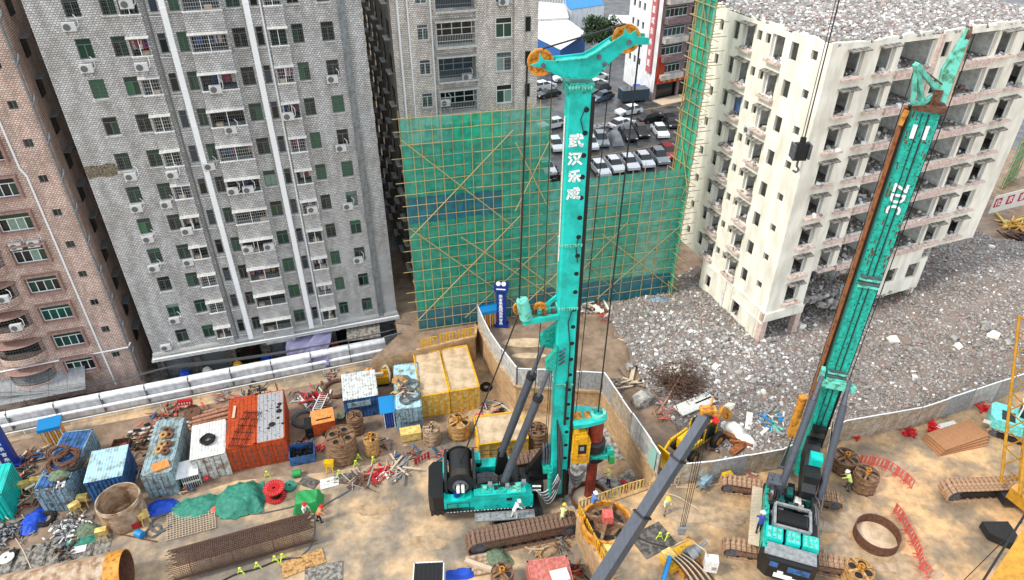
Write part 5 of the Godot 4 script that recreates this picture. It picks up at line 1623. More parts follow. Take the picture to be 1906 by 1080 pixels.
func main_rig() -> void:
	var o := G(1039, 925, 0)
	var yw := deg_to_rad(5.09)
	var t := thing("drilling_rig", "tall teal rotary drilling rig standing in the pit with its mast raised", "drilling rig", o, yw)
	var Xi := t.transform.affine_inverse()
	var nn := t.transform.basis.z
	var mp := func(px: float, py: float) -> Vector2:
		var q := Xi * onp(px, py, o, nn)
		return Vector2(q.x, q.y)
	# undercarriage
	var ty := deg_to_rad(8.0)
	var sc := Vector3(-3.6, 0, 0.55)
	for s in [1, -1]:
		crawler(t, X3(sc, ty) * X3(Vector3(0, 0, s * 3.2)), 8.3, 1.3, 1.6, M.track_steel, M.track_steel)
	var b := MB.new()
	b.box(X3(sc + Vector3(0, 0.75, 0), ty), Vector3(3.0, 0.7, 5.6)); b.box(X3(sc + Vector3(1.6, 0.7, 0), ty), Vector3(0.6, 0.5, 5.8)); b.box(X3(sc + Vector3(-1.6, 0.7, 0), ty), Vector3(0.6, 0.5, 5.8))
	obj("car_body", b, M.steel_dark, t)
	b = MB.new()
	b.lathe(X3(Vector3(-3.8, 1.05, 0.2)), [Vector2(1.3, 0), Vector2(1.4, 0.1), Vector2(1.4, 0.25), Vector2(0, 0.3)], 24)
	obj("slew_ring", b, M.steel_dark, t)
	# deck and houses
	b = MB.new()
	b.bx(-5.6, 1.5, 0, 6.9, 0.4, 3.5)
	obj("deck", b, M.steel_dark, t)
	b = MB.new()
	b.prism(X3(Vector3(0, 0, 1.25)), PackedVector2Array([Vector2(-6.6, 1.32), Vector2(-2.25, 1.32), Vector2(-2.25, 2.5), Vector2(-2.75, 2.95), Vector2(-6.6, 2.95)]), 1.02)
	obj("engine_house", b, M.teal, t)
	for i in 5:
		b = MB.new()
		b.bx(-6.15 + i * 0.88, 2.05, 1.765, 0.82, 1.25, 0.03)
		var d := obj("house_door", b, M.teal, t)
		b = MB.new()
		b.bx(-5.85 + i * 0.88, 1.75, 1.79, 0.12, 0.04, 0.03)
		obj("door_handle", b, M.steel_black, d)
	b = MB.new()
	b.bx(-4.0, 2.35, 1.785, 0.42, 0.3, 0.03)
	obj("air_grille", b, M.steel_dark, t)
	for q in [[-5.7, 0.9], [-4.55, 0.75], [-3.5, 0.8]]:
		b = MB.new()
		b.bx(q[0], 2.97, 1.25, q[1], 0.06, 0.8)
		obj("roof_hatch", b, M.teal_light if q[0] > -4 else M.teal_worn, t)
	b = MB.new()
	b.bx(-4.9, 2.2, -1.35, 2.9, 1.5, 0.85)
	obj("engine_house", b, M.teal, t)
	b = MB.new()
	b.tube(Vector3(-6.15, 1.7, -1.2), Vector3(-6.15, 3.35, -1.2), 0.28, 12)
	obj("exhaust_stack", b, M.steel_black, t)
	# lower skirt with white dashes
	b = MB.new()
	for i in 26: b.bx(-8.6 + i * 0.25, 1.3, 1.772, 0.13, 0.05, 0.02)
	tag(obj("reflective_dashes", b, M.text_white, t), "white dashed tape along the skirt", "", "", "stuff")
	# counterweight
	b = MB.new()
	b.prism(Transform3D(Basis(Vector3.RIGHT, Vector3.BACK, Vector3.DOWN), Vector3(0, 2.05, 0)), PackedVector2Array([Vector2(-9.95, -1.3), Vector2(-9.6, -1.75), Vector2(-8.85, -1.75), Vector2(-8.85, 1.75), Vector2(-9.6, 1.75), Vector2(-9.95, 1.3)]), 1.9)
	obj("counterweight", b, M.steel_black, t)
	for i in 3:
		b = MB.new()
		b.bx(-9.75 + i * 0.4, 1.3, 1.76, 0.2, 0.5, 0.04)
		obj("lifting_lug", b, M.steel_dark, t)
	# main winch
	b = MB.new()
	b.tube(Vector3(-7.55, 3.55, -1.7), Vector3(-7.55, 3.55, 0.95), 0.82, 28)
	var dr := obj("winch_drum", b, M.drum_steel, t)
	b = MB.new()
	for i in 34: b.lathe(Transform3D(Basis(Vector3.RIGHT, PI / 2), Vector3(-7.55, 3.55, -1.6 + i * 0.056)), [Vector2(0.82, -0.025), Vector2(0.85, 0), Vector2(0.82, 0.025)], 24)
	tag(obj("wound_rope", b, M.steel_dark, dr), "dark wire rope wound on the drum", "", "", "stuff")
	for z in [-1.78, 1.0]:
		b = MB.new()
		b.tube(Vector3(-7.55, 3.55, z), Vector3(-7.55, 3.55, z + 0.09), 1.02, 28)
		obj("drum_flange", b, M.steel_dark, dr)
	b = MB.new()
	b.lathe(Transform3D(Basis(Vector3.RIGHT, PI / 2), Vector3(-7.55, 3.5, 1.12)), [Vector2(0.55, 0.0), Vector2(0.6, 0.16), Vector2(0.42, 0.2), Vector2(0.4, 0.05)], 20)
	obj("gear_ring", b, M.steel_grey, dr)
	for s in [-0.18, 0.18]:
		b = MB.new()
		b.tube(Vector3(-7.55 + s, 3.55, 1.1), Vector3(-7.55 + s, 3.2, 1.62), 0.15, 10, 0.12)
		obj("winch_motor", b, M.plastic_white, dr)
	b = MB.new()
	b.bx(-8.62, 2.9, -0.35, 0.2, 2.4, 3.0); b.bx(-6.5, 2.9, -0.35, 0.2, 2.4, 3.0)
	obj("winch_frame", b, M.steel_dark, t)
	b = MB.new()
	b.bx(-6.2, 2.7, -1.4, 0.45, 2.0, 0.8)
	b.bx(-8.75, 2.6, -0.9, 0.18, 1.8, 1.6)
	obj("winch_guard", b, M.teal, t)
	b = MB.new()
	b.prism(X3(Vector3(0, 0, 1.42)), PackedVector2Array([Vector2(-8.82, 1.35), Vector2(-6.65, 1.35), Vector2(-6.5, 1.75), Vector2(-6.5, 2.55), Vector2(-6.8, 2.85), Vector2(-7.2, 2.5), Vector2(-8.3, 2.5), Vector2(-8.82, 2.75)]), 0.66)
	obj("winch_housing", b, M.teal, t)
	b = MB.new()
	b.tube(Vector3(-7.9, 2.55, 1.3), Vector3(-7.9, 2.85, 1.3), 0.2, 10)
	obj("blue_filter", b, M.blue_sign, t)
	handrail(t, [Vector3(-8.6, 1.35, 1.85), Vector3(-7.8, 1.35, 1.85), Vector3(-6.95, 1.35, 1.85)], 1.0)
	handrail(t, [Vector3(-8.7, 3.0, -1.9), Vector3(-7.5, 3.0, -1.95), Vector3(-6.1, 3.0, -1.9)], 1.1)
	handrail(t, [Vector3(-6.0, 2.95, -1.75), Vector3(-4.6, 2.95, -1.75), Vector3(-3.5, 2.95, -1.75)], 0.9)
	# machinery between the houses
	var r := RandomNumberGenerator.new()
	r.seed = 6
	for i in 12:
		b = MB.new()
		b.bx(-6.0 + r.randf() * 3.6, 1.9 + r.randf() * 0.4, r.randf_range(-0.7, 0.6), r.randf_range(0.3, 0.8), r.randf_range(0.4, 0.9), r.randf_range(0.3, 0.7))
		obj("valve_block", b, M.steel_dark if i % 3 else M.steel_black, t)
	for i in 10:
		b = MB.new()
		var z := -0.6 + i * 0.1
		b.path([Vector3(-6.3, 2.9, z + 0.3), Vector3(-5.6, 2.95, z + 0.2), Vector3(-5.0, 2.6, z), Vector3(-4.6, 2.3, z * 0.7)], 0.045, 5)
		obj("hydraulic_hose", b, M.hose, t)
	# stay brackets
	b = MB.new()
	b.prism(X3(Vector3(0, 0, -0.95)), PackedVector2Array([Vector2(-5.0, 1.7), Vector2(-3.5, 1.7), Vector2(-4.05, 4.6), Vector2(-4.6, 4.7)]), 0.5)
	b.prism(X3(Vector3(0, 0, 0.7)), PackedVector2Array([Vector2(-4.9, 1.7), Vector2(-3.5, 1.7), Vector2(-3.9, 3.2), Vector2(-4.6, 3.3)]), 0.5)
	b.tube(Vector3(-4.35, 2.9, 0.2), Vector3(-4.35, 2.9, 1.15), 0.42, 18)
	b.tube(Vector3(-3.4, 2.5, -0.9), Vector3(-3.4, 2.5, 0.9), 0.4, 18)
	obj("stay_bracket", b, M.steel_black, t)
	for q in [[Vector3(-4.4, 4.2, -0.95), Vector3(-1.45, 15.0, -0.55)], [Vector3(-4.3, 3.1, 0.75), Vector3(-1.05, 14.2, 0.6)]]:
		b = MB.new()
		var m: Vector3 = q[0].lerp(q[1], 0.74)
		b.tube(q[0], m, 0.3, 16)
		var st := obj("stay_cylinder", b, M.boom_grey, t)
		b = MB.new()
		b.tube(m, q[1], 0.15, 12)
		obj("piston_rod", b, M.steel_grey, st)
		b = MB.new()
		b.tube(m - (q[1] - q[0]).normalized() * 0.25, m + (q[1] - q[0]).normalized() * 0.1, 0.36, 16)
		obj("cylinder_cap", b, M.steel_dark, st)
	# mast sections
	for q in [[0.9, 12.2], [12.25, 18.6], [18.65, 23.2], [23.25, 32.6]]:
		b = MB.new()
		var h: float = q[1] - q[0]
		b.prism(Transform3D(Basis(Vector3.RIGHT, Vector3.BACK, Vector3.DOWN), Vector3(-0.17, (q[0] + q[1]) / 2, 0)), PackedVector2Array([Vector2(-0.62, -0.4), Vector2(-0.5, -0.52), Vector2(0.62, -0.52), Vector2(0.62, 0.52), Vector2(-0.5, 0.52), Vector2(-0.62, 0.4)]), h)
		obj("mast_section", b, M.teal, t)
		b = MB.new()
		b.bx(-0.17, q[1], 0, 1.34, 0.1, 1.16)
		for i in 8: b.tube(Vector3(-0.7 + i * 0.16, q[1] - 0.1, 0.6), Vector3(-0.7 + i * 0.16, q[1] + 0.12, 0.6), 0.035, 5)
		obj("mast_flange", b, M.teal_light, t)
	for z in [-0.42, 0.42]:
		b = MB.new()
		b.bx(0.56, 16.6, z, 0.2, 31.0, 0.26)
		obj("guide_rail", b, M.steel_black, t)
	var hy := 31.4
	while hy > 3.0:
		b = MB.new()
		b.tube(Vector3(0.24, hy, 0.515), Vector3(0.24, hy, 0.53), 0.15, 14)
		obj("access_hole", b, M.steel_black, t)
		hy -= 1.28 if hy > 22 else 1.35
	# lettering down the mast
	var lv := 29.35
	for k in ["wu", "han", "le", "cheng"]:
		b = MB.new()
		glyph(b, Transform3D(Basis(), Vector3(-0.6, lv, 0.53)), 0.76, k, 0.012, 0.16)
		obj("lettering", b, M.text_white, t)
		lv -= 1.05
	# black cable and white scuffed edge
	b = MB.new()
	b.path([Vector3(0.2, 31.6, 0.56), Vector3(-0.05, 30.9, 0.58), Vector3(0.2, 30.0, 0.56)], 0.03, 5)
	b.path([Vector3(0.3, 23.8, 0.56), Vector3(0.1, 23.2, 0.57), Vector3(0.25, 22.0, 0.56)], 0.03, 5)
	b.path([Vector3(0.1, 18.4, 0.56), Vector3(-0.1, 17.5, 0.57), Vector3(0.12, 15.5, 0.56), Vector3(0.1, 9.0, 0.56)], 0.035, 5)
	b.tube(Vector3(0.05, 12.5, 0.62), Vector3(0.05, 8.5, 0.62), 0.09, 8)
	obj("mast_cable", b, M.cable, t)
	b = MB.new()
	b.tube(Vector3(-0.85, 22.0, 0.3), Vector3(-0.85, 31.0, 0.3), 0.05, 6)
	obj("scuffed_conduit", b, M.plastic_white, t)
	# mast head: cheek plates, sheaves
	var out := [[984, 117], [1001, 111], [1002, 93], [1010, 107], [1030, 109], [1053, 107], [1088, 103], [1106, 93], [1142, 70], [1158, 60], [1160, 48], [1169, 60], [1180, 52], [1182, 64], [1204, 66], [1204, 79], [1180, 79], [1160, 88], [1130, 114], [1106, 137], [1096, 141], [1060, 141], [1045, 138], [1012, 123]]
	var pl := PackedVector2Array()
	for q in out: pl.append(mp.call(q[0], q[1]))
	for z in [-0.42, 0.42]:
		b = MB.new()
		b.prism(X3(Vector3(0, 0, z)), pl, 0.07)
		obj("head_plate", b, M.teal, t)
	b = MB.new()
	var in_ := PackedVector2Array()
	for q in [[1035, 112], [1088, 106], [1108, 96], [1136, 76], [1146, 90], [1106, 131], [1095, 138], [1062, 138], [1046, 132]]: in_.append(mp.call(q[0], q[1]))
	b.prism(Transform3D(), in_, 0.7)
	obj("head_box", b, M.teal, t)
	for q in [[[1030, 109], [1053, 107], [1088, 103], [1106, 93], [1142, 70]], [[1012, 123], [1045, 138], [1096, 140], [1106, 136], [1130, 113]]]:
		b = MB.new()
		for i in q.size() - 1:
			var a2: Vector2 = mp.call(q[i][0], q[i][1])
			var c2: Vector2 = mp.call(q[i + 1][0], q[i + 1][1])
			b.bar(Vector3(a2.x, a2.y, 0.5), Vector3(c2.x, c2.y, 0.5), 0.14, 0.06)
		obj("head_flange", b, M.teal_worn, t)
	b = MB.new()
	var bl: Vector2 = mp.call(1052, 112); var bl2: Vector2 = mp.call(1050, 135)
	b.bar(Vector3(bl.x, bl.y, 0.47), Vector3(bl2.x, bl2.y, 0.47), 0.06)
	obj("head_rib", b, M.teal, t)
	for q in [[1009, 117], [1112, 101], [1122, 115], [1167, 74]]:
		b = MB.new()
		var c: Vector2 = mp.call(q[0], q[1])
		b.tube(Vector3(c.x, c.y, -0.5), Vector3(c.x, c.y, 0.52), 0.13, 12)
		obj("pivot_pin", b, M.steel_grey, t)
	var sl: Vector2 = mp.call(1006, 116)
	var sr: Vector2 = mp.call(1166, 72)
	sheave(t, Vector3(sl.x, sl.y, 0.0), 0.68, M.sheave)
	sheave(t, Vector3(sr.x, sr.y, 0.0), 0.72, M.sheave)
	sheave(t, Vector3(sl.x, sl.y, -0.25), 0.6, M.sheave)
	sheave(t, Vector3(sr.x, sr.y, -0.28), 0.64, M.sheave)
	b = MB.new()
	b.bx(-0.17, 32.55, 0, 1.5, 0.5, 1.1)
	obj("mast_cap", b, M.teal_worn, t)
	# auxiliary winch bracket
	b = MB.new()
	b.bar(Vector3(-0.7, 17.9, 0.4), Vector3(-3.0, 17.6, 0.4), 0.25, 0.35); b.bar(Vector3(-0.7, 17.9, -0.4), Vector3(-3.0, 17.6, -0.4), 0.25, 0.35)
	b.bar(Vector3(-0.75, 19.0, -0.3), Vector3(-1.8, 18.0, -0.3), 0.2)
	obj("winch_bracket", b, M.teal, t)
	b = MB.new()
	b.lathe(Transform3D(Basis(Vector3(0, 0, 1), 0.2), Vector3(-2.75, 17.8, 0.2)), [Vector2(0, 0), Vector2(0.42, 0), Vector2(0.42, 0.35), Vector2(0.4, 1.35), Vector2(0.36, 1.45), Vector2(0, 1.45)], 18)
	obj("winch_drum", b, M.teal_light, t)
	sheave(t, Vector3(-3.05, 18.1, -0.45), 0.5, M.sheave)
	sheave(t, Vector3(-1.85, 18.3, -0.1), 0.42, M.sheave)
	for i in 5:
		b = MB.new()
		b.bx(-2.2 + i * 0.3, 18.05 + 0.1 * (i % 2), 0.15 * (i % 3) - 0.1, 0.28, 0.3, 0.3)
		obj("valve_block", b, M.teal_worn if i % 2 else M.rust_steel, t)
	# stay lugs on the mast
	b = MB.new()
	b.prism(X3(Vector3(0, 0, 0.62)), PackedVector2Array([Vector2(-0.75, 15.6), Vector2(-1.5, 14.5), Vector2(-1.45, 13.8), Vector2(-0.8, 13.7)]), 0.35)
	b.prism(X3(Vector3(0, 0, -0.62)), PackedVector2Array([Vector2(-0.75, 16.6), Vector2(-1.8, 15.6), Vector2(-1.7, 14.8), Vector2(-0.8, 14.6)]), 0.35)
	obj("stay_lug", b, M.teal_worn, t)
	for i in 4:
		b = MB.new()
		b.bar(Vector3(-0.55, 14.0 + i * 0.35, 0.56), Vector3(-0.2, 14.35 + i * 0.35, 0.56), 0.12, 0.08)
		obj("stiffener_plate", b, M.steel_grey, t)
	# rotary drive
	b = MB.new()
	b.prism(Transform3D(Basis(Vector3.RIGHT, Vector3.BACK, Vector3.DOWN), Vector3(0, 8.55, 0)), PackedVector2Array([Vector2(0.65, -1.0), Vector2(1.6, -0.95), Vector2(2.9, -0.62), Vector2(3.2, -0.2), Vector2(3.2, 0.2), Vector2(2.9, 0.62), Vector2(1.6, 0.95), Vector2(0.65, 1.0)]), 0.32)
	obj("drive_yoke", b, M.teal, t)
	for q in [[1.05, 0.6], [1.75, 0.4]]:
		b = MB.new()
		b.bx(q[0], 8.72, 0, q[1], 0.04, 0.75)
		obj("yoke_cover", b, M.ochre, t)
	b = MB.new()
	b.lathe(X3(Vector3(2.55, 8.3, 0)), [Vector2(0.36, 0), Vector2(0.56, 0), Vector2(0.56, 0.62), Vector2(0.36, 0.62), Vector2(0.36, 0)], 24)
	obj("yoke_ring", b, M.teal_light, t)
	b = MB.new()
	b.lathe(X3(Vector3(2.5, 6.2, 0)), [Vector2(0, 0), Vector2(0.55, 0), Vector2(0.55, 2.2), Vector2(0, 2.2)], 24)
	obj("kelly_sleeve", b, M.kelly, t)
	b = MB.new()
	b.lathe(X3(Vector3(2.5, 5.3, 0)), [Vector2(0, 0), Vector2(0.75, 0), Vector2(0.8, 0.3), Vector2(0.8, 0.8), Vector2(0.6, 0.95), Vector2(0.6, 1.0), Vector2(0, 1.0)], 24)
	obj("drive_gearbox", b, M.steel_dark, t)
	b = MB.new()
	b.prism(X3(Vector3(0, 0, 0.7)), PackedVector2Array([Vector2(0.7, 4.7), Vector2(1.95, 4.7), Vector2(2.0, 6.9), Vector2(1.6, 7.9), Vector2(0.75, 7.8)]), 0.45)
	b.prism(X3(Vector3(0, 0, -0.7)), PackedVector2Array([Vector2(0.7, 4.7), Vector2(1.95, 4.7), Vector2(2.0, 6.9), Vector2(1.6, 7.9), Vector2(0.75, 7.8)]), 0.45)
	b.bx(1.2, 7.35, 0, 1.0, 0.5, 1.1); b.bx(1.25, 5.3, 0, 0.9, 0.45, 1.2)
	b.prism(X3(Vector3(0, 0, 0.3)), PackedVector2Array([Vector2(1.75, 5.1), Vector2(3.0, 5.1), Vector2(2.2, 6.3), Vector2(1.75, 6.6)]), 0.3)
	obj("drive_carriage", b, M.yellow, t)
	for z in [-0.35, 0.35]:
		b = MB.new()
		b.tube(Vector3(0.85, 5.2, z + 0.35), Vector3(0.85, 7.3, z + 0.35), 0.2, 12)
		obj("crowd_cylinder", b, M.yellow, t)
	b = MB.new()
	b.bx(2.55, 4.95, 0, 1.7, 0.36, 1.5)
	b.bx(3.6, 5.1, 0.3, 0.45, 0.7, 0.5)
	obj("drive_base", b, M.teal_worn, t)
	b = MB.new()
	b.bx(3.75, 4.55, 0.55, 0.4, 0.7, 0.4)
	obj("drive_motor", b, M.green_bright, t)
	b = MB.new()
	b.lathe(X3(Vector3(2.5, 4.4, 0)), [Vector2(0.42, 0), Vector2(0.85, 0.05), Vector2(0.85, 0.4), Vector2(0.42, 0.4)], 24)
	obj("kelly_guide", b, M.steel_black, t)
	b = MB.new()
	b.tube(Vector3(2.45, -0.4, 0.1), Vector3(2.5, 5.0, 0), 0.36, 20)
	for i in 4:
		var a := TAU * i / 4
		b.bar(Vector3(2.45 + 0.36 * cos(a), -0.4, 0.1 + 0.36 * sin(a)), Vector3(2.5 + 0.36 * cos(a), 5.0, 0.36 * sin(a)), 0.08)
	obj("kelly_bar", b, M.kelly, t)
	for i in 3:
		b = MB.new()
		b.bx(1.9, 5.9, 0.6 + i * 0.06, 0.08, 1.6, 0.06)
		obj("hose_guide", b, M.steel_grey, t)
	# foot of the mast and leader
	b = MB.new()
	b.bx(-0.17, 0.75, 0, 1.1, 0.35, 1.2); b.bx(0.4, 2.2, 0.4, 0.5, 2.8, 0.3)
	obj("mast_foot", b, M.steel_dark, t)
	b = MB.new()
	b.bx(-1.6, 2.6, -0.3, 1.5, 0.5, 1.0); b.bx(-1.9, 1.9, 0.2, 1.2, 1.0, 1.0)
	b.prism(X3(Vector3(0, 0, -0.5)), PackedVector2Array([Vector2(-2.4, 1.6), Vector2(-0.7, 3.6), Vector2(-0.7, 5.2), Vector2(-1.3, 5.0), Vector2(-2.6, 2.6)]), 0.5)
	obj("linkage", b, M.steel_black, t)
	b = MB.new()
	b.bx(-1.0, 3.9, 0.3, 0.75, 0.5, 0.9); b.tube(Vector3(-0.85, 1.5, 0.85), Vector3(-0.85, 3.8, 0.7), 0.2, 12)
	obj("support_leg", b, M.teal_worn, t)
	for i in 3:
		b = MB.new()
		b.bx(-0.9 - i * 0.2, 5.0, 0.0, 0.12, 1.5, 0.7)
		obj("cylinder_bank", b, M.steel_grey, t)
	for i in 4:
		b = MB.new()
		b.tube(Vector3(-2.2, 2.0 + 0.2 * i, 0.95), Vector3(-1.55, 2.0 + 0.2 * i, 1.0), 0.08, 8)
		obj("chrome_rod", b, M.plastic_white if i % 2 else M.steel_dark, t)
	for i in 14:
		b = MB.new()
		var f := i * 0.06
		b.path(sag(Vector3(-1.9 + f * 0.4, 2.35 - f * 0.3, 1.2 + f * 0.3), Vector3(-0.25 + f * 0.3, 3.5 - f, 0.75), 0.9 + 0.07 * i, 12), 0.035, 5)
		obj("hydraulic_hose", b, M.hose if i % 3 else M.frame_white, t)
	for i in 12:
		b = MB.new()
		var f := i * 0.05
		b.path(sag(Vector3(0.45 + f * 0.2, 4.2 - f, 0.75), Vector3(2.2 - f * 0.4, 5.1, 0.75 + f * 0.2), 1.6 + 0.07 * i, 12), 0.035, 5)
		obj("hydraulic_hose", b, M.hose if i % 4 else M.cable, t)
	for i in 7:
		b = MB.new()
		b.path([Vector3(-0.5 + i * 0.05, 9.0 - i * 0.2, 0.6), Vector3(-0.35 + i * 0.06, 6.0, 0.68), Vector3(-0.3 + i * 0.05, 3.2, 0.7), Vector3(-0.6 + i * 0.05, 2.0, 0.9)], 0.04, 5)
		obj("hydraulic_hose", b, M.hose if i % 2 else M.cable, t)
	for q in [[1.3, 7.2, 0.94, 0.8, 0.7, "yellow"], [1.35, 6.2, 0.9, 0.7, 0.9, "steel_dark"], [1.35, 6.3, 0.95, 0.3, 0.35, "plate_grey"], [1.4, 5.35, 0.94, 0.7, 0.5, "ochre"], [0.95, 6.2, 0.97, 0.24, 2.2, "yellow"]]:
		b = MB.new()
		b.bx(q[0], q[1], q[2], q[3], q[4], 0.12)
		obj("carriage_plate", b, M[q[5]], t)
	# roof clutter on the near house: rails, boxes, pipes
	for i in 9:
		b = MB.new()
		b.bx(-6.2 + i * 0.42, 3.04 + 0.05 * (i % 3), 0.95 + 0.25 * (i % 2), 0.3, 0.12 + 0.1 * (i % 3), 0.3)
		obj("roof_box", b, [M.steel_dark, M.teal_light, M.plate_grey][i % 3], t)
	handrail(t, [Vector3(-6.5, 2.97, 0.8), Vector3(-5.3, 2.97, 0.8), Vector3(-4.0, 2.97, 0.8), Vector3(-2.9, 2.97, 0.8)], 0.8)
	# tread-plate walkway
	b = MB.new()
	b.bx(-4.4, 1.42, 2.55, 4.4, 0.05, 0.72)
	for i in 5: b.bx(-6.58 + i * 1.09, 1.45, 2.55, 0.05, 0.12, 0.74)
	b.bx(-4.4, 1.48, 2.2, 4.4, 0.08, 0.04); b.bx(-4.4, 1.48, 2.9, 4.4, 0.08, 0.04)
	obj("walkway", b, M.plate_grey, t)
	for i in 4:
		b = MB.new()
		b.bar(Vector3(-6.2 + i * 1.2, 1.4, 2.5), Vector3(-6.2 + i * 1.2, 1.35, 1.7), 0.1)
		obj("walkway_bracket", b, M.steel_dark, t)
	# ropes
	b = MB.new()
	b.tube(Vector3(sl.x - 0.68, sl.y, 0), Vector3(-3.2, 18.2, 0), 0.06, 6); b.tube(Vector3(-3.2, 18.0, 0.0), Vector3(-7.5, 4.3, -0.2), 0.05, 6)
	b.tube(Vector3(sl.x + 0.1, sl.y + 0.68, 0), Vector3(sr.x - 0.1, sr.y + 0.72, 0), 0.045, 6)
	obj("hoist_rope", b, M.cable, t)
	b = MB.new()
	b.tube(Vector3(sl.x + 0.66, sl.y, -0.25), Vector3(sl.x + 0.62, 18.3, -0.25), 0.03, 5); b.tube(Vector3(-1.7, 18.2, -0.2), Vector3(-2.4, 3.0, -0.3), 0.03, 5)
	b.tube(Vector3(-1.1, 13.6, 0.3), Vector3(-1.3, 3.4, 0.3), 0.025, 5); b.tube(Vector3(-0.95, 13.6, 0.1), Vector3(-1.1, 3.4, 0.1), 0.025, 5)
	b.tube(Vector3(sr.x + 0.72, sr.y, 0), Vector3(2.55, 8.9, 0), 0.05, 6); b.tube(Vector3(sr.x - 0.6, sr.y, -0.28), Vector3(0.95, 8.0, -0.2), 0.03, 5)
	obj("hoist_rope", b, M.cable, t)
	b = MB.new()
	b.path([Vector3(1.25, 5.0, 0.3), Vector3(1.25, 4.2, 0.3), Vector3(1.35, 4.0, 0.3), Vector3(1.2, 3.9, 0.3)], 0.07, 6)
	obj("hook", b, M.steel_grey, t)
	# casing in the bore
	var hp := G(1097, 930, 0)
	var ct := thing("casing_ring", "dark steel casing ring in the pit round the red kelly bar", "casing", hp)
	b = MB.new()
	b.lathe(Transform3D(), [Vector2(1.32, 0), Vector2(1.45, 0), Vector2(1.45, 0.5), Vector2(1.32, 0.5), Vector2(1.32, 0.0)], 40)
	obj("ring", b, M.rust_steel, ct)
	b = MB.new()
	b.lathe(Transform3D(), [Vector2(1.32, 0.03), Vector2(0, 0.03)], 30)
	obj("slurry", b, M.silt, ct)

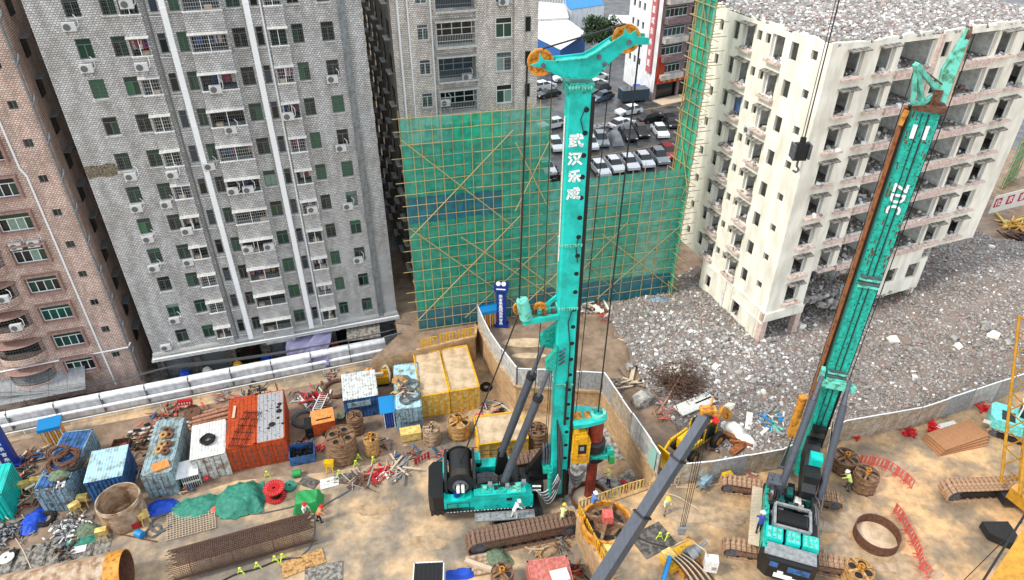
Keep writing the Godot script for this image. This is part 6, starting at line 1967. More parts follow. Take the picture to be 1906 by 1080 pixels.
func second_rig() -> void:
	var o := G(1475, 885, HI) + Vector3(0.45, 0, 0.16)
	var yw := deg_to_rad(70.7)
	var t := thing("drilling_rig", "worn teal drilling rig on the muddy platform with a tall scuffed mast", "drilling rig", o, yw)
	var zo := -1.05
	for s in [1, -1]:
		crawler(t, X3(Vector3(-5.3, 0, zo), deg_to_rad(-83.0)) * X3(Vector3(0, 0, s * 2.75)), 8.4, 0.95, 1.1, M.track_mud, M.track_steel)
	var b := MB.new()
	b.bx(-5.3, 0.8, zo, 5.0, 0.7, 2.8); b.bx(-6.4, 1.35, zo, 7.0, 0.35, 3.3)
	obj("car_body", b, M.steel_dark, t)
	# rear counterweight with pale scuffs
	b = MB.new()
	b.prism(Transform3D(Basis(Vector3.RIGHT, Vector3.BACK, Vector3.DOWN), Vector3(0, 1.85, zo)), PackedVector2Array([Vector2(-10.2, -1.2), Vector2(-9.8, -1.7), Vector2(-8.9, -1.7), Vector2(-8.9, 1.7), Vector2(-9.8, 1.7), Vector2(-10.2, 1.2)]), 1.7)
	obj("counterweight", b, M.steel_black, t)
	for q in [[-0.2, 1.4, 1.1, 0.4], [0.5, 1.3, 0.6, 0.25], [-0.4, 1.7, 0.35, 0.3]]:
		b = MB.new()
		b.bx(-10.22, q[1], zo + q[0], 0.02, q[3], q[2])
		obj("white_paint_patch", b, M.text_white, t)
	b = MB.new()
	b.bx(-10.215, 2.2, zo + 0.6, 0.02, 0.5, 1.3); b.bx(-10.215, 2.35, zo - 0.9, 0.02, 0.45, 0.5)
	obj("blue_plate", b, M.blue_box, t)
	b = MB.new()
	b.bx(-9.4, 2.76, zo, 0.95, 0.08, 3.1)
	obj("rear_deck", b, M.plate_grey, t)
	# teal louvred covers
	for q in [[-1.05, 1.05], [0.1, 0.85], [1.15, 0.95]]:
		b = MB.new()
		b.bx(-8.35, 2.7, zo + q[0], 0.95, 0.75, q[1])
		var cv := obj("engine_cover", b, M.teal, t)
		b = MB.new()
		for i in 3:
			for j in 2: b.bx(-8.6 + j * 0.45, 3.08, zo + q[0] - q[1] * 0.3 + i * q[1] * 0.3, 0.34, 0.02, q[1] * 0.2)
		obj("louvre", b, M.teal_light, cv)
	# winch and its frame
	b = MB.new()
	b.tube(Vector3(-6.9, 2.75, zo - 0.95), Vector3(-6.9, 2.75, zo + 0.95), 0.62, 24)
	var dr := obj("winch_drum", b, M.steel_black, t)
	b = MB.new()
	for i in 24: b.lathe(Transform3D(Basis(Vector3.RIGHT, PI / 2), Vector3(-6.9, 2.75, zo - 0.9 + i * 0.075)), [Vector2(0.62, -0.03), Vector2(0.66, 0), Vector2(0.62, 0.03)], 20)
	tag(obj("wound_rope", b, M.steel_dark, dr), "dark rope wound on the drum", "", "", "stuff")
	b = MB.new()
	for z in [-1.1, 1.1]: b.bx(-6.9, 2.5, zo + z, 1.7, 1.6, 0.16)
	b.bx(-6.0, 3.2, zo, 0.16, 0.2, 2.2); b.bx(-7.75, 3.1, zo, 0.16, 0.2, 2.2)
	obj("winch_frame", b, M.plate_grey, t)
	# side boxes, pale left catwalk
	b = MB.new()
	b.bx(-6.8, 2.2, zo - 1.55, 5.2, 1.2, 0.3)
	obj("side_panel", b, M.teal_worn, t)
	b = MB.new()
	b.bx(-6.4, 2.2, zo + 1.45, 4.4, 1.2, 0.35)
	obj("side_panel", b, M.steel_dark, t)
	b = MB.new()
	b.bx(-6.2, 1.75, zo - 2.1, 5.0, 0.08, 0.7)
	obj("catwalk", b, M.plank_pale, t)
	var r := RandomNumberGenerator.new()
	r.seed = 16
	for i in 30:
		b = MB.new()
		b.bx(-6.3 + r.randf() * 2.8, 1.9 + r.randf() * 0.9, zo + r.randf_range(-1.5, 1.6), r.randf_range(0.2, 0.7), r.randf_range(0.2, 0.7), r.randf_range(0.2, 0.5))
		obj("valve_block", b, [M.steel_dark, M.steel_black, M.white_worn, M.teal_dark, M.rust_steel][r.randi() % 5], t)
	for i in 16:
		b = MB.new()
		var a := Vector3(-7.6 + r.randf() * 3.5, 2.6, zo + (1.6 if i % 2 else -1.3) + r.randf_range(-0.3, 0.3))
		b.path(sag(a, a + Vector3(r.randf_range(0.6, 1.8), r.randf_range(0, 0.7), r.randf_range(-0.4, 0.4)), -0.3, 6), 0.04, 5)
		obj("hydraulic_hose", b, M.hose if i % 2 else M.cable, t)
	b = MB.new()
	b.bx(-4.0, 2.9, zo - 1.2, 1.0, 0.9, 0.9)
	obj("cab_cage", b, M.steel_grey, t)
	b = MB.new()
	b.bx(-3.3, 3.6, 0, 1.2, 1.2, 1.0); b.prism(X3(Vector3(0, 0, -0.1)), PackedVector2Array([Vector2(-4.2, 1.8), Vector2(-0.8, 3.2), Vector2(-0.8, 5.0), Vector2(-1.6, 5.0), Vector2(-4.4, 3.2)]), 0.9)
	obj("linkage", b, M.steel_dark, t)
	b = MB.new()
	b.bx(-2.5, 4.6, 0.1, 0.8, 0.6, 0.8)
	obj("link_block", b, M.teal, t)
	for i in 4:
		b = MB.new()
		b.bx(-1.0, 4.4 + i * 0.55, 0.0, 0.35, 0.3, 0.9)
		obj("crosshead", b, M.steel_black if i % 2 else M.drum_steel, t)
	for q in [[Vector3(-4.3, 2.4, zo - 0.75), Vector3(-0.75, 10.5, -0.85)], [Vector3(-3.9, 2.4, zo + 1.9), Vector3(-0.75, 10.5, 0.85)]]:
		b = MB.new()
		var m: Vector3 = q[0].lerp(q[1], 0.8)
		b.tube(q[0], m, 0.25, 14)
		var st := obj("stay_cylinder", b, M.boom_grey, t)
		b = MB.new()
		b.tube(m, q[1], 0.14, 12)
		obj("piston_rod", b, M.steel_grey, st)
	# mast
	for q in [[0.7, 10.3, "teal_worn", 0.5], [10.3, 17.9, "teal_worn", 0.62], [18.0, 28.6, "teal_worn", 0.64]]:
		var h: float = q[1] - q[0]
		b = MB.new()
		b.bx(0, (q[0] + q[1]) / 2, 0, 1.1, h - 0.06, q[3] * 2)
		obj("mast_section", b, M[q[2]], t)
		b = MB.new()
		b.tube(Vector3(-0.6, q[0] + 0.2, 0.12), Vector3(-0.6, q[1] - 0.2, 0.12), 0.035, 6); b.tube(Vector3(-0.6, q[0] + 0.2, -0.2), Vector3(-0.6, q[1] - 0.2, -0.2), 0.025, 6)
		obj("mast_cable", b, M.cable, t)
	for y in [10.6, 18.0]:
		for i in 4:
			b = MB.new()
			b.bx(-0.62, y - 0.35 + i * 0.24, 0.05, 0.1, 0.13, 1.2)
			obj("joint_plate", b, M.steel_grey if i % 2 else M.teal_light, t)
	b = MB.new()
	b.bx(-0.75, 9.9, 0.2, 0.35, 0.5, 2.3); b.bx(-0.6, 10.3, -0.85, 0.5, 1.3, 0.25)
	obj("stay_crosshead", b, M.teal_light, t)
	b = MB.new()
	b.bx(0.0, 17.2, -0.78, 0.34, 22.8, 0.14)
	obj("side_rail", b, M.steel_black, t)
	b = MB.new()
	b.bx(0.05, 17.2, -0.94, 0.4, 22.6, 0.16)
	obj("rusty_rail", b, M.pipe_orange, t)
	b = MB.new()
	b.bx(0.1, 15.5, 0.72, 0.4, 24.0, 0.12)
	obj("side_rail", b, M.steel_black, t)
	for s in [-0.3, 0.22]:
		b = MB.new()
		b.bx(-0.56, 27.4, s, 0.02, 0.75, 0.26)
		obj("pale_patch", b, M.text_white, t)
	# lettering ZDC reading down the mast
	var tm := TextMesh.new()
	tm.text = "ZDC"
	tm.font = SystemFont.new()
	tm.font.font_names = PackedStringArray(["Droid Sans"])
	tm.font.font_weight = 700
	tm.font_size = 48
	tm.pixel_size = 0.021
	tm.depth = 0.012
	inst("lettering", tm, M.text_white, t, Transform3D(Basis(Vector3(0, -1, 0), Vector3(0, 0, 1), Vector3(-1, 0, 0)), Vector3(-0.565, 23.5, -0.02)))
	# worn scars on the upper mast
	b = MB.new()
	for i in 60:
		var y := 18.5 + r.randf() * 10.0
		var z := (0.5 if r.randf() < 0.5 else -0.5) + r.randfn() * 0.12
		b.bx(-0.552, y, clampf(z, -0.6, 0.6), 0.008, r.randf_range(0.05, 0.4), r.randf_range(0.03, 0.1))
	tag(obj("paint_scars", b, M.rust_steel, t), "chipped bare patches on the paint", "", "", "stuff")
	# mast head: two triangular frames
	b = MB.new()
	b.bx(-0.1, 28.7, 0.05, 1.3, 0.3, 1.5)
	obj("mast_cap", b, M.rust_steel, t)
	# upright fork, seen edge-on rising to the right
	b = MB.new()
	b.prism(Transform3D(Basis(Vector3(0, 0, 1), Vector3.UP, Vector3(-1, 0, 0)), Vector3(-0.2, 0, 0)), PackedVector2Array([Vector2(0.15, 29.2), Vector2(0.7, 29.0), Vector2(0.72, 32.5), Vector2(0.55, 32.7), Vector2(0.05, 30.6)]), 0.5)
	obj("head_arm", b, M.teal_light, t)
	b = MB.new()
	b.bar(Vector3(-0.3, 29.1, 0.78), Vector3(-0.3, 32.2, 0.72), 0.14)
	obj("head_edge", b, M.plank_pale, t)
	b = MB.new()
	var A := Vector3(-1.2, 31.0, -1.35); var Bq := Vector3(-0.5, 28.9, -0.35); var Cq := Vector3(-0.8, 28.95, -0.85); var Dq := Vector3(-0.2, 29.5, 0.25)
	b.bar(A, Bq, 0.28, 0.2); b.bar(A, Cq, 0.22, 0.2); b.bar(Cq, Bq, 0.2); b.bar(A, Dq, 0.3, 0.22); b.bar(Dq, Bq, 0.2)
	obj("head_frame", b, M.teal_light, t)
	b = MB.new()
	b.bar(A, Vector3(-0.4, 29.9, 0.3), 0.07)
	b.bx(-0.3, 29.2, 0.2, 0.5, 0.9, 0.4)
	obj("head_bracket", b, M.rust_steel, t)
	sheave(t, Vector3(-0.2, 32.4, 0.62), 0.35, M.rust_steel)
	b = MB.new()
	b.tube(A, A + Vector3(-0.1, -22.0, 0.0), 0.025, 5); b.tube(Vector3(-0.2, 32.4, 0.95), Vector3(-0.3, 8.0, 0.9), 0.03, 5)
	obj("hoist_rope", b, M.cable, t)
	b = MB.new()
	b.bar(Vector3(-0.3, 27.6, -1.0), Vector3(-0.3, 28.4, -0.9), 0.22)
	obj("rope_guide", b, M.ochre, t)
	# kelly and bucket beyond the mast, rusty bar by the hoarding
	b = MB.new()
	b.tube(Vector3(1.2, 0.5, 0), Vector3(1.2, 9.0, 0), 0.4, 16)
	obj("kelly_bar", b, M.rust_steel, t)
	b = MB.new()
	b.tube(Vector3(0.6, 3.6, -1.35), Vector3(0.4, 7.4, -1.35), 0.3, 12)
	b.bx(0.5, 4.5, -1.3, 0.5, 2.2, 0.5)
	obj("drive_carriage", b, M.ochre, t)
	for i in 12:
		b = MB.new()
		b.path(sag(Vector3(0.3, 3.8 - i * 0.15, -1.25), Vector3(-1.6, 2.2, zo - 0.8 + i * 0.03), 0.4 + 0.05 * i, 8), 0.04, 5)
		obj("hydraulic_hose", b, M.hose, t)
	for i in 10:
		b = MB.new()
		b.path([Vector3(-0.3, 6.5 - i * 0.1, 0.75 + i * 0.05), Vector3(-0.6, 4.5, 1.0 + i * 0.06), Vector3(-1.0, 2.6, 1.1 + i * 0.05)], 0.04, 5)
		obj("hydraulic_hose", b, M.plank_pale if i % 3 == 0 else M.cable, t)

# steel container: front bottom corners a, c; runs ln back from them
func container(label: String, a: Vector3, c: Vector3, ln: float, h: float, wm: Material, rm: Material, doors: bool = true, group: String = "") -> Node3D:
	var w := a.distance_to(c)
	var t := thing("steel_container", label, "container", a, yaw_of(a, c), group)
	var b := MB.new()
	b.bx(w / 2, h / 2, -ln / 2, w - 0.1, h - 0.2, ln - 0.1)
	obj("body", b, wm, t)
	for s in [0, 1]:
		b = MB.new()
		var n := int(ln / 0.28)
		for i in n: b.bx(0.03 if s == 0 else w - 0.03, h / 2, -ln * (i + 0.5) / n, 0.06, h - 0.34, ln / n * 0.55)
		obj("side_panel", b, wm, t)
	b = MB.new()
	b.bx(w / 2, h - 0.05, -ln / 2, w - 0.16, 0.04, ln - 0.16)
	var nr := int(w / 0.3)
	for i in nr: b.bx(w * (i + 0.5) / nr, h - 0.02, -ln / 2, w / nr * 0.5, 0.04, ln - 0.2)
	obj("roof", b, rm, t)
	b = MB.new()
	for q in [[0.06, -0.06], [w - 0.06, -0.06], [0.06, -ln + 0.06], [w - 0.06, -ln + 0.06]]: b.bx(q[0], h / 2, q[1], 0.13, h, 0.13)
	for y in [0.07, h - 0.06]:
		b.bx(w / 2, y, -0.05, w, 0.12, 0.1); b.bx(w / 2, y, -ln + 0.05, w, 0.12, 0.1)
		b.bx(0.05, y, -ln / 2, 0.1, 0.12, ln); b.bx(w - 0.05, y, -ln / 2, 0.1, 0.12, ln)
	obj("frame", b, wm, t)
	if doors:
		for s in [0, 1]:
			b = MB.new()
			var x := w * (0.27 if s == 0 else 0.73)
			b.bx(x, h / 2, 0.0, w * 0.44, h - 0.34, 0.06)
			for i in 4: b.bx(x, 0.5 + i * (h - 0.8) / 3.2, 0.035, w * 0.38, h * 0.09, 0.03)
			var d := obj("door", b, wm, t)
			for k in [-0.1, 0.1]:
				b = MB.new()
				b.tube(Vector3(x + w * k, 0.2, 0.08), Vector3(x + w * k, h - 0.2, 0.08), 0.025, 6)
				b.bx(x + w * k + 0.05, h * 0.42, 0.1, 0.25, 0.04, 0.03)
				obj("lock_bar", b, M.steel_grey, d)
	else:
		b = MB.new()
		var n := int(w / 0.28)
		for i in n: b.bx(w * (i + 0.5) / n, h / 2, 0.0, w / n * 0.55, h - 0.34, 0.07)
		obj("end_panel", b, wm, t)
	return t
# drilling bucket: drum with a pierced top, square socket and teeth
func bucket(label: String, p: Vector3, r: float, h: float, m: Material, holes: int, style: int = 0, yaw: float = 0.3) -> Node3D:
	var t := thing("drilling_bucket", label, "drilling bucket", p, yaw)
	var b := MB.new()
	b.lathe(Transform3D(), [Vector2(0, 0.02), Vector2(r * 0.96, 0.02), Vector2(r, 0.1), Vector2(r, h), Vector2(r - 0.05, h), Vector2(r - 0.05, h - 0.1), Vector2(0, h - 0.1)], 28)
	obj("drum", b, m, t)
	for i in holes:
		var a := TAU * (i + 0.5) / holes
		b = MB.new()
		var hr := r * (0.2 if style == 0 else 0.3)
		b.lathe(X3(Vector3(cos(a) * r * 0.58, h - 0.09, sin(a) * r * 0.58)), [Vector2(hr, 0.0), Vector2(0, 0.0)], 16)
		obj("port", b, M.steel_black, t)
		b = MB.new()
		b.lathe(X3(Vector3(cos(a) * r * 0.58, h - 0.1, sin(a) * r * 0.58)), [Vector2(hr + 0.04, 0.0), Vector2(hr + 0.04, 0.05), Vector2(hr, 0.05), Vector2(hr, 0.0)], 16)
		obj("port_rim", b, m, t)
	for i in 4:
		var a := TAU * i / 4
		b = MB.new()
		b.bar(Vector3(0, h - 0.0, 0), Vector3(cos(a) * r * 0.95, h - 0.04, sin(a) * r * 0.95), 0.12 if style == 0 else 0.16, 0.14)
		obj("spoke", b, m, t)
	b = MB.new()
	for q in [[0.14, 0, 0.05, 0.33], [-0.14, 0, 0.05, 0.33], [0, 0.14, 0.33, 0.05], [0, -0.14, 0.33, 0.05]]: b.bx(q[0], h + 0.18, q[1], q[2], 0.4, q[3])
	obj("kelly_box", b, M.ochre if style else m, t)
	for k in int(h / 0.45):
		b = MB.new()
		b.lathe(X3(Vector3(0, 0.3 + k * 0.45, 0)), [Vector2(r, -0.05), Vector2(r + 0.035, -0.03), Vector2(r + 0.035, 0.03), Vector2(r, 0.05)], 26, k * 0.7, k * 0.7 + 4.6)
		obj("wear_strip", b, m, t)
	for i in 10:
		b = MB.new()
		var a := TAU * i / 10
		b.bar(Vector3(cos(a) * r * 0.97, 0.0, sin(a) * r * 0.97), Vector3(cos(a) * r * 1.03, 0.16, sin(a) * r * 1.03), 0.1, 0.06)
		obj("tooth", b, M.rust_steel, t)
	return t
func blob_tarp(called: String, label: String, cat: String, p: Vector3, sx: float, sz: float, h: float, m: Material, sd: int, yaw: float = 0.0, folds: float = 1.0) -> MeshInstance3D:
	var f := FastNoiseLite.new()
	f.seed = sd
	f.frequency = 0.45
	f.fractal_octaves = 3
	var b := MB.new()
	b.field(Transform3D(), sx, sz, 34, 34, func(x: float, z: float) -> Vector3:
		var e := Vector2(x / sx * 2, z / sz * 2)
		var d := e.length() * (1.0 + 0.25 * f.get_noise_2d(x * 2, z * 2))
		var k := clampf(1.0 - d * 0.96, 0, 1)
		var y := h * smoothstep(0.0, 0.6, k) + folds * 0.07 * absf(f.get_noise_2d(x * 2.0, z * 2.0)) + folds * 0.045 * absf(sin((x + z * 0.6) * 4.0 + 5 * f.get_noise_2d(x, z)))
		var sh := 1.0 if d < 1.0 else 1.0 / maxf(d, 1.0)
		return Vector3(x * sh, maxf(0.02, y), z * sh))
	var o := obj(called, b, m, null, X3(p, yaw))
	tag(o, label, cat)
	return o
func coil(called: String, label: String, cat: String, p: Vector3, r: float, turns: int, thick: float, m: Material, group: String = "") -> void:
	var b := MB.new()
	var q := []
	var rr := RandomNumberGenerator.new()
	rr.seed = int(p.x * 100)
	for i in turns * 18:
		var a := TAU * i / 18.0
		var rad := r * (1.0 - 0.25 * rr.randf() * 0.4) - (i / 18) % 3 * thick * 1.5
		q.append(p + Vector3(cos(a) * rad, thick + thick * 1.1 * (i / 54.0) + 0.02 * sin(a * 3), sin(a) * rad))
	b.path(q, thick, 5)
	tag(obj(called, b, m), label, cat, group)
func heap(called: String, label: String, cat: String, p: Vector3, r: float, n: int, mats: Array, sd: int, lmin: float, lmax: float, thick: float) -> void:
	var t := thing(called, label, cat, p)
	var q := RandomNumberGenerator.new()
	q.seed = sd
	for i in n:
		var b := MB.new()
		var c := Vector3(q.randfn() * r * 0.5, 0.05 + thick * 0.5 + absf(q.randfn()) * 0.14, q.randfn() * r * 0.5)
		var d := Vector3(q.randfn(), q.randf_range(-0.12, 0.25), q.randfn()).normalized() * q.randf_range(lmin, lmax) * 0.5
		var e := c + d; e.y = maxf(e.y, thick)
		c -= d; c.y = maxf(c.y, thick)
		if q.randf() < 0.5: b.bar(c, e, thick * q.randf_range(0.8, 3.0), thick)
		else: b.tube(c, e, thick * 0.6, 6)
		obj("scrap_piece", b, mats[q.randi() % mats.size()], t)
func trestle(label: String, p: Vector3, yaw: float, m: Material, kind: int = 0, group: String = "") -> void:
	var t := thing("trestle", label, "trestle", p, yaw, group)
	for s in [-0.3, 0.3]:
		for z in [-0.25, 0.25]:
			var b := MB.new()
			b.bar(Vector3(s * 0.6, 0.95, z * 0.4), Vector3(s, 0.0, z * 1.4), 0.07)
			obj("leg", b, m, t)
	var b := MB.new()
	if kind == 0: b.bx(0, 0.95, 0, 0.65, 0.08, 0.4)
	else: b.bx(0, 0.85, 0, 0.75, 0.45, 0.45)
	obj("top", b, m, t)
func aframe(p: Vector3, yaw: float) -> void:
	var t := thing("hose_stand", "small yellow A-shaped hose stand", "stand", p, yaw, "yellow hose stands on the mud")
	for s in [-1, 1]:
		var b := MB.new()
		b.bar(Vector3(0, 0.62, 0), Vector3(s * 0.26, 0, 0.05), 0.06)
		obj("leg", b, M.hi_vis, t)
	var b := MB.new()
	b.bx(0, 0.28, 0.03, 0.3, 0.06, 0.05); b.bx(0, 0.62, 0, 0.16, 0.08, 0.12)
	obj("crossbar", b, M.hi_vis, t)
func barrier(label: String, a: Vector3, c: Vector3, m: Material, h: float = 1.1, group: String = "") -> void:
	var w := a.distance_to(c)
	var t := thing("barrier", label, "barrier", a, yaw_of(a, c), group)
	var b := MB.new()
	b.bx(w / 2, h, 0, w, 0.06, 0.05); b.bx(w / 2, 0.15, 0, w, 0.06, 0.05); b.bx(0.03, h / 2, 0, 0.05, h, 0.05); b.bx(w - 0.03, h / 2, 0, 0.05, h, 0.05)
	obj("frame", b, m, t)
	for i in int(w / 0.28):
		b = MB.new()
		b.bx(0.15 + i * 0.28, h / 2 + 0.05, 0, 0.15, h - 0.25, 0.025)
		obj("slat", b, m, t)
	for s in [0.15, w - 0.15]:
		b = MB.new()
		b.bx(s, 0.03, 0, 0.06, 0.06, 0.5)
		obj("foot", b, m, t)
func plank(called: String, label: String, cat: String, a: Vector3, c: Vector3, w: float, h: float, m: Material, group: String = "") -> void:
	var b := MB.new()
	b.bar(a, c, w, h)
	tag(obj(called, b, m), label, cat, group)
func loose_hose(label: String, px: Array, h: float, r: float, m: Material, called: String = "hose", group: String = "") -> void:
	var pts := []
	for q in px: pts.append(G(q[0], q[1], h) + Vector3(0, r + 0.01, 0))
	var sm := []
	for i in pts.size() - 1:
		var p0: Vector3 = pts[maxi(i - 1, 0)]; var p3: Vector3 = pts[mini(i + 2, pts.size() - 1)]
		for k in 5: sm.append(pts[i].cubic_interpolate(pts[i + 1], p0, p3, k / 5.0))
	sm.append(pts[-1])
	var b := MB.new()
	b.path(sm, r, 6)
	tag(obj(called, b, m), label, "hose" if called == "hose" else "cable", group)

func white_fence() -> void:
	# hoarding with a fat white capping pipe along the alley
	var a := G(-60, 818, 0.0)
	var c := G(722, 660, 0.0)
	var w := a.distance_to(c)
	var t := thing("white_fence", "long white site fence capped with a fat white pipe along the alley", "fence", a, yaw_of(a, c))
	var n := 10
	for i in n:
		var x0 := w * i / n
		var s := w / n
		var b := MB.new()
		b.bx(x0 + s / 2, 0.75, 0, s - 0.05, 1.5, 0.06)
		obj("panel", b, M.white_paint, t)
		b = MB.new()
		b.tube(Vector3(x0 + 0.04, 1.85, 0.05), Vector3(x0 + s - 0.04, 1.85, 0.05), 0.33, 14)
		obj("capping_pipe", b, M.white_paint, t)
		b = MB.new()
		b.tube(Vector3(x0 + 0.02, 0.95, 0.35), Vector3(x0 + s - 0.02, 0.95, 0.35), 0.17, 10)
		obj("lower_pipe", b, M.white_paint, t)
		b = MB.new()
		b.bx(x0, 1.2, 0.1, 0.1, 1.9, 0.5)
		obj("bracket", b, M.frame_grey, t)
	var b := MB.new()
	b.bx(w / 2, 0.45, 0.85, w, 0.08, 0.08)
	for i in n * 2: b.bx(w * (i + 0.5) / (n * 2), 0.22, 0.85, 0.06, 0.45, 0.06)
	obj("kick_rail", b, M.frame_white, t)
	# tall grey sheet leaning behind its left half
	var p0 := G(0, 792, 0); var p1 := G(172, 758, 0)
	var t2 := thing("lean_to_roof", "grey sheet lean-to roof behind the white fence before the pink block", "roof", p0, yaw_of(p0, p1))
	var w2 := p0.distance_to(p1)
	for i in 5:
		b = MB.new()
		b.box(Transform3D(Basis(Vector3.RIGHT, 0.55), Vector3(w2 * (i + 0.5) / 5, 2.6, -1.4)), Vector3(w2 / 5 - 0.03, 0.05, 2.6))
		obj("roof_sheet", b, M.plate_grey, t2)
	for i in 4:
		b = MB.new()
		b.bx(0.1 + (w2 - 0.2) * i / 3.0, 1.5, -2.4, 0.1, 3.0, 0.1); b.bx(0.1 + (w2 - 0.2) * i / 3.0, 1.0, -0.35, 0.1, 2.0, 0.1)
		obj("post", b, M.frame_grey, t2)

func yard_boxes() -> void:
	var t := container("teal generator container at the edge of the yard", G(-52, 985, 0), G(28, 966, 0), 3.4, 2.7, M.teal, M.teal, false)
	t = container("weathered blue container with a great coil of rusty rope on its roof", G(85, 956, 0), G(144, 949, 0), 6.1, 2.6, M.blue_pale, M.blue_box)
	t = container("short blue hut with a white corrugated roof behind the open casing", G(176, 940, 0), G(246, 925, 0), 3.2, 2.5, M.blue_box, M.roof_blue, false)
	corrugated(t, 0.0, G(176, 940, 0).distance_to(G(246, 925, 0)), 3.2, 2.55, M.roof_blue)
	t = container("pale blue-grey container with rusty gears and timbers on its roof", G(279, 929, 0), G(335, 920, 0), 6.1, 2.6, M.blue_grey, M.blue_grey)
	t = container("white container with a black tyre coil on its ribbed roof", G(368, 898, 0), G(433, 883, 0), 3.8, 2.55, M.white_worn, M.roof_white)
	corrugated(t, 0.0, 2.6, 3.8, 2.58, M.roof_white)
	t = container("bright orange container with rebar mats on its roof", G(433, 879, 0), G(487, 868, 0), 6.06, 2.6, M.orange, M.orange)
	t = container("orange container with a stained grey roof", G(488, 868, 0), G(541, 857, 0), 6.06, 2.6, M.orange, M.orange_roof)
	t = container("tall pale blue container heaped with hoses beside the yellow tanks", G(740, 803, 0), G(789, 797, 0), 6.0, 2.5, M.blue_pale, M.roof_blue)
	t = container("blue hut with a rust-stained corrugated roof", G(645, 782, 0), G(709, 771, 0), 3.2, 2.3, M.blue_box, M.roof_rusty, false)
	corrugated(t, 0.0, G(645, 782, 0).distance_to(G(709, 771, 0)), 3.4, 2.36, M.roof_rusty)
	# name board on the hut
	var b := MB.new()
	b.bx(1.3, 1.7, 0.08, 2.0, 0.55, 0.05)
	obj("name_board", b, M.blue_grey, t)
	# portable cabinet with a bright blue flat roof
	var p := G(716, 798, 0); var q := G(740, 794, 0)
	t = thing("site_cabinet", "slim blue cabinet with a bright blue flat roof", "cabinet", p, yaw_of(p, q))
	b = MB.new()
	b.bx(0.5, 1.05, -0.7, 1.0, 2.1, 1.4)
	obj("body", b, M.blue_sign, t)
	b = MB.new()
	b.box(Transform3D(Basis(Vector3.RIGHT, 0.08), Vector3(0.45, 2.15, -0.65)), Vector3(1.35, 0.06, 2.0))
	obj("roof", b, M.blue_bright, t)
	for i in 5:
		b = MB.new()
		b.bx(0.08 + i * 0.21, 1.0, 0.02, 0.08, 2.0, 0.05)
		obj("post", b, M.frame_white if i % 4 == 0 else M.blue_box, t)
	# yellow slurry tanks
	for k in [[787, 777, 838, 769, 6.0, 2.5, "pale yellow slurry tank beside the blue container"], [841, 768, 893, 759, 6.0, 2.5, "pale yellow slurry tank nearer the mud bank"], [893, 858, 982, 846, 3.2, 1.9, "shallow pale yellow slurry tank behind the teal rig"]]:
		var a := G(k[0], k[1], 0); var c := G(k[2], k[3], 0)
		var w := a.distance_to(c)
		var ln: float = k[4]; var h: float = k[5]
		t = thing("slurry_tank", k[6], "tank", a, yaw_of(a, c))
		b = MB.new()
		b.bx(w / 2, h / 2, -0.04, w, h, 0.08); b.bx(w / 2, h / 2, -ln + 0.04, w, h, 0.08); b.bx(0.04, h / 2, -ln / 2, 0.08, h, ln - 0.16); b.bx(w - 0.04, h / 2, -ln / 2, 0.08, h, ln - 0.16)
		obj("wall", b, M.yellow_pale, t)
		b = MB.new()
		b.bx(w / 2, h - 0.12, -ln / 2, w - 0.16, 0.1, ln - 0.16)
		obj("slurry", b, M.silt, t)
		b = MB.new()
		for y in [0.08, h]:
			b.bx(w / 2, y, 0.02, w + 0.1, 0.12, 0.12); b.bx(w / 2, y, -ln - 0.02, w + 0.1, 0.12, 0.12); b.bx(-0.02, y, -ln / 2, 0.12, 0.12, ln); b.bx(w + 0.02, y, -ln / 2, 0.12, 0.12, ln)
		for i in 6: b.bx(w * i / 5.0, h / 2, 0.04, 0.1, h, 0.08)
		obj("rim", b, M.yellow, t)
	# low yellow chest
	var a2 := G(748, 826, 0); var c2 := G(786, 819, 0)
	t = thing("yellow_chest", "low yellow steel chest between the pale blue container and a bucket", "chest", a2, yaw_of(a2, c2))
	b = MB.new()
	b.bx(0.85, 0.5, -0.45, 1.7, 0.8, 0.9)
	obj("body", b, M.yellow_pale, t)
	b = MB.new()
	b.bx(0.85, 0.92, -0.45, 1.76, 0.06, 0.96)
	for s in [0.1, 1.6]: b.bx(s, 0.05, -0.45, 0.1, 0.1, 0.9)
	obj("lid", b, M.yellow_pale, t)
	# white slatted cabinet
	a2 = G(344, 912, 0); c2 = G(377, 903, 0)
	t = thing("slatted_cabinet", "small white slatted cabinet in front of the white container", "cabinet", a2, yaw_of(a2, c2))
	var w3 := a2.distance_to(c2)
	b = MB.new()
	b.bx(w3 / 2, 0.75, -0.75, w3, 1.4, 1.4)
	obj("body", b, M.plastic_white, t)
	b = MB.new()
	b.bx(w3 / 2 - 0.15, 1.5, -0.7, w3 + 0.3, 0.06, 1.8)
	obj("roof", b, M.white_paint, t)
	for r in 2:
		for i in 8:
			b = MB.new()
			b.bx(0.1 + i * (w3 - 0.2) / 7.0, 0.35 + r * 0.65, 0.0, 0.08, 0.42, 0.03)
			obj("slot", b, M.steel_black, t)
	# orange generator
	a2 = G(588, 815, 0); c2 = G(628, 806, 0)
	t = thing("generator", "orange silenced generator beside the great drilling bucket", "generator", a2, yaw_of(a2, c2))
	b = MB.new()
	b.bx(0.85, 0.8, -0.9, 1.9, 1.3, 1.7)
	obj("canopy", b, M.orange, t)
	b = MB.new()
	b.bx(0.85, 1.47, -0.9, 1.92, 0.05, 1.72)
	obj("roof", b, M.orange_light, t)
	b = MB.new()
	b.bx(0.9, 1.5, -0.5, 1.3, 0.02, 0.16)
	obj("lettering", b, M.text_black, t)
	b = MB.new()
